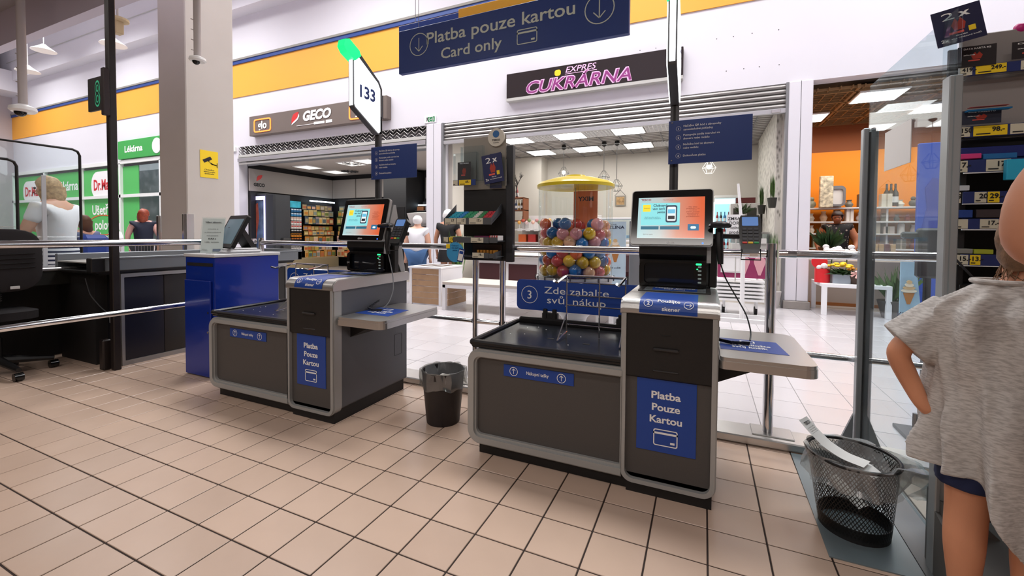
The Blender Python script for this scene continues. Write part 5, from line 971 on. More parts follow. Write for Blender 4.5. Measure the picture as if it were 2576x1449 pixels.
for (a, b, c, d) in ((cp.x-.25, cp.x-.22, 1.45, 2.05), (cp.x+.22, cp.x+.25, 1.45, 2.05)): obj('side', MB().cbox(a, b, 8.8, 9.15, c, d, .003), cr, kr)
for z in (1.45, 1.72, 2.03): obj('board', MB().cbox(cp.x-.25, cp.x+.25, 8.8, 9.15, z, z+.025, .003), cr, kr)
def bottle(x, y, z, h, r, col, lab, grp=None):
    o = wthing('bottle', lab, 'bottle', (x, y, z), grp); q = MB(); q.lathe([(r, z), (r, z+h*.58), (r*.35, z+h*.75), (r*.35, z+h)], (x, y), 10); obj('body', q, pal(0, [col]), o, smooth=True); q = MB(); q.lathe([(r*1.02, z+h*.15), (r*1.02, z+h*.42)], (x, y), 10, cap=False); obj('bottle_label', q, paper, o); return o
for k in range(5): bottle(cp.x-.16+k*.08, 8.9, 1.745, .25, .03, ['#3a2418', '#6a1a1a', '#2a3a5a', '#8a6a2a', '#3a2418'][k], 'small liqueur bottle in the upper bay of the wooden crate', 'bottles in the upper crate bay')
for k in range(3): bottle(cp.x-.18+k*.09, 8.95, 2.055, .30, .035, ['#5a1a1a', '#3a2020', '#8a2a2a'][k], 'dark bottle standing on top of the wooden crate', 'bottles on the crate')
br_ = wthing('branch_plant', 'leafless black decorative branch left of the capsule machine', 'plant', (-1.9, 8.9, 2.05)); q = MB(); rr = random.Random(11); bp0 = PY(1301, 518, 8.9)
def grow(p, d, L, r, lv):
    e = p+d*L; q.tube([tuple(p), tuple(e)], [r, r*.7], 5)
    if lv == 0: return
    for _ in range(3 if lv > 1 else 2): grow(p+d*L*rr.uniform(.5, 1), (d+Vector((rr.uniform(-.9, .9), rr.uniform(-.5, .5), rr.uniform(-.1, .7)))).normalized(), L*rr.uniform(.55, .8), r*.62, lv-1)
grow(Vector((bp0.x, 8.9, 2.06)), Vector((-.1, 0, 1)), .28, .018, 4); obj('branches', q, M('branch_black', '#1c1614', .7), br_, kind='stuff')
def framed(name, lab, px0, py0, px1, py1, Y, col, fc='#e4e2de', deep=.03):
    x0, x1, z0, z1 = pyb(px0, py0, px1, py1, Y); o = wthing(name, lab, 'picture', (x0, Y, z0)); obj('frame', MB().cbox(x0, x1, Y-deep, Y, z0, z1, .004), pal(0, [fc]), o); w, h = x1-x0, z1-z0; im = obj('image', MB().box(x0+w*.12, x1-w*.12, Y-deep-.002, Y-deep, z0+h*.12, z1-h*.12), M('img_'+col.strip('#'), col, .5, var=.5, vscale=12), o); return o, (x0, x1, z0, z1)
framed('picture_frame', 'white framed cup cake picture on the sweet shop left wall', 1138, 471, 1158, 502, 9.69, '#b87a70')
o, bb = framed('picture_frame', 'hanging landscape picture with two bright lamps right of the capsule machine', 1548, 493, 1574, 518, 10.195, '#a8865a', '#8a847a'); q = MB(); q.tube([(bb[0], 10.13, bb[3]), ((bb[0]+bb[1])/2, 10.13, bb[3]+.15), (bb[1], 10.13, bb[3])], .006, 4); obj('hanger', q, dgrey, o)
bunch('potted_plant', 'tall soft green potted plant behind the white-haired woman in black', (-2.95, 5.9, 0), .16, 1.0, 90, '#5f8a45', 4, .85, .02, pot=.28, potcol='#8a7a68')
# sweet shop shell
struct('wall_sweetshop', MB().box(-3.75, 2.75, 10.2, 10.3, 0, 3.4), cream); struct('wall_sweetshop', MB().box(-3.72, -2.65, 9.7, 10.2, 0, 3.4), cream)
stone = M('stone_cladding', '#b5b0a6', .7)
nt = stone.node_tree; v = nt.nodes.new('ShaderNodeTexVoronoi'); v.inputs['Scale'].default_value = 22; mpg = nt.nodes.new('ShaderNodeMapping'); mpg.inputs['Scale'].default_value = (1, 1, .45); tcn = nt.nodes.new('ShaderNodeTexCoord'); nt.links.new(tcn.outputs['Object'], mpg.inputs[0]); nt.links.new(mpg.outputs[0], v.inputs['Vector']); rmp = nt.nodes.new('ShaderNodeValToRGB'); nt.links.new(v.outputs['Distance'], rmp.inputs[0]); rmp.color_ramp.elements[0].color = lin('#6f6a62'); rmp.color_ramp.elements[0].position = .05; rmp.color_ramp.elements[1].color = lin('#c6c2b9'); rmp.color_ramp.elements[1].position = .5; nt.links.new(rmp.outputs[0], nt.nodes['Principled BSDF'].inputs['Base Color'])
struct('wall_sweetshop', MB().box(2.5, 2.82, 6.95, 10.3, 0, 3.4), cream); struct('wall_cladding', MB().box(2.42, 2.5, 7.0, 9.6, 0, 3.2), stone)
cg = struct('ceiling', MB().box(-3.72, 2.5, 6.9, 10.3, 3.22, 3.4), M('slat_ceiling', '#a8a4a0', .7))
for k in range(15): obj('slat', MB().box(-3.7+k*.42, -3.68+k*.42, 6.95, 10.2, 3.205, 3.22), mgrey, cg)
for k in range(22): obj('slat', MB().box(-3.7, 2.45, 7.0+k*.15, 7.012+k*.15, 3.21, 3.22), M('slat_grey', '#8c8884', .6), cg)
pml = M('panel_lit', '#ffffff', .5, emit=5)
for j, y in enumerate((7.6, 9.15)):
    for i, x in enumerate((-2.45, -1.25, -.05, 1.15)):
        o = wthing('panel_lamp', 'lit square panel in the sweet shop ceiling, '+('front', 'rear')[j]+' row, '+('first', 'second', 'third', 'fourth')[i]+' from the left', 'ceiling light', (x, y, 3.2)); obj('frame', MB().cbox(x-.31, x+.31, y-.31, y+.31, 3.195, 3.205, .002), whitep, o); obj('diffuser', MB().box(x-.29, x+.29, y-.29, y+.29, 3.19, 3.195), pml, o)
    for i, x in enumerate((-1.85, -.65, .55)):
        o = wthing('vent_grid', 'white ventilation grid in the sweet shop ceiling, '+('front', 'rear')[j]+' row, '+('left', 'middle', 'right')[i], 'vent', (x, y, 3.2)); q = MB()
        for k in range(8): q.box(x-.27+k*.075, x-.25+k*.075, y-.27, y+.27, 3.19, 3.203)
        for k in range(8): q.box(x-.27, x+.275, y-.27+k*.075, y-.25+k*.075, 3.19, 3.203)
        obj('grid', q, whitep, o, kind='stuff')
for (px, py, top, lit, lab) in ((1418, 434, 0, 1, 'lit wire pendant lamp over the capsule machine lid'), (1519, 444, 0, 0, 'wire pendant lamp just behind the right of the yellow lid'), (1551, 466, 0, 0, 'unlit wire pendant lamp above the hanging picture'), (1784, 420, 0, 1, 'lit white wire pendant lamp under the right blue board')):
    p = PY(px, py, 8.5); o = wthing('pendant_lamp', lab, 'lamp', tuple(p)); q = MB(); q.tube([(p.x, p.y, p.z+.12), (p.x, p.y, 3.2)], .006, 4); obj('cord', q, black, o); q = MB()
    for k in range(6):
        a0, a1 = k*PI/3, (k+1)*PI/3; A = lambda r, z, a: (p.x+r*math.cos(a), p.y+r*math.sin(a), p.z+z)
        q.tube([A(.03, .13, a0), A(.13, -.02, a0), A(.07, -.13, a0)], .004, 4); q.tube([A(.13, -.02, a0), A(.13, -.02, a1)], .004, 4); q.tube([A(.07, -.13, a0), A(.07, -.13, a1)], .004, 4)
    obj('wire_cage', q, black if px < 1700 else whitep, o, kind='stuff'); q = MB(); q.lathe([(.05, 3.20), (.06, 3.13), (.02, 3.10)], (p.x, p.y), 10); obj('ceiling_rose', q, black, o); q = MB(); q.ball(tuple(p), .045, 12, 8); obj('bulb', q, M('bulb_lit', '#fff6e6', .3, emit=14) if lit else clear, o)
# drinks fridge, cabinet, chalk sign, ice stand
fr_ = wthing('drinks_fridge', 'glass fronted drinks fridge glowing pale blue in the sweet shop', 'fridge', (1.75, 9.6, 0)); x0, x1, z0, z1 = pyb(1795, 498, 1856, 640, 9.5)
obj('body', MB().cbox(x0-.02, x1+.06, 9.5, 10.1, 0, z1+.06, .05), lgrey, fr_); obj('interior', MB().box(x0+.03, x1-.02, 9.48, 9.5, z0+.05, z1-.02), M('fridge_glow', '#8fc6d2', .4, emit=.9), fr_); obj('header', MB().box(x0+.03, x1-.02, 9.47, 9.48, z1-.14, z1-.03), M('fridge_header', '#d6fbff', .4, emit=2.5), fr_); obj('light_strip', MB().box(x0+.0, x0+.025, 9.46, 9.48, z0, z1-.1), M('fridge_header', '#d6fbff', .4, emit=2.5), fr_)
for r_ in range(3):
    for k in range(6): bottle(x0+.08+k*.075, 9.44, z0+.1+r_*.30, .24, .027, ['#2a6a9a', '#7a2028', '#c8c03a', '#2a7a50', '#8a1a20', '#303030'][(k+2*r_) % 6 if r_ else 4], ('red topped cola', 'mixed soft drink', 'mineral water')[r_]+' bottle in the drinks fridge', ('lower', 'middle', 'upper')[r_]+' bottles in the drinks fridge')
for r_ in range(3): obj('rack', MB().box(x0+.03, x1-.02, 9.40, 9.48, z0+.085+r_*.30, z0+.098+r_*.30), whitep, fr_)
cbx = wthing('white_sideboard', 'white glass fronted sideboard between the fridge and the stone wall', 'cabinet', (2.1, 8.6, 0)); x0, x1, z0, z1 = pyb(1838, 512, 1905, 640, 8.6); obj('body', MB().cbox(x0, min(x1+.1, 2.38), 8.6, 9.1, 0, z1, .005), M('sideboard_white', '#cfcbc6', .5), cbx)
for k in range(2): obj('pane', MB().box(x0+.05+k*(x1-x0)/2, x0-.03+(k+1)*(x1-x0)/2, 8.59, 8.6, z0+.3, z1-.1), M('dark_pane', '#4c4a44', .2), cbx)
bunch('flower_arrangement', 'dark red flowers in front of the white sideboard', (2.05, 8.4, 1.55), .12, .28, 60, '#3a4a2a', 6, .4, .03)
boxth('red_box', 'dark red box on top of the white sideboard', 'box', (x0+.1, x0+.45, 8.7, 9.0, z1, z1+.12), M('box_dark_red', '#5a1e1c', .5))
cs_ = wthing('handwritten_sign', 'white handwritten sign with black lettering behind the card terminal', 'sign', (1.8, 5.6, 1.2)); x0, x1, z0, z1 = pyb(1828, 540, 1872, 592, 5.3); obj('sheet', MB().box(x0, x1, 5.30, 5.305, z0, z1), M('sheet_white', '#e8e8e8', .6), cs_); t = MB(); addtext(t, 'ZMRAZ\nDORT\nvolně\nprodej', .042, (x1-x0)*.85, ((x0+x1)/2, z1-.075), frame_m((0, 5.2995, 0)), .01); obj('lettering', t, txtk, cs_); q = MB(); q.tube([(x0+.12, 5.32, .5), (x0+.12, 5.32, z0+.02)], .008, 5); obj('holder', q, lgrey, cs_); obj('foot', MB().cbox(x0+.05, x0+.2, 5.25, 5.4, .5, .51, .002), lgrey, cs_)
pst = wthing('display_post', 'thin white post on a rectangular white foot in the arcade', 'stand', (1.82, 5.6, 0)); b0 = PY(1866, 790, 5.2); a0 = PY(1857, 462, 5.2); q = MB(); q.tube([(b0.x, 5.2, .0), (b0.x, 5.2, 1.0), (a0.x, 5.2, a0.z)], [.028, .026, .014], 8); obj('post', q, whitep, pst)
q = MB(); q.ring(rrect(b0.x-.34, b0.x+.34, 5.05, 5.45, .01, 1), rrect(b0.x-.31, b0.x+.31, 5.09, 5.41, .01, 1), 'z', 0, .05); obj('foot_frame', q, whitep, pst)
ic = wthing('ice_cream_cart', 'magenta ice cream board over a white slatted cart on castors', 'cart', (1.8, 6.0, 0)); x0, x1, z0, z1 = pyb(1806, 638, 1925, 702, 5.6); mg = M('magenta_board', '#8e2a58', .5)
obj('board', MB().cbox(x0, x1, 5.60, 5.63, z0, z1, .004), mg, ic)
for cx in (x0+(x1-x0)*.56, x0+(x1-x0)*.88): mt = frame_m((cx, 5.599, (z0+z1)/2)); q = MB(mt); q.prism([(.07*math.cos(a_*PI/10), .07+.07*math.sin(a_*PI/10)) for a_ in range(11)]+[(-.07, .05), (-.015, -.12), (.015, -.12), (.07, .05)][:4], 'z', 0, .002); obj('cone_picture', q, M('cone_pink', '#d8a0a8', .5), ic)
boxp = MB(); boxp.ring(rrect(x0+.05, x0+.30, z0+.08, z1-.02, .005, 1), rrect(x0+.07, x0+.28, z0+.10, z1-.04, .005, 1), 'y', 5.59, 5.60); obj('picture', boxp, paper, ic); obj('picture', MB().box(x0+.04, x0+.31, 5.596, 5.6, z0+.07, z1-.01), whitep, ic)
for k in range(6): obj('slat', MB().prism([(5.55, z0-.03-.052*k), (5.95, z0-.02-.052*k), (5.95, z0-.045-.052*k), (5.55, z0-.06-.052*k)], 'x', x0-.03, x1-.01), whitep, ic)
for x in (x0+.08, x1-.1): obj('frame_leg', MB().cbox(x, x+.03, 5.7, 5.9, .10, z1-.02, .003), whitep, ic); q = MB(); q.tube([(x-.01, 5.8, .06), (x+.03, 5.8, .06)], .058, 12); obj('castor', q, black, ic)
bunch('tall_grass', 'tall green grass in a pale pot beside the white arcade post', (2.36, 6.62, 0), .13, 1.0, 130, '#4f6f38', 8, .97, .016, pot=.26, potcol='#b8b4b0')
for k, (px, py) in enumerate(((1925, 538), (1953, 523))):
    p = PX(px, py, 2.40); o = bunch('wall_planter', ('left', 'right')[k]+' grass plant in a dark wall bracket on the stone wall', (2.34, p.y, p.z), .07, .42, 60, '#46602f', 20+k, .97, .014, pot=.16, potcol='#2a2a22')
gc = wthing('glass_showcase', 'small glass cake showcase behind the card terminal', 'showcase', (2.0, 6.9, 0)); x0, x1, z0, z1 = pyb(1890, 588, 1944, 650, 7.3); obj('base', MB().cbox(x0-.3, min(x1, 2.38), 7.3, 7.9, 0, 1.0, .01), lgrey, gc); obj('glass_case', MB().box(x0-.3, min(x1, 2.38), 7.3, 7.9, 1.0, z1), glass, gc); obj('top', MB().cbox(x0-.3, min(x1+.05, 2.39), 7.25, 7.9, z1, z1+.03, .004), steel, gc); obj('price_card', MB().cbox(x1-.3, x1-.1, 7.28, 7.29, z1-.17, z1-.08, .002), paper, gc)
area('sweetshop_lamp', (-.6, 8.4, 3.15), 4.5, 1.5, 70, (1, .96, .9))
# ================================================================== NEWSAGENT STOCK
XL = -10.18
fg = wthing('display_fridge', 'tall fridge with violet lit door frame and red drink poster in the newsagent', 'fridge', (-10.1, 6.95, 0)); x0, x1, z0, z1 = pyb(617, 490, 668, 655, 7.1)
obj('body', MB().cbox(x0, x1+.02, 7.12, 7.9, 0, z1+.02, .01), M('fridge_grey', '#44464b', .5), fg); q = MB(); q.ring(rrect(x0+.02, x1-.02, .25, z1-.06, .01, 1), rrect(x0+.06, x1-.06, .30, z1-.16, .01, 1), 'y', 7.10, 7.12); obj('lit_frame', q, M('violet_light', '#c9c4ff', .4, emit=2.2), fg)
obj('door_glass', MB().box(x0+.1, x1-.1, 7.105, 7.12, .30, z1-.20), M('fridge_picture', '#4a5a78', .15, var=.5, vscale=3), fg); cxm = (x0+x1)/2
obj('poster', MB().prism([(cxm-.16, z1-.9), (cxm-.05, z1-.3), (cxm+.12, z1-.25), (cxm+.16, z1-.7), (cxm+.02, z1-1.35)], 'y', 7.10, 7.105), M('poster_rust', '#8a4438', .4, var=.3), fg); t = MB(); addtext(t, 'GECO', .05, .2, (cxm, z1-.13), frame_m((0, 7.10, 0)), .03); obj('lettering', t, txtw, fg); obj('side_leaf', MB().cbox(x1+.02, x1+.30, 7.12, 7.2, .0, z1-.02, .005), M('side_leaf_dark', '#2c2f35', .5), fg)
def pxbox(px0, py0, px1, py1, X, d=.03):
    a = PX(px0, py0, X); b = PX(px1, py1, X); return (X-d, X, a.y, b.y, min(a.z, b.z), max(a.z, b.z))
cd_ = wthing('cigarette_display', 'tall cigarette display with rows of white blue and red packs', 'display', (XL, 8, 0)); bb = pxbox(728, 505, 760, 662, XL, .12); obj('cabinet', MB().cbox(bb[0]-.05, bb[1]-.02, bb[2], bb[3], bb[4], bb[5]+.02, .005), black, cd_)
zc = bb[5]-.22; rows = [('#2a6a9a', '#e6e6e6'), ('#3a86b8', '#e6e6e6'), ('#e8e0d8', '#c8a090'), ('#e8e4e0', '#c02a28'), ('#e8e4e0', '#c02a28'), ('#26262a', '#d8d8d8'), ('#d88a30', '#202024'), ('#1e1e22', '#d87a30'), ('#1c1c20', '#b8b8b8'), ('#d8d4d4', '#505050'), ('#d84838', '#e87868'), ('#20407a', '#c8d0e0'), ('#2f7ab0', '#e8e8e8')]
obj('header_picture', MB().box(bb[1]-.02, bb[1]+.0, bb[2]+.03, bb[3]-.03, bb[5]-.2, bb[5]), M('header_pic', '#3a9aae', .4, emit=.3, var=.5, vscale=4), cd_)
hh = (zc-bb[4]-.05)/len(rows); names = ['blue banded', 'light blue banded', 'cream', 'white with red mark', 'white with red corner', 'black and white', 'orange', 'black with orange strip', 'black', 'silver', 'red', 'navy', 'sky blue']
for r_, (c1, c2) in enumerate(rows):
    for k in range(4):
        w = (bb[3]-bb[2]-.06)/4; y = bb[2]+.03+k*w; z = zc-(r_+1)*hh; o = wthing('cigarette_pack', names[r_]+' cigarette pack in the tall cigarette display', 'packet', (XL, y, z), names[r_]+' packs in the cigarette display')
        obj('pack', MB().cbox(XL-.02, XL+.03, y+.006, y+w-.006, z+.01, z+hh-.01, .002), pal(0, [c1]), o); obj('band', MB().box(XL+.03, XL+.033, y+.01, y+w-.01, z+hh*.55, z+hh*.8), pal(0, [c2]), o)
ac = wthing('accessory_board', 'black pegboard hung with small lighters beside the cigarette display', 'display', (XL-.1, 7.6, 0)); bb = pxbox(706, 505, 726, 662, XL-.08); obj('board', MB().cbox(XL-.16, XL-.115, bb[2], bb[3], bb[4], bb[5], .004), blackm, ac)
for r_ in range(8):
    for k in range(4): w = (bb[3]-bb[2])/4; y = bb[2]+k*w; z = bb[5]-.12-r_*.17; o = wthing('lighter_card', 'small blister card hanging on the black pegboard', 'packet', (XL-.1, y, z), 'blister cards on the pegboard'); obj('card', MB().cbox(XL-.12, XL-.09, y+.02, y+w-.02, z-.05, z+.05, .002), pal(r_+k, ['#5a5060', '#8a2a38', '#c8c4c8', '#402a48', '#7a7078', '#b85058']), o)
oc = wthing('orange_tray', 'bright orange tray on a dark counter in the newsagent', 'tray', (XL, 7.3, 1.2)); bb = pxbox(693, 588, 720, 598, XL+.15, .3); obj('tray', MB().cbox(bb[0], bb[1], bb[2], bb[3], bb[4], bb[5], .01), M('tray_orange', '#e03c12', .5), oc)
dc_ = wthing('till_counter', 'dark grey till counter below the orange tray in the newsagent', 'counter', (XL, 7.3, 0)); obj('body', MB().cbox(XL+.02, XL+.3, bb[2]+.15, bb[3]+.05, .36, bb[4]-.005, .01), M('counter_charcoal', '#4a4a4a', .5), dc_); obj('plinth', MB().cbox(XL-.2, XL+.35, bb[2]+.15, 9.6, 0, .34, .01), M('plinth_beige', '#a89878', .4, .2), dc_)
for k, (px, py, w, h) in enumerate(((697, 505, 10, 24), (695, 535, 8, 26), (698, 553, 7, 7), (697, 566, 6, 6))):
    bq = pxbox(px-w/2, py-h/2, px+w/2, py+h/2, XL-.1, .02); boxth('wall_notice', ('large black framed', 'narrow black framed', 'small white', 'tiny grey')[k]+' notice on the dark newsagent wall', 'notice', (bq[0], bq[1], bq[2], bq[3], bq[4], bq[5]), (dgrey, dgrey, paper, lgrey)[k])
mag = wthing('magazine_rack', 'long black magazine rack on the newsagent left wall', 'rack', (XL, 9, 0)); A = PX(763, 560, XL); yA, yB = A.y, 9.8; obj('back', MB().cbox(XL-.2, XL-.15, yA-.05, yB, .35, 2.1, .005), blackm, mag)
tiers = [(1.86, .17, 0), (1.66, .20, .05), (1.40, .24, .10), (1.20, .15, .03), (1.04, .15, .06), (.80, .23, .10), (.55, .16, .06), (.32, .24, .10)]
for k, (z, h, d) in enumerate(tiers): obj('ledge', MB().box(XL-.15, XL-.02+d, yA-.05, yB, z-.012, z), blackm, mag)
mcol = ['#8f9a90', '#5a6a70', '#a89a78', '#c8b47a', '#d8a85a', '#b86a4a', '#7a8a4a', '#c8c0b0', '#4a5a6a', '#d8c8a0', '#c87a50', '#9a8a90']
wcol = ['#d8b070', '#c8853a', '#d9a45c', '#b8c060', '#e0c890', '#cf6a3e', '#a89050', '#e0b8a0']
rm = random.Random(9)
def magazine(x, y, z, w, h, face, col, lab, grp):
    o = wthing('magazine', lab, 'magazine', (x, y, z), grp); c2 = rm.choice(mcol+wcol)
    if face == 'x': obj('cover', MB().box(x-.008, x, y, y+w, z, z+h), pal(0, [col]), o); obj('cover_picture', MB().box(x, x+.002, y+w*.15, y+w*.85, z+h*.2, z+h*.72), pal(0, [c2]), o)
    else: obj('cover', MB().box(x, x+w, y-.008, y, z, z+h), pal(0, [col]), o); obj('cover_picture', MB().box(x+w*.15, x+w*.85, y-.01, y-.008, z+h*.2, z+h*.72), pal(0, [c2]), o)
tn = ['top', 'second', 'third', 'fourth', 'fifth', 'sixth', 'seventh', 'lowest']
for k, (z, h, d) in enumerate(tiers):
    y = yA
    while y < yB-.2:
        w = rm.uniform(.13, .2); magazine(XL-.03+d, y, z, w, h*rm.uniform(.85, 1), 'x', rm.choice(mcol if k < 3 else wcol), 'magazine on the '+tn[k]+' ledge of the left wall rack', 'magazines on the '+tn[k]+' ledge of the left wall rack'); y += w*.93
mg2 = wthing('magazine_rack', 'shorter magazine rack on the newsagent back wall behind checkout 133', 'rack', (-9, 9.7, 0)); obj('back', MB().cbox(-9.95, -7.55, 9.78, 9.82, .35, 2.1, .005), blackm, mg2)
for k, (z, h, d) in enumerate(tiers):
    obj('ledge', MB().box(-9.95, -7.55, 9.66-d, 9.78, z-.012, z), blackm, mg2); x = -9.9
    while x < -7.8: w = rm.uniform(.14, .22); magazine(x, 9.7-d, z, w, h*rm.uniform(.85, 1), 'y', rm.choice(mcol if k < 3 else wcol), 'magazine on the '+tn[k]+' ledge of the back wall rack', 'magazines on the '+tn[k]+' ledge of the back wall rack'); x += w*.95
bk = wthing('bakery_shelf', 'bakery shelf with baskets under a strip light behind the person in white', 'shelf', (-5.4, 9.4, 0)); x0, x1, z0, z1 = pyb(1018, 519, 1076, 660, 9.5); obj('back', MB().cbox(-6.5, -4.2, 9.7, 9.84, .3, 2.1, .005), blackm, bk)
for z in (1.15, 1.5, 1.8): obj('board', MB().box(-6.5, -4.2, 9.3, 9.7, z-.02, z), whitep if z < 1.4 else dgrey, bk)
for k in range(7): boxth('bread_basket', 'basket of mixed snacks on the bakery shelf', 'basket', (-6.45+k*.3, -6.22+k*.3, 9.35, 9.6, 1.80, 1.92), pal(k, ['#8a5a3a', '#6a6a72', '#b8503a', '#a8907a']), 'baskets on the bakery shelf')
awn = wthing('white_machine', 'white curved machine hood behind the person in white', 'machine', (-5, 8.9, 1)); obj('hood', MB().prism([(9.0, 1.35), (8.8, 1.70), (9.3, 1.75), (9.3, 1.35)], 'x', -6.4, -4.35), whitep, awn); obj('base', MB().cbox(-6.45, -4.3, 8.8, 9.28, 0, 1.35, .01), M('machine_dark', '#4a4444', .4), awn)
# ================================================================== FLOWER SHOP (right)
orw = M('orange_wall', '#f08c00', .6); wood = M('ceiling_wood', '#8a6a44', .7); 
struct('wall_florist', MB().box(2.84, 9, 9.6, 9.7, 0, 2.86), orw); struct('wall_florist', MB().box(2.84, 9, 9.6, 9.72, 2.86, 3.6), M('wood_frieze', '#8a4a20', .7)); struct('wall_florist', MB().box(2.83, 2.86, 6.95, 9.6, 0, 3.4), M('florist_side', '#b88a60', .7))
struct('wall_florist', MB().box(8.6, 8.7, 6.9, 9.6, 0, 3.6), orw)
fc_ = struct('ceiling', MB().box(2.84, 9, 6.95, 9.7, 3.52, 3.6), M('florist_ceiling_dark', '#4a3c2e', .8))
for k in range(10): obj('beam', MB().box(2.86+k*.6, 2.90+k*.6, 6.95, 9.6, 3.38, 3.44), wood, fc_)
for k in range(5): obj('beam', MB().box(2.86, 8.6, 7.1+k*.6, 7.14+k*.6, 3.38, 3.44), wood, fc_)
q = MB()
for k in range(40): q.box(2.95+k*.15, 2.965+k*.15, 6.95, 9.6, 3.40, 3.44)
for k in range(18): q.box(2.86, 8.6, 7.0+k*.15, 7.015+k*.15, 3.40, 3.44)
obj('lattice', q, wood, fc_, kind='stuff')
for k, (x, y) in enumerate(((3.85, 7.45), (3.1, 8.6), (5.0, 8.6), (6.2, 7.45))):
    o = wthing('panel_lamp', 'bright panel lamp in the florist wooden ceiling, '+('large front one', 'one at the left edge', 'one behind the glass partition', 'rightmost one')[k], 'ceiling light', (x, y, 3.36)); obj('frame', MB().cbox(x-.31, x+.31, y-.31, y+.31, 3.35, 3.38, .003), whitep, o); obj('diffuser', MB().box(x-.29, x+.29, y-.29, y+.29, 3.345, 3.35), pml, o)
area('florist_lamp', (4.6, 8.2, 3.25), 3, 1.5, 60, (1, .93, .82))
fs = wthing('flower_shop_shelf', 'long white shelf wall with gifts against the orange wall', 'shelf', (4.2, 9.3, 0)); fsx0, fsx1 = 3.0, 6.4
bz = [PY(2100, y, 9.2).z for y in (522, 557, 587, 624, 660, 700)]
for z in bz: obj('board', MB().cbox(fsx0, fsx1, 9.2, 9.55, z-.03, z, .004), cw, fs)
for x in (fsx0, 4.55, 5.3, fsx1-.03): obj('divider', MB().box(x, x+.03, 9.25, 9.55, 0, bz[0]+(.0 if x < 5 else .3)), cw, fs)
rg_ = random.Random(21); kinds = [('gift_box', 'box', 'pale gift box'), ('vase', 'vase', 'small pale vase'), ('jar', 'jar', 'glass jar'), ('ornament', 'ornament', 'small ornament')]
gcol = ['#d9d0c0', '#b8ae9c', '#e6e2dc', '#7a7468', '#8a3a30', '#c8a888', '#5a564e', '#9aa08a', '#c8b8b0']
tiern = ['top', 'second', 'third', 'fourth', 'fifth', 'lowest']
for k, z in enumerate(bz[:6]):
    x = fsx0+.08
    while x < fsx1-.15:
        kd = rg_.choice(kinds); w = rg_.uniform(.10, .2); h = rg_.uniform(.12, .26); c = rg_.choice(gcol); lab = kd[2]+' on the '+tiern[k]+' board of the florist shelf'; o = wthing(kd[0], lab, kd[1], (x, 9.3, z), kd[0].replace('_', ' ')+' row on the '+tiern[k]+' florist board')
        if kd[0] == 'gift_box': obj('box', MB().cbox(x, x+w, 9.25, 9.4, z, z+h, .003), pal(0, [c]), o); obj('ribbon', MB().box(x+w*.42, x+w*.58, 9.247, 9.25, z, z+h), pal(1, gcol), o)
        elif kd[0] == 'vase': q = MB(); q.lathe([(w*.25, z), (w*.42, z+h*.4), (w*.2, z+h*.8), (w*.28, z+h)], (x+w/2, 9.33), 12); obj('body', q, pal(0, [c]), o, smooth=True)
        elif kd[0] == 'jar': q = MB(); q.lathe([(w*.4, z), (w*.4, z+h*.7), (w*.3, z+h*.8)], (x+w/2, 9.33), 12); obj('body', q, pal(0, [c]), o, smooth=True); q = MB(); q.lathe([(w*.33, z+h*.8), (w*.33, z+h*.9)], (x+w/2, 9.33), 12); obj('lid', q, dgrey, o)
        else: q = MB(); q.ball((x+w/2, 9.33, z+h*.3), h*.3, 10, 6); q.ball((x+w/2, 9.33, z+h*.7), h*.18, 10, 6); obj('figure', q, pal(0, [c]), o, smooth=True)
        x += w+.05
for k in range(3): p = PY(2232+k*11, 520, 9.25); bottle(p.x, 9.3, bz[0]+.02, .42, .05, '#3a3634', 'dark wine bottle on the top board behind the glass partition', 'wine bottles on the florist shelf')
ptp = wthing('patterned_vase', 'tall black and white patterned vase on the top florist board', 'vase', (3.4, 9.2, bz[0])); p = PY(2076, 500, 9.15); obj('body', MB().cbox(p.x-.1, p.x+.12, 9.1, 9.2, bz[0], bz[0]+.62, .01), M('vase_pattern', '#c8c0a8', .5, var=.6, vscale=14), ptp)
lnt = wthing('lantern', 'grey metal lantern frame on the top florist board', 'lantern', (3.7, 9.2, bz[0])); p = PY(2106, 500, 9.15); q = MB(); q.ring(rrect(p.x-.13, p.x+.13, bz[0]+.02, bz[0]+.42, .08), rrect(p.x-.09, p.x+.09, bz[0]+.06, bz[0]+.36, .05), 'y', 9.12, 9.2); obj('frame', q, mgrey, lnt); obj('pane', MB().box(p.x-.09, p.x+.09, 9.15, 9.16, bz[0]+.06, bz[0]+.36), paper, lnt)
# white side table with pots
wt = wthing('side_table', 'small white square side table at the flower shop entrance', 'table', (3.3, 6.5, 0)); tx0, tx1, ty0, ty1, tz = 2.93, 3.72, 6.22, 6.95, .45
wtm = M('table_white', '#efeff2', .35); obj('top', MB().cbox(tx0, tx1, ty0, ty1, tz-.05, tz, .003), wtm, wt)
for x in (tx0, tx1-.06):
    for y in (ty0, ty1-.06): obj('leg', MB().cbox(x, x+.06, y, y+.06, 0, tz-.05, .003), wtm, wt)
hb = wthing('hat_box', 'red hat box with an open heart lid on the white side table', 'box', (3.1, 6.45, tz)); p = PY(2068, 700, 6.45); q = MB(); q.lathe([(.095, tz), (.095, tz+.20)], (p.x, 6.45), 24); obj('box', q, red, hb, smooth=True); q = MB(); q.lathe([(.10, 0), (.10, .025)], (0, 0), 24); q.v = [(x+p.x-.03, z_+6.48, y+tz+.30) for x, y, z_ in q.v]; obj('lid', q, red, hb); q = MB(); q.ball((p.x+.01, 6.40, tz+.24), .045, 8, 6); q.ball((p.x-.05, 6.40, tz+.22), .035, 8, 6); obj('tissue', q, paper, hb)
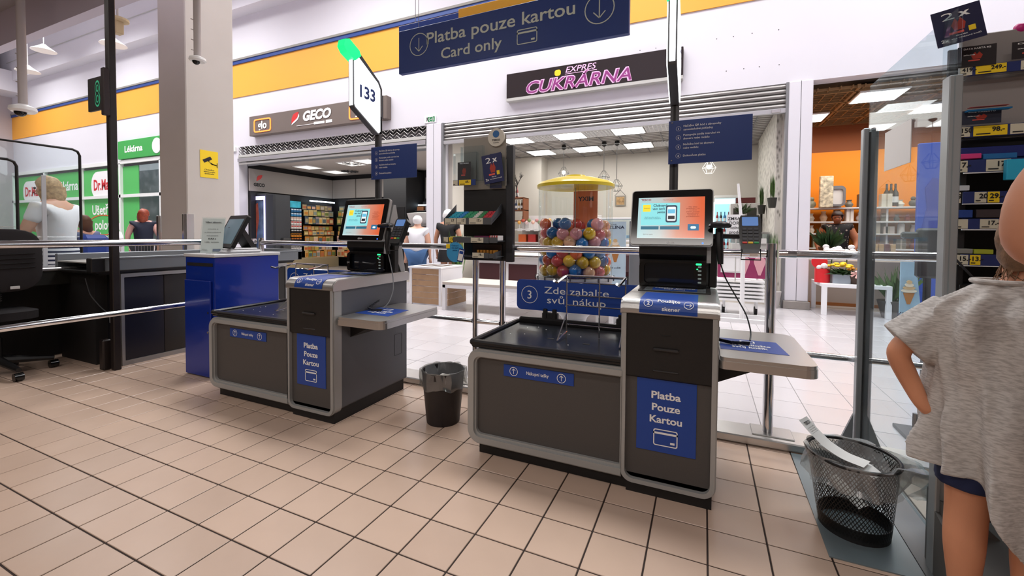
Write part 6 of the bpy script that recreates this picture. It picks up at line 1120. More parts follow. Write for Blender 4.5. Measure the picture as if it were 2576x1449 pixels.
def flowers(name, lab, c, r, h, n, fcol, fr, pm, potr, poth, seed, square=False):
    o = wthing(name, lab, 'plant', c); rr = random.Random(seed); q = MB()
    if square: obj('pot', MB().cbox(c[0]-potr, c[0]+potr, c[1]-potr*.8, c[1]+potr*.8, c[2], c[2]+poth, .004), pm, o)
    else: q = MB(); q.lathe([(potr*.75, c[2]), (potr, c[2]+poth)], (c[0], c[1]), 18); obj('pot', q, pm, o, smooth=True)
    q = MB()
    for k in range(90): an = rr.uniform(0, 6.28); q.leaf((c[0]+rr.uniform(-.4, .4)*r, c[1]+rr.uniform(-.4, .4)*r, c[2]+poth), (math.cos(an), math.sin(an), rr.uniform(.2, 1.4)), h*rr.uniform(.5, 1), .045, bend=.3)
    obj('leaves', q, M('leaf_dark', '#35502a', .5, var=.3, vscale=20), o, kind='stuff')
    for k in range(n): an = k*2.4; rad = r*math.sqrt((k+.5)/n); fl = MB(); fl.ball((c[0]+rad*math.cos(an), c[1]+rad*math.sin(an)*.8, c[2]+poth+h*(.85-.3*rad/r)), fr*rr.uniform(.8, 1.1), 8, 6, .55); obj('blossom', fl, pal(0, [fcol]), o)
    return o
p = PY(2112, 700, 6.45); flowers('potted_flowers', 'yellow chrysanthemums in a square grey pot on the side table', (p.x, 6.42, tz), .16, .20, 12, '#ecc51a', .04, M('pot_grey', '#9aa4ae', .5), .105, .13, 1, True)
p = PY(2152, 715, 6.45); flowers('flower_basket', 'brown basket with a pink bow and orange flowers on the side table', (p.x, 6.40, tz), .12, .15, 7, '#e59a28', .035, M('basket_brown', '#4a3830', .7), .12, .11, 2); q = MB()
for k in range(7): an = k*.9; q.tube([(p.x-.03, 6.27, tz+.16), (p.x-.03+.08*math.cos(an), 6.25, tz+.14+.05*math.sin(an))], [.006, .016], 5)
bwo = wthing('ribbon_bow', 'pink ribbon bow on the brown basket', 'ribbon', (p.x, 6.3, tz+.15)); obj('ribbon', q, M('ribbon_pink', '#e2b0a8', .5), bwo)
for k, px in enumerate((2090, 2128)):
    p = PY(px, 640, 6.8); o = wthing('orchid', 'white orchid behind the guard rail, '+('left', 'right')[k]+' one', 'plant', (p.x, 6.8, tz)); rr = random.Random(k); q = MB()
    for j in range(9): q.ball((p.x+rr.uniform(-.12, .12), 6.78+rr.uniform(-.05, .05), p.z+.04+rr.uniform(-.04, .08)), .045, 8, 5, .8, .4)
    obj('petals', q, M('petal_white', '#ececec', .5), o, kind='stuff'); q = MB(); q.tube([(p.x, 6.8, tz+.1), (p.x+.02, 6.8, p.z)], .008, 5); obj('stem', q, M('leaf_dark', '#35502a', .5), o); q = MB(); q.lathe([(.05, tz), (.065, tz+.12)], (p.x, 6.8), 12); obj('pot', q, whitep, o)
bunch('leafy_plant', 'dark leafy plant mass on the counter left of the florist', (3.25, 7.5, .74), .12, .42, 110, '#2f4a28', 12, .45, .07, pot=.2, potcol='#5a4030')
bunch('potted_plant', 'dark green potted plant on the floor right of the white side table', (4.05, 6.75, 0), .18, .55, 60, '#2c5a2c', 13, .5, .06, pot=.2, potcol='#4a4a48')
bunch('potted_plant', 'potted plant with narrow leaves and an orange tag seen through the partition', (PZ(2250, 800, 0).x, PZ(2250, 800, 0).y, 0), .2, .6, 70, '#4a6a38', 14, .55, .05, pot=.24, potcol='#55524e')
cnt_ = wthing('florist_counter', 'low beige counter block behind the white side table', 'counter', (3.3, 7.6, 0)); obj('body', MB().cbox(2.9, 4.4, 7.3, 7.9, 0, .74, .01), M('counter_beige', '#a3958a', .5), cnt_); obj('plinth', MB().box(2.9, 4.4, 7.28, 7.3, 0, .05), M('plinth_orange', '#8a5224', .5), cnt_)
# ice cream board + blue panel through the glass
ib = wthing('pavement_sign', 'tall narrow ice cream pavement sign seen through the glass partition', 'sign board', (0, 5, 0)); pb = PY(2292, 785, 5.2); x0, x1, z0, z1 = pyb(2262, 658, 2312, 770, 5.2); q = MB(); q.prism([(x0+.02, z1), (x1-.04, z1), (x1+.04, .08), (x0-.02+.04, .08)], 'y', 5.2, 5.23); b_ = obj('board', q, M('board_ice_blue', '#9dbcd0', .5, var=.15, vscale=5), ib); mt = frame_m((x0, 5.2, .08)); softcone(mt, (x1-x0)*.5, .40, .24, ib, .003)
t = MB(); addtext(t, 'KLIDA', .05, .2, ((x1-x0)*.5, .12), mt, .02, lift=.003); obj('lettering', t, M('ink_dark_navy', '#26304a', .5), ib)
for x in (x0+.05, x1-.02): obj('leg', MB().cbox(x-.02, x+.02, 5.18, 5.5, 0, .1, .003), lgrey, ib)
bl_ = wthing('blue_banner_wall', 'tall cobalt blue panel behind the glass partition', 'panel', (4.4, 6.5, 0)); x0 = PY(2308, 500, 6.4).x; obj('panel', MB().cbox(x0, x0+1.6, 6.4, 6.46, 0, PY(2320, 360, 6.4).z, .01), M('banner_blue', '#2a4fb0', .5, var=.06, vscale=2), bl_); obj('silhouette', MB().prism([(x0+.05+.5*a_, 1.25+b_*.9) for a_, b_ in ((0, 0), (.1, .3), (.05, .6), (.2, .75), (.5, .7), (.6, .45), (.5, .25), (.9, .1), (.95, 0))], 'y', 6.39, 6.4), M('banner_violet', '#2a3f9a', .5), bl_); obj('lower_line', MB().box(x0, x0+1.6, 6.385, 6.4, .95, .98), whitep, bl_)
for k in range(4): boxth('paper_bag', ('leftmost cream', 'second cream', 'dark wine-red', 'rightmost cream')[k]+' paper gift bag on the dark table behind the glass', 'bag', (PY(2196+k*15, 640, 7.9).x, PY(2208+k*15, 640, 7.9).x, 7.9, 8.0, PY(2200, 636, 7.9).z, PY(2200, 614, 7.9).z), pal(k, ['#d0ae78', '#c9a56e', '#6a2c30', '#d8b684']))
tb_ = wthing('display_table', 'dark display table below the paper gift bags behind the glass', 'table', (4.2, 8, 0)); zz = PY(2200, 636, 7.9).z; obj('top', MB().cbox(PY(2190, 640, 7.9).x, PY(2262, 640, 7.9).x+.2, 7.8, 8.3, zz-.04, zz, .004), M('table_dark', '#4a3c34', .5), tb_); obj('body', MB().cbox(PY(2194, 640, 7.9).x, PY(2262, 640, 7.9).x, 7.85, 8.3, 0, zz-.04, .004), M('table_greige', '#8a8078', .6, var=.25, vscale=5), tb_)
ck2 = wthing('trolley_handle', 'dark till equipment on a post seen through the glass partition', 'equipment', (2.9, 1.9, 0)); p = PY(2335, 620, 1.95); q = MB(); q.tube([(p.x, 1.95, .0), (p.x, 1.95, .95)], .018, 8); obj('post', q, black, ck2); obj('head', MB().cbox(p.x-.05, p.x+.05, 1.92, 1.98, .90, 1.18, .012), dgrey, ck2); obj('arm', MB().cbox(p.x-.12, p.x+.18, 1.93, 1.97, 1.12, 1.16, .01), dgrey, ck2); obj('foot', MB().cbox(p.x-.1, p.x+.1, 1.85, 2.05, 0, .02, .003), dgrey, ck2)
# ================================================================== SHELF RACK AT THE RIGHT EDGE
YK = .82
rk = wthing('price_rack', 'tall dark display rack with price strips at the right edge behind the child', 'rack', (2.5, YK, 0)); X0k, X1k = 2.19, 2.95
zpx = lambda y: PY(2460, y, YK).z
obj('back', MB().cbox(X0k, X1k, YK+.13, YK+.14, 0, zpx(85), .003), M('rack_black', '#141216', .6), rk); obj('upper_back', MB().cbox(X0k, X1k, YK+.04, YK+.06, zpx(315), zpx(75), .003), M('rack_grey', '#8f8987', .5), rk)
for x in (X0k, X1k-.02): obj('side', MB().cbox(x, x+.02, YK+.02, YK+.14, 0, zpx(395), .003), M('rack_black', '#141216', .6), rk)
strips = [(190, 165, 'u'), (345, 317, 'u'), (434, 402, 's'), (512, 482, 's'), (577, 550, 's'), (668, 640, 's'), (733, 718, 'd')]
nvy = M('rack_navy', '#1c2b66', .5)
tags = {0: [(2404, 2435, 'c', '419.-'), (2443, 2520, 'y', '249.-'), (2555, 2640, 'c', '2')], 1: [(2404, 2435, 'c', '150'), (2443, 2528, 'y', '98.-'), (2535, 2600, 'c', '')], 2: [(2404, 2432, 'c', '17.-'), (2478, 2540, 'c', '17.-')], 3: [(2404, 2418, 'c', '9'), (2452, 2482, 'c', '20'), (2485, 2515, 'y', '29.-')], 4: [(2404, 2438, 'c', ''), (2468, 2515, 'c', '17.-')], 5: [(2412, 2442, 'c', '15.-'), (2446, 2473, 'y', '13.-')], 6: []}
for i, (ya, yb_, kd) in enumerate(strips):
    dz = -.03 if kd == 'u' else 0; Y_ = YK-.03 if kd == 'u' else YK
    za, zb_ = zpx(ya), zpx(yb_); s = obj('price_rail', MB().cbox(X0k, X1k, YK-.006, YK, za, zb_, .001), nvy if kd != 'd' else black, rk)
    if kd != 'u': obj('shelf_board', MB().cbox(X0k+.02, X1k-.02, YK, YK+.13, zb_-.012, zb_, .002), M('rack_shelf', '#2a2a2e', .5), rk); obj('rail_edge', MB().box(X0k, X1k, YK-.008, YK, za-.003, za), whitep, rk)
    else: obj('shelf_board', MB().cbox(X0k, X1k, YK, YK+.04, za-.008, za, .002), clear, rk)
    for (pa, pb_, c, tx) in tags[i]: price_tag(rk, PY(pa, 400, YK).x, PY(pb_, 400, YK).x, za+.002, zb_-.002, YK-.0065, tx, c)
obj('blue_panel', MB().cbox(X0k, X1k, YK+.02, YK+.04, zpx(397), zpx(368), .002), M('panel_deep_blue', '#14226a', .5), rk)
ckb = wthing('stray_cable', 'black cable hanging diagonally in front of the dark lower shelves', 'cable', (2.25, YK, .9)); q = MB(); q.tube(smooth_path([PY(2402, 650, YK-.02), PY(2440, 690, YK-.03), PY(2468, 720, YK-.02), PY(2500, 760, YK-.01)], 5, 2), .004, 6); obj('cable', q, M('cable_dark', '#26262c', .5), ckb, smooth=True)
def rbox(name, lab, px0, px1, py0, py1, col, dy=0., dd=.09, cat='packet', grp=None, m=None):
    a = PY(px0, py1, YK+dy); b = PY(px1, py0, YK+dy); return boxth(name, lab, cat, (a.x, b.x, YK+dy, YK+dy+dd, a.z, b.z), m or pal(0, [col]), grp)
def dcard(lab, px0, px1, py0, py1, Y, title, col='#221c20'):
    a = PY(px0, py1, Y); b = PY(px1, py0, Y); return promo_card('phone_card', lab, ((a.x+b.x)/2, (a.z+b.z)/2), b.x-a.x, b.z-a.z, 0, Y, col, [(title, .08, .7, 0, .33, .02), ('akce', .06, .3, -.2, .05, .02)], None, True)
dcard('dark phone card above the yellow 249 tag', 2408, 2508, 108, 172, YK-.01, 'DATA KARTA 4G'); dcard('dark phone card right of the 249 tag, cut by the frame edge', 2545, 2640, 95, 150, YK-.01, 'DATA')
dcard('dark blue phone card in the clear pocket over the yellow 98 tag', 2418, 2520, 272, 315, YK-.02, 'VÍCE KREDITU', '#23283a'); rbox('plastic_strip', 'bright red plastic strip on top of the clear pocket', 2440, 2540, 262, 270, '#d8402c', -.04, .02); rbox('plastic_strip', 'bright blue plastic strip under the red one', 2436, 2545, 271, 277, '#1a78b0', -.04, .02)
rbox('pink_packet', 'pink packet on the shelf above the first 17 tag', 2404, 2470, 385, 401, '#d83a80'); rbox('blue_packet', 'blue packet beside the pink packet on the right rack', 2474, 2560, 383, 401, '#1c6aa8'); rbox('cyan_packet', 'bright cyan packet hanging at the elbow of the adult', 2532, 2590, 398, 452, '#2ab0d8', -.04, .02)
rbox('blue_packet', 'dark blue packet above the beige price cards', 2404, 2448, 528, 548, '#1d3f8a'); rbox('grey_packet', 'dark grey packet beside the dark blue packet', 2456, 2530, 526, 548, '#3a3034'); rbox('white_pack', 'white topped pack on the shelf above the 29 tag', 2404, 2440, 466, 480, '#c8ccd4')
rbox('green_packet', 'crumpled yellow-green packet above the yellow 13 tag', 2450, 2500, 628, 639, '#a8b030'); rbox('flat_box', 'flat grey box above the 15 price card', 2404, 2448, 626, 638, '#8a8a84')
promo_card('promo_card', 'dark blue 2x promotion card tilted on top of the glass partition', (PY(2411, 62, .74).x, PY(2411, 62, .74).z), .125, .12, math.radians(11), .74, '#15153f', L2X, (.18, .32, -.24, -.10), True)
bx_ = wthing('magenta_object', 'small magenta object on top of the right rack', 'object', (2.4, YK, 1.9)); p = PY(2566, 72, YK+.05); q = MB(); q.ball(tuple(p), .018, 10, 6); obj('body', q, M('magenta_plastic', '#c01878', .4), bx_, smooth=True)
# ================================================================== PEOPLE
def humanoid(name_label, pos, H, face, arms, skinm, hairm, hairkind, top=None, bottom=None, lean=0., head_tilt=0., build=1., group=None, z0=0.):
    """standing figure: face = direction it looks (world angle), arms = per side ((elbow),(wrist)) offsets from the shoulder in (right, forward, up) x H"""
    T = wthing('person', name_label, 'person', (pos[0], pos[1], z0)); fx, fy = math.cos(face), math.sin(face); B = build
    def P(r, f, u): f = f+lean*max(0, u-.5); return Vector((pos[0]+(r*fy+f*fx)*H, pos[1]+(-r*fx+f*fy)*H, z0+u*H))
    V = []; E = []; R = []
    def add(p, r, par=None):
        V.append(p); R.append(r*H); i = len(V)-1
        if par is not None: E.append((par, i))
        return i
    pel = add(P(0, 0, .51), .075*B); wa = add(P(0, 0, .60), .066*B, pel); chs = add(P(0, 0, .72), .078*B, wa); nk0 = add(P(0, 0, .81), .055, chs); nk = add(P(0, .005, .85), .028, nk0); hd0 = add(P(0, .012+.3*head_tilt, .885-.05*abs(head_tilt)), .043, nk); hd1 = add(P(0, .012+.6*head_tilt, .925-.1*abs(head_tilt)), .052, hd0); hd2 = add(P(0, .008+.8*head_tilt, .965-.15*abs(head_tilt)), .040, hd1)
    add(P(0, .068+.55*head_tilt, .912-.1*abs(head_tilt)), .009, hd0)
    hands = []
    for s in (-1, 1):
        hp = add(P(s*.05, 0, .49), .055*B, pel); kn = add(P(s*.052, .01, .28), .036*B, hp); an = add(P(s*.055, -.01, .05), .022, kn); toe = add(P(s*.06, .07, .018), .016, an)
        sh = add(P(s*.105, 0, .80), .038*B, nk0); (ea, wa_) = arms[0 if s < 0 else 1]
        S = P(s*.115, 0, .79); off = lambda o: S+Vector(((o[0]*fy+o[1]*fx)*H, (-o[0]*fx+o[1]*fy)*H, o[2]*H))
        el = add(off(ea), .026*B, sh); wr = add(off(wa_), .016, el); d = (off(wa_)-off(ea)).normalized(); pm = add(off(wa_)+d*.03*H, .018, wr); sd = d.cross(Vector((0, 0, 1))); sd = sd.normalized() if sd.length > .1 else Vector((1, 0, 0)); hands.append(off(wa_)+d*.05*H)
        for k in range(4):
            b = V[pm]+d*.018*H+sd*((k-1.5)*.0105*H); f1 = add(b+d*.016*H, .0058, pm); add(b+d*(.032+.004*(1.5-abs(k-1.5)))*H+Vector((0, 0, -.008*H)), .0048, f1)
        t1 = add(V[wr]+d*.018*H+sd*.024*H*(-s), .0062, pm); add(V[t1]+d*.020*H, .0052, t1)
    body = obj('body', skinmesh(V, E, R, 1), None, T); body.data.materials.clear(); body.data.materials.append(skinm)
    def shift(o): 
        for v in o.data.vertices: v.co -= ORIG[T.name]
    shift(body)
    def cloth(nm, idxs, grow, m, ends=()):
        mp = {k: i for i, k in enumerate(idxs)}; vv = [V[k] for k in idxs]; rr_ = [R[k]*grow+.006*H for k in idxs]; ee = [(mp[a], mp[b]) for a, b in E if a in mp and b in mp]
        for (a, b, t, r) in ends: vv.append(V[a].lerp(V[b], t)); rr_.append(r*H); ee.append((mp[a], len(vv)-1))
        o = obj(nm, skinmesh(vv, ee, rr_, 2), None, T); o.data.materials.clear(); o.data.materials.append(m); shift(o); return o
    shs = [i for i in range(len(V)) if (i, ) and any(e == (nk0, i) for e in E) and i != nk]; els = [b for a, b in E if a in shs]; hps = [b for a, b in E if a == pel and b != wa]; kns = [b for a, b in E if a in hps]
    if top: cloth('top', [pel, wa, chs, nk0]+shs, 1.10, top[0], [(s_, e_, top[1], .036) for s_, e_ in zip(shs, els)])
    if bottom:
        if bottom[1] == 'legs': cloth('trousers', [pel]+hps+kns+[b for a, b in E if a in kns], 1.12, bottom[0])
        else: q = MB(); q.lathe([(.075*H*B, z0+.60*H), (.098*H*B, z0+.50*H), (.115*H*B, z0+bottom[1]*H)], (pos[0], pos[1]), 24); obj('skirt', q, bottom[0], T, smooth=True)
    hc = V[hd1]+Vector((-fx, -fy, 0))*.008*H; q = MB(); n = 20
    q.ball((hc.x, hc.y, hc.z+.012*H), .060*H, n, 12, 1.05); fwd = Vector((fx, fy, 0)); cut = []
    q2 = MB(); 
    for v in q.v:
        w = Vector(v)-hc; f_ = w.dot(fwd); nz = noise.noise(Vector(v)*18)*.006*H
        if f_ > .028*H and w.z < .028*H: v = Vector(v)-fwd*(f_-.02*H)
        cut.append(tuple(Vector(v)+w.normalized()*nz))
    q.v = cut
    if hairkind == 'long':
        m0 = len(q.v); q.lathe([(.054*H, hc.z+.01*H), (.056*H, hc.z-.04*H), (.048*H, hc.z-.085*H), (.022*H, hc.z-.115*H)], (hc.x-fx*.022*H, hc.y-fy*.022*H), 18)
        q.v = q.v[:m0]+[tuple(Vector(v)+Vector((1, 1, 0))*noise.noise(Vector(v)*12)*.012*H) for v in q.v[m0:]]
    if hairkind == 'bob': q.lathe([(.060*H, hc.z+.02*H), (.064*H, hc.z-.015*H), (.050*H, hc.z-.045*H)], (hc.x-fx*.012*H, hc.y-fy*.012*H), 18)
    obj('hair', q, hairm, T, smooth=True)
    rt = Vector((fy, -fx, 0)); hf = V[hd1]
    for s in (-1, 1):
        q = MB(); e = hf+fwd*.048*H+rt*s*.019*H+Vector((0, 0, -.002*H)); q.ball(tuple(e), .0065*H, 8, 6); obj('eye', q, M('eye_dark', '#1a1412', .2), T); q = MB(); e = hf+rt*s*.052*H+Vector((0, 0, -.006*H)); q.ball(tuple(e), .011*H, 8, 6, 1.4, .8, .5); obj('ear', q, skinm, T)
    q = MB(); e = hf+fwd*.05*H+Vector((0, 0, -.034*H)); q.ball(tuple(e), .010*H, 8, 5, .4, 1, 1); obj('mouth', q, M('lip', '#a0504a', .5), T)
    return T, P, V, hands
dn = ((.02, 0, -.17), (.03, .03, -.32))
D2 = (((-.03, 0, -.17), (-.04, .03, -.32)), ((.03, 0, -.17), (.04, .03, -.32)))
striped = M('striped_cloth', '#e4e4ea', .8); nts = striped.node_tree; wv = nts.nodes.new('ShaderNodeTexWave'); wv.bands_direction = 'Z'; wv.inputs['Scale'].default_value = 7.5; tcs = nts.nodes.new('ShaderNodeTexCoord'); nts.links.new(tcs.outputs['Object'], wv.inputs['Vector']); rps = nts.nodes.new('ShaderNodeValToRGB'); rps.color_ramp.interpolation = 'CONSTANT'; rps.color_ramp.elements[0].color = lin('#1c2444'); rps.color_ramp.elements[1].color = lin('#e4e4ea'); rps.color_ramp.elements[1].position = .42; nts.links.new(wv.outputs['Fac'], rps.inputs[0]); nts.links.new(rps.outputs[0], nts.nodes['Principled BSDF'].inputs['Base Color'])
tw = M('tshirt_white', '#e9e9ee', .85, bump=.2, bscale=40)
T, P, V, hands = humanoid('blond woman in a white T-shirt and striped skirt reading a card at the staffed checkout', (-4.66, .92), 1.70, math.radians(212), (((-.03, .06, -.16), (.02, .20, -.13)), ((.03, .05, -.16), (.0, .19, -.12))), skinl, M('hair_blond', '#b99c74', .6, var=.3, vscale=40), 'long', (tw, .55), (striped, .30), head_tilt=.05, lean=.03, build=1.05)
hm = (hands[0]+hands[1])/2; cdp = wthing('card_tablet', 'flat white card held by the blond woman', 'card', tuple(hm)); obj('sheet', MB().cbox(hm.x-.12, hm.x+.10, hm.y-.09, hm.y+.09, hm.z+.015, hm.z+.022, .002), paper, cdp)
humanoid('small dark-haired child with a blue backpack behind the blond woman', (-6.55, 1.85), 1.36, math.radians(200), D2, skinl, M('hair_brown', '#5a3a26', .6), 'long', (M('tshirt_blue_grey', '#5a6488', .8), .5), (M('jeans_dark', '#2a3450', .8), 'legs'))
bp_ = wthing('backpack', 'blue backpack worn by the small child behind the blond woman', 'backpack', (-6.4, 1.9, .8)); obj('bag', MB().cbox(-6.42, -6.26, 1.72, 2.02, .74, 1.08, .05), M('bag_blue', '#203f90', .6), bp_)
humanoid('woman with auburn hair, navy waistcoat and pink sleeves seen from behind by the pharmacy', (-9.2, 3.8), 1.60, math.radians(140), (((-.05, .0, -.15), (-.04, .05, -.28)), ((.05, 0, -.15), (.04, .05, -.28))), M('pink_sleeve_skin', '#dcaaa0', .6), M('hair_auburn', '#8a3a22', .5, var=.3, vscale=30), 'long', (M('waistcoat_navy', '#141a30', .8), .12), (M('trousers_black', '#14151c', .8), 'legs'), build=1.25)
cbg = wthing('carrier_bag', 'white carrier bag hanging beside the auburn-haired woman', 'bag', (-9.45, 3.5, .75)); q = MB(); q.prism([(-9.75, .72), (-9.40, .70), (-9.42, 1.0), (-9.5, 1.12), (-9.56, 1.0), (-9.68, .98)], 'y', 3.42, 3.56); obj('bag', q, M('bag_white', '#e8e8f0', .6), cbg)
def cart(lab, x, y, zz=.98):
    o = wthing('shopping_cart', lab, 'shopping cart', (x, y, 0)); q = MB()
    for z in (.60, .75, .90): q.tube([(x-.3, y-.22, z), (x+.3, y-.25, z), (x+.3, y+.25, z), (x-.3, y+.22, z)], .006, 5, close=True)
    for k in range(7):
        u = -.3+k*.1
        for s in (-1, 1): q.tube([(x+u, y+s*.24, .60), (x+u, y+s*.24, .90)], .004, 4)
    obj('basket', q, chrome, o, kind='stuff'); q = MB(); q.tube([(x+.34, y-.25, zz), (x+.34, y+.25, zz)], .014, 8); obj('handle', q, whitep, o)
    for s in (-1, 1):
        q = MB(); q.tube([(x+.34, y+s*.24, zz), (x+.28, y+s*.24, .6), (x+.25, y+s*.24, .1)], .01, 6); obj('frame', q, chrome, o)
        for u in (-.25, .25): q = MB(); q.tube([(x+u, y+s*.22-.015, .06), (x+u, y+s*.22+.015, .06)], .06, 10); obj('castor', q, dgrey, o)
    return o
cart('chrome shopping cart in front of the auburn-haired woman', -8.0, 3.0); cart('chrome shopping cart behind the blond woman', -8.6, 2.2)
humanoid('white-haired person in a white T-shirt seen from behind over the cube table', (-3.55, 5.45), 1.47, math.radians(115), D2, skinl, M('hair_white', '#e8e6e6', .6), 'short', (tw, .5), (M('jeans_blue', '#3a5c88', .8), 'legs'), build=1.35)
T, P, V, hands = humanoid('white-haired woman in a short black dress seen from behind beside the cube table', (-3.13, 5.85), 1.60, math.radians(105), (((-.04, 0, -.16), (-.03, .02, -.31)), ((.04, 0, -.16), (.05, .04, -.27))), skin, M('hair_white', '#e8e6e6', .6), 'bob', (M('dress_black', '#0f0e10', .8), .45), (M('dress_black', '#0f0e10', .8), .37), build=1.12)
fl_ = M('floral_black', '#16141a', .8); ntf = fl_.node_tree; vf = ntf.nodes.new('ShaderNodeTexVoronoi'); vf.inputs['Scale'].default_value = 17; tcf = ntf.nodes.new('ShaderNodeTexCoord'); ntf.links.new(tcf.outputs['Object'], vf.inputs['Vector']); rf = ntf.nodes.new('ShaderNodeValToRGB'); rf.color_ramp.elements[0].color = lin('#b8a89c'); rf.color_ramp.elements[0].position = .16; rf.color_ramp.elements[1].color = lin('#141218'); rf.color_ramp.elements[1].position = .3; ntf.links.new(vf.outputs['Distance'], rf.inputs[0]); ntf.links.new(rf.outputs[0], ntf.nodes['Principled BSDF'].inputs['Base Color'])
humanoid('florist in a black floral blouse looking down behind the orchids', (3.60, 8.45), 1.60, math.radians(-105), (((-.07, .02, -.15), (-.04, .12, -.25)), ((.07, .02, -.15), (.05, .12, -.26))), M('skin_tan', '#b0704e', .55), M('hair_dark_red', '#2a1210', .5), 'short', (fl_, .4), (M('trousers_black', '#14151c', .8), 'legs'), head_tilt=.04, build=1.45)
# ---------------------------------------------------------------- child at the right edge
CHP = Vector((2.125, .405, 0)); fv = Vector((.43, .90, 0)).normalized(); rv = Vector((fv.y, -fv.x, 0))
def C3(r, f, z): return Vector((CHP.x+rv.x*r+fv.x*f, CHP.y+rv.y*r+fv.y*f, z))
chd = wthing('person', 'child in a loose grey melange T-shirt and navy shorts, hand on hip, seen from behind', 'person', (CHP.x, CHP.y, 0))
V = []; E = []; R = []
def ad(p, r, par=None):
    V.append(Vector(p)); R.append(r)
    if par is not None: E.append((par, len(V)-1))
    return len(V)-1
pe = ad(C3(0, 0, .60), .085); wa = ad(C3(0, 0, .70), .075, pe); cs2 = ad(C3(0, 0, .84), .085, wa); n0 = ad(C3(0, 0, .945), .06, cs2); n1 = ad(C3(.02, .01, 1.01), .042, n0); h0 = ad(C3(.04, .02, 1.06), .058, n1); h1 = ad(C3(.05, .03, 1.12), .072, h0); h2 = ad(C3(.05, .025, 1.18), .055, h1); ad(C3(.05, .12, 1.09), .011, h0)
for s in (-1, 1):
    hp = ad(C3(s*.055, 0, .56), .068, pe); 
    if s < 0: kn = ad(C3(-.066, .0, .36), .049, hp); cf = ad(C3(-.068, -.012, .26), .049, kn); an = ad(C3(-.066, .0, .07), .028, cf)
    else: kn = ad(C3(.06, .04, .34), .050, hp); cf = ad(C3(.06, .02, .26), .050, kn); an = ad(C3(.06, .0, .07), .028, cf)
    ad(V[an]+fv*.10+Vector((0, 0, -.045)), .022, an)
sL = ad(C3(-.130, 0, .905), .034, n0); eL = ad(PY(2252, 884, .45), .033, sL); mL = ad(PY(2285, 950, .46), .028, eL); wL = ad(PY(2322, 1022, .44), .021, mL)
pL = ad(PY(2345, 1042, .445), .023, wL); dL = (V[pL]-V[wL]).normalized(); uL = Vector((0, 0, 1))
for k in range(4): b = V[pL]+dL*.02+fv*.004+uL*((1.5-k)*.013); f1 = ad(b+dL*.022, .0075, pL); f2 = ad(b+dL*.040+fv*.008, .0068, f1)
t1 = ad(V[wL]+dL*.022+uL*.028-fv*.012, .009, pL); ad(V[t1]+dL*.02+uL*.016, .0075, t1)
sR = ad(C3(.135, 0, .925), .040, n0); eR = ad(C3(.20, .06, .75), .030, sR); wR = ad(C3(.17, .20, .68), .020, eR); pR = ad(C3(.165, .235, .675), .022, wR)
for k in range(4): f1 = ad(V[pR]+fv*.03+rv*((k-1.5)*.013), .0075, pR); ad(V[f1]+fv*.02+Vector((0, 0, -.012)), .0065, f1)
t1 = ad(V[pR]-rv*.03+Vector((0, 0, .005)), .008, pR); ad(V[t1]+fv*.02, .007, t1)
ARMM = M('child_skin', '#c98a68', .5, var=.04, vscale=14, bump=.1, bscale=120)
b = obj('body', skinmesh(V, E, R, 2), None, chd); b.data.materials.clear(); b.data.materials.append(ARMM)
for v in b.data.vertices: v.co -= ORIG[chd.name]
def remeshed(mb, vox, smooth=6):
    me = mb.mesh('r'); o = bpy.data.objects.new('r', me); COL.objects.link(o); rm_ = o.modifiers.new('r', 'REMESH'); rm_.mode = 'VOXEL'; rm_.voxel_size = vox; s_ = o.modifiers.new('s', 'SMOOTH'); s_.iterations = smooth; s_.factor = .5
    ev = o.evaluated_get(bpy.context.evaluated_depsgraph_get()); r = bpy.data.meshes.new_from_object(ev); bpy.data.objects.remove(o, do_unlink=True); r.polygons.foreach_set('use_smooth', [True]*len(r.polygons)); return r
def loft(rings, n=72):
    q = MB(); m = len(rings)
    for rg in rings: q.v += [tuple(p) for p in rg]
    for j in range(m-1):
        for i in range(n): q.f.append((j*n+i, j*n+(i+1) % n, (j+1)*n+(i+1) % n, (j+1)*n+i)); q.mi.append(0)
    q.f += [tuple(range(n))[::-1], tuple((m-1)*n+i for i in range(n))]; q.mi += [0, 0]; return q
def hem(u): 
    if u < -.085: return .478-.05*(u+.2)
    if u < -.06: return .472-(u+.085)*1.3
    return max(.20, .44-(u+.06)*2.2)
def sring(t, n=72):
    """t 0 hem .. 1 collar"""
    out = []
    for i in range(n):
        a = 2*PI*i/n; c, s = math.cos(a), math.sin(a)
        if t < .80: rx, ry, zc = .188-.028*(t/.8)**1.5, .122-.012*(t/.8), None
        else: k = (t-.80)/.20; rx = .160-.098*k**1.2; ry = .110-.052*k; zc = None
        u = rx*c; zt = 1.012 if t > .8 else 1.0; zh = hem(u*.172/rx-.015)
        if t <= .8: z = zh+(.925-zh)*(t/.8)
        else: z = .925+(t-.8)/.2*(.088)
        fo = 0.
        amp = .024*(1-t*.55)*(1 if t < .9 else .25)
        fo = amp*(1.1-2*abs(math.sin(a*5.5+t*1.6))**.7+.7*math.sin(a*11-t*2.6+1)+.6*math.sin(a*4+t*4.5)) + .012*noise.noise(Vector((c*2.2, s*2.2, t*3.5)))*2*(1-t*.4)
        out.append(C3((rx+fo)*c+.02*(1-t), (ry+fo)*s*1.0, z))
    return out
qs = loft([sring(k/26) for k in range(27)])
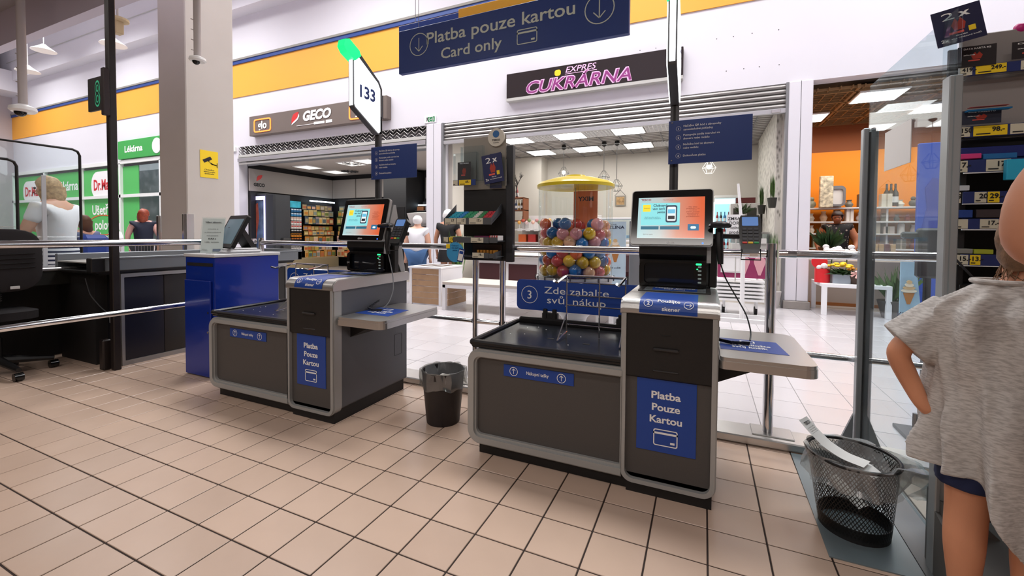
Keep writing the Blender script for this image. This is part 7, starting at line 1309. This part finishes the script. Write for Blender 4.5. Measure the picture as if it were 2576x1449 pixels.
# sleeve on the akimbo arm
S0 = C3(-.10, 0, .915); S1 = V[eL].lerp(V[sL], .20); ax = (S1-S0).normalized(); e1 = ax.cross(Vector((0, 0, 1))).normalized(); e2 = ax.cross(e1); rings = []
for k in range(9):
    t_ = k/8; cpt = S0.lerp(S1, t_); rr_ = .062+.006*t_; rings.append([cpt+e1*(rr_*.8+.005*math.sin(5*a_*2*PI/72+t_*3))*math.cos(a_*2*PI/72)+e2*(rr_+.005*math.sin(4*a_*2*PI/72))*math.sin(a_*2*PI/72) for a_ in range(72)])
q2 = loft(rings); n_ = len(qs.v); qs.v += q2.v; qs.f += [tuple(i+n_ for i in f) for f in q2.f]
S0 = C3(.10, 0, .915); S1 = V[eR].lerp(V[sR], .2); rings = []; ax = (S1-S0).normalized(); e1 = ax.cross(Vector((0, 0, 1))).normalized(); e2 = ax.cross(e1)
for k in range(9): cpt = S0.lerp(S1, k/8); rings.append([cpt+e1*.052*math.cos(a_*2*PI/72)+e2*.064*math.sin(a_*2*PI/72) for a_ in range(72)])
q2 = loft(rings); n_ = len(qs.v); qs.v += q2.v; qs.f += [tuple(i+n_ for i in f) for f in q2.f]; qs.mi = [0]*len(qs.f)
mel = M('melange_grey', '#a8a5a2', .9, bump=.25, bscale=700); ntm = mel.node_tree; nn_ = ntm.nodes.new('ShaderNodeTexNoise'); nn_.inputs['Scale'].default_value = 55; nn_.inputs['Detail'].default_value = 6; mpm = ntm.nodes.new('ShaderNodeMapping'); mpm.inputs['Scale'].default_value = (1, 1, 4.5); tcm = ntm.nodes.new('ShaderNodeTexCoord'); ntm.links.new(tcm.outputs['Object'], mpm.inputs[0]); ntm.links.new(mpm.outputs[0], nn_.inputs['Vector']); rpm = ntm.nodes.new('ShaderNodeValToRGB'); rpm.color_ramp.elements[0].position = .36; rpm.color_ramp.elements[0].color = lin('#a5a19e'); rpm.color_ramp.elements[1].position = .6; rpm.color_ramp.elements[1].color = lin('#c4c1be'); ntm.links.new(nn_.outputs['Fac'], rpm.inputs[0]); ntm.links.new(rpm.outputs[0], ntm.nodes['Principled BSDF'].inputs['Base Color'])
me = remeshed(qs, .0055, 2); sh_o = obj('tshirt', me, None, chd); me.materials.clear(); me.materials.append(mel)
for v in me.vertices: v.co -= ORIG[chd.name]
q = MB(); q.tube([C3(.062*math.cos(a_*PI/16)-.01, .058*math.sin(a_*PI/16), 1.012) for a_ in range(32)], .007, 8, close=True); obj('collar', q, mel, chd, smooth=True)
q = MB()
qq = []
for s, kx, kz in ((-1, -.062, .43), (1, .06, .42)):
    for k in range(6): t_ = k/5; c = C3(s*.048, 0, .58).lerp(C3(kx, .0, kz), t_); qq.append((c, .074))
    rings = [[c+rv*(r+.003*math.sin(a_*5*2*PI/72))*math.cos(a_*2*PI/72)+fv*(r*.95)*math.sin(a_*2*PI/72) for a_ in range(72)] for c, r in qq]; l_ = loft(rings); n_ = len(q.v); q.v += l_.v; q.f += [tuple(i+n_ for i in f) for f in l_.f]; qq = []
q.mi = [0]*len(q.f); me = remeshed(q, .008, 3); so = obj('shorts', me, None, chd); me.materials.clear(); me.materials.append(M('shorts_navy', '#131d42', .85, bump=.2, bscale=300))
for v in me.vertices: v.co -= ORIG[chd.name]
q = MB(); q.ball(tuple(C3(.05, .02, 1.13)), .084, 28, 18, 1.05); q.lathe([(.078, 1.13), (.078, 1.075), (.062, 1.045)], (C3(.05, .015, 0).x, C3(.05, .015, 0).y), 28)
q.v = [tuple(Vector(v)+Vector((1, 1, .4))*noise.noise(Vector(v)*30)*.008) for v in q.v]; obj('hair', q, M('hair_light_brown', '#6f5238', .6, var=.35, vscale=60, bump=.5, bscale=200), chd, smooth=True)
hr = MB(); rh = random.Random(2)
for k in range(60): a_ = rh.uniform(PI*.9, PI*2.1); p0 = C3(.05+.068*math.cos(a_), .02+.068*math.sin(a_), 1.06); hr.tube([p0, p0+Vector((rh.uniform(-.012, .012), rh.uniform(-.01, .01), -.025)), p0+Vector((rh.uniform(-.025, .025), rh.uniform(-.015, .01), -.045))], [.0022, .0016, .0006], 4)
obj('neck_curls', hr, M('hair_light_brown'), chd, kind='stuff')
# ---------------------------------------------------------------- adult whose bare elbow enters at the right edge
ad_ = wthing('person', 'adult in a grey T-shirt whose bare bent elbow enters at the right edge', 'person', (2.30, -.02, 0)); AP = Vector((2.30, -.03, 0))
V = []; E = []; R = []
A3 = lambda r, f, z: Vector((AP.x+r, AP.y+f, z))
pe = ad(A3(0, 0, .92), .13); wa = ad(A3(0, 0, 1.05), .115, pe); cs2 = ad(A3(0, 0, 1.26), .13, wa); n0 = ad(A3(0, 0, 1.42), .09, cs2); n1 = ad(A3(0, .01, 1.50), .055, n0); h0 = ad(A3(0, .03, 1.58), .075, n1); h1 = ad(A3(0, .03, 1.66), .09, h0); h2 = ad(A3(0, .02, 1.74), .07, h1); ad(A3(0, .13, 1.63), .015, h0)
for s in (-1, 1): hp = ad(A3(s*.09, 0, .86), .095, pe); kn = ad(A3(s*.09, .02, .50), .062, hp); an = ad(A3(s*.09, 0, .09), .038, kn); ad(A3(s*.09, .14, .03), .03, an)
sL = ad(A3(-.21, .0, 1.40), .058, n0); uL_ = ad(PY(2606, 500, -.02), .052, sL); eL = ad(PY(2584, 622, -.02), .047, uL_); fL = ad(A3(-.20, .13, 1.085), .040, eL); wL = ad(A3(-.10, .26, 1.12), .027, fL); pL = ad(A3(-.06, .30, 1.13), .028, wL); dL = (V[pL]-V[wL]).normalized(); sd = dL.cross(Vector((0, 0, 1))).normalized()
for k in range(4): b_ = V[pL]+dL*.03+sd*((k-1.5)*.019); f1 = ad(b_+dL*.025, .0095, pL); ad(b_+dL*.05+Vector((0, 0, -.015)), .0085, f1)
t1 = ad(V[wL]+dL*.03-sd*.035, .011, pL); ad(V[t1]+dL*.035, .0095, t1)
sR = ad(A3(.21, .0, 1.40), .058, n0); eR = ad(A3(.28, .02, 1.10), .045, sR); wR = ad(A3(.27, .12, .88), .028, eR); pR = ad(A3(.27, .15, .82), .028, wR)
for k in range(4): f1 = ad(V[pR]+Vector(((k-1.5)*.019, .02, -.04)), .009, pR); ad(V[f1]+Vector((0, .005, -.03)), .008, f1)
t1 = ad(V[pR]+Vector((-.035, .02, -.01)), .011, pR); ad(V[t1]+Vector((0, .01, -.03)), .009, t1)
bb_ = obj('body', skinmesh(V, E, R, 2), None, ad_); bb_.data.materials.clear(); bb_.data.materials.append(M('adult_skin', '#c58a6c', .5, var=.05, vscale=16, bump=.12, bscale=120))
for v in bb_.data.vertices: v.co -= ORIG[ad_.name]
vv = [V[i] for i in (pe, wa, cs2, n0, sL, sR)]+[V[sL].lerp(V[eL], .42), V[sR].lerp(V[eR], .5)]; ts = obj('tshirt', skinmesh(vv, [(0, 1), (1, 2), (2, 3), (3, 4), (3, 5), (4, 6), (5, 7)], [.155, .14, .155, .10, .075, .075, .066, .07], 2), None, ad_); ts.data.materials.clear(); ts.data.materials.append(mel)
for v in ts.data.vertices: v.co -= ORIG[ad_.name]
ids = [0]; vv = [A3(0, 0, .92), A3(-.09, 0, .86), A3(.09, 0, .86), A3(-.09, .02, .55), A3(.09, .02, .55)]; ts = obj('shorts', skinmesh(vv, [(0, 1), (0, 2), (1, 3), (2, 4)], [.15, .11, .11, .085, .085], 2), None, ad_); ts.data.materials.clear(); ts.data.materials.append(M('shorts_dark', '#22242c', .85))
for v in ts.data.vertices: v.co -= ORIG[ad_.name]
q = MB(); q.ball(tuple(A3(0, .01, 1.70)), .105, 20, 12, 1.0); obj('hair', q, M('hair_dark', '#3a2a20', .6), ad_, smooth=True)
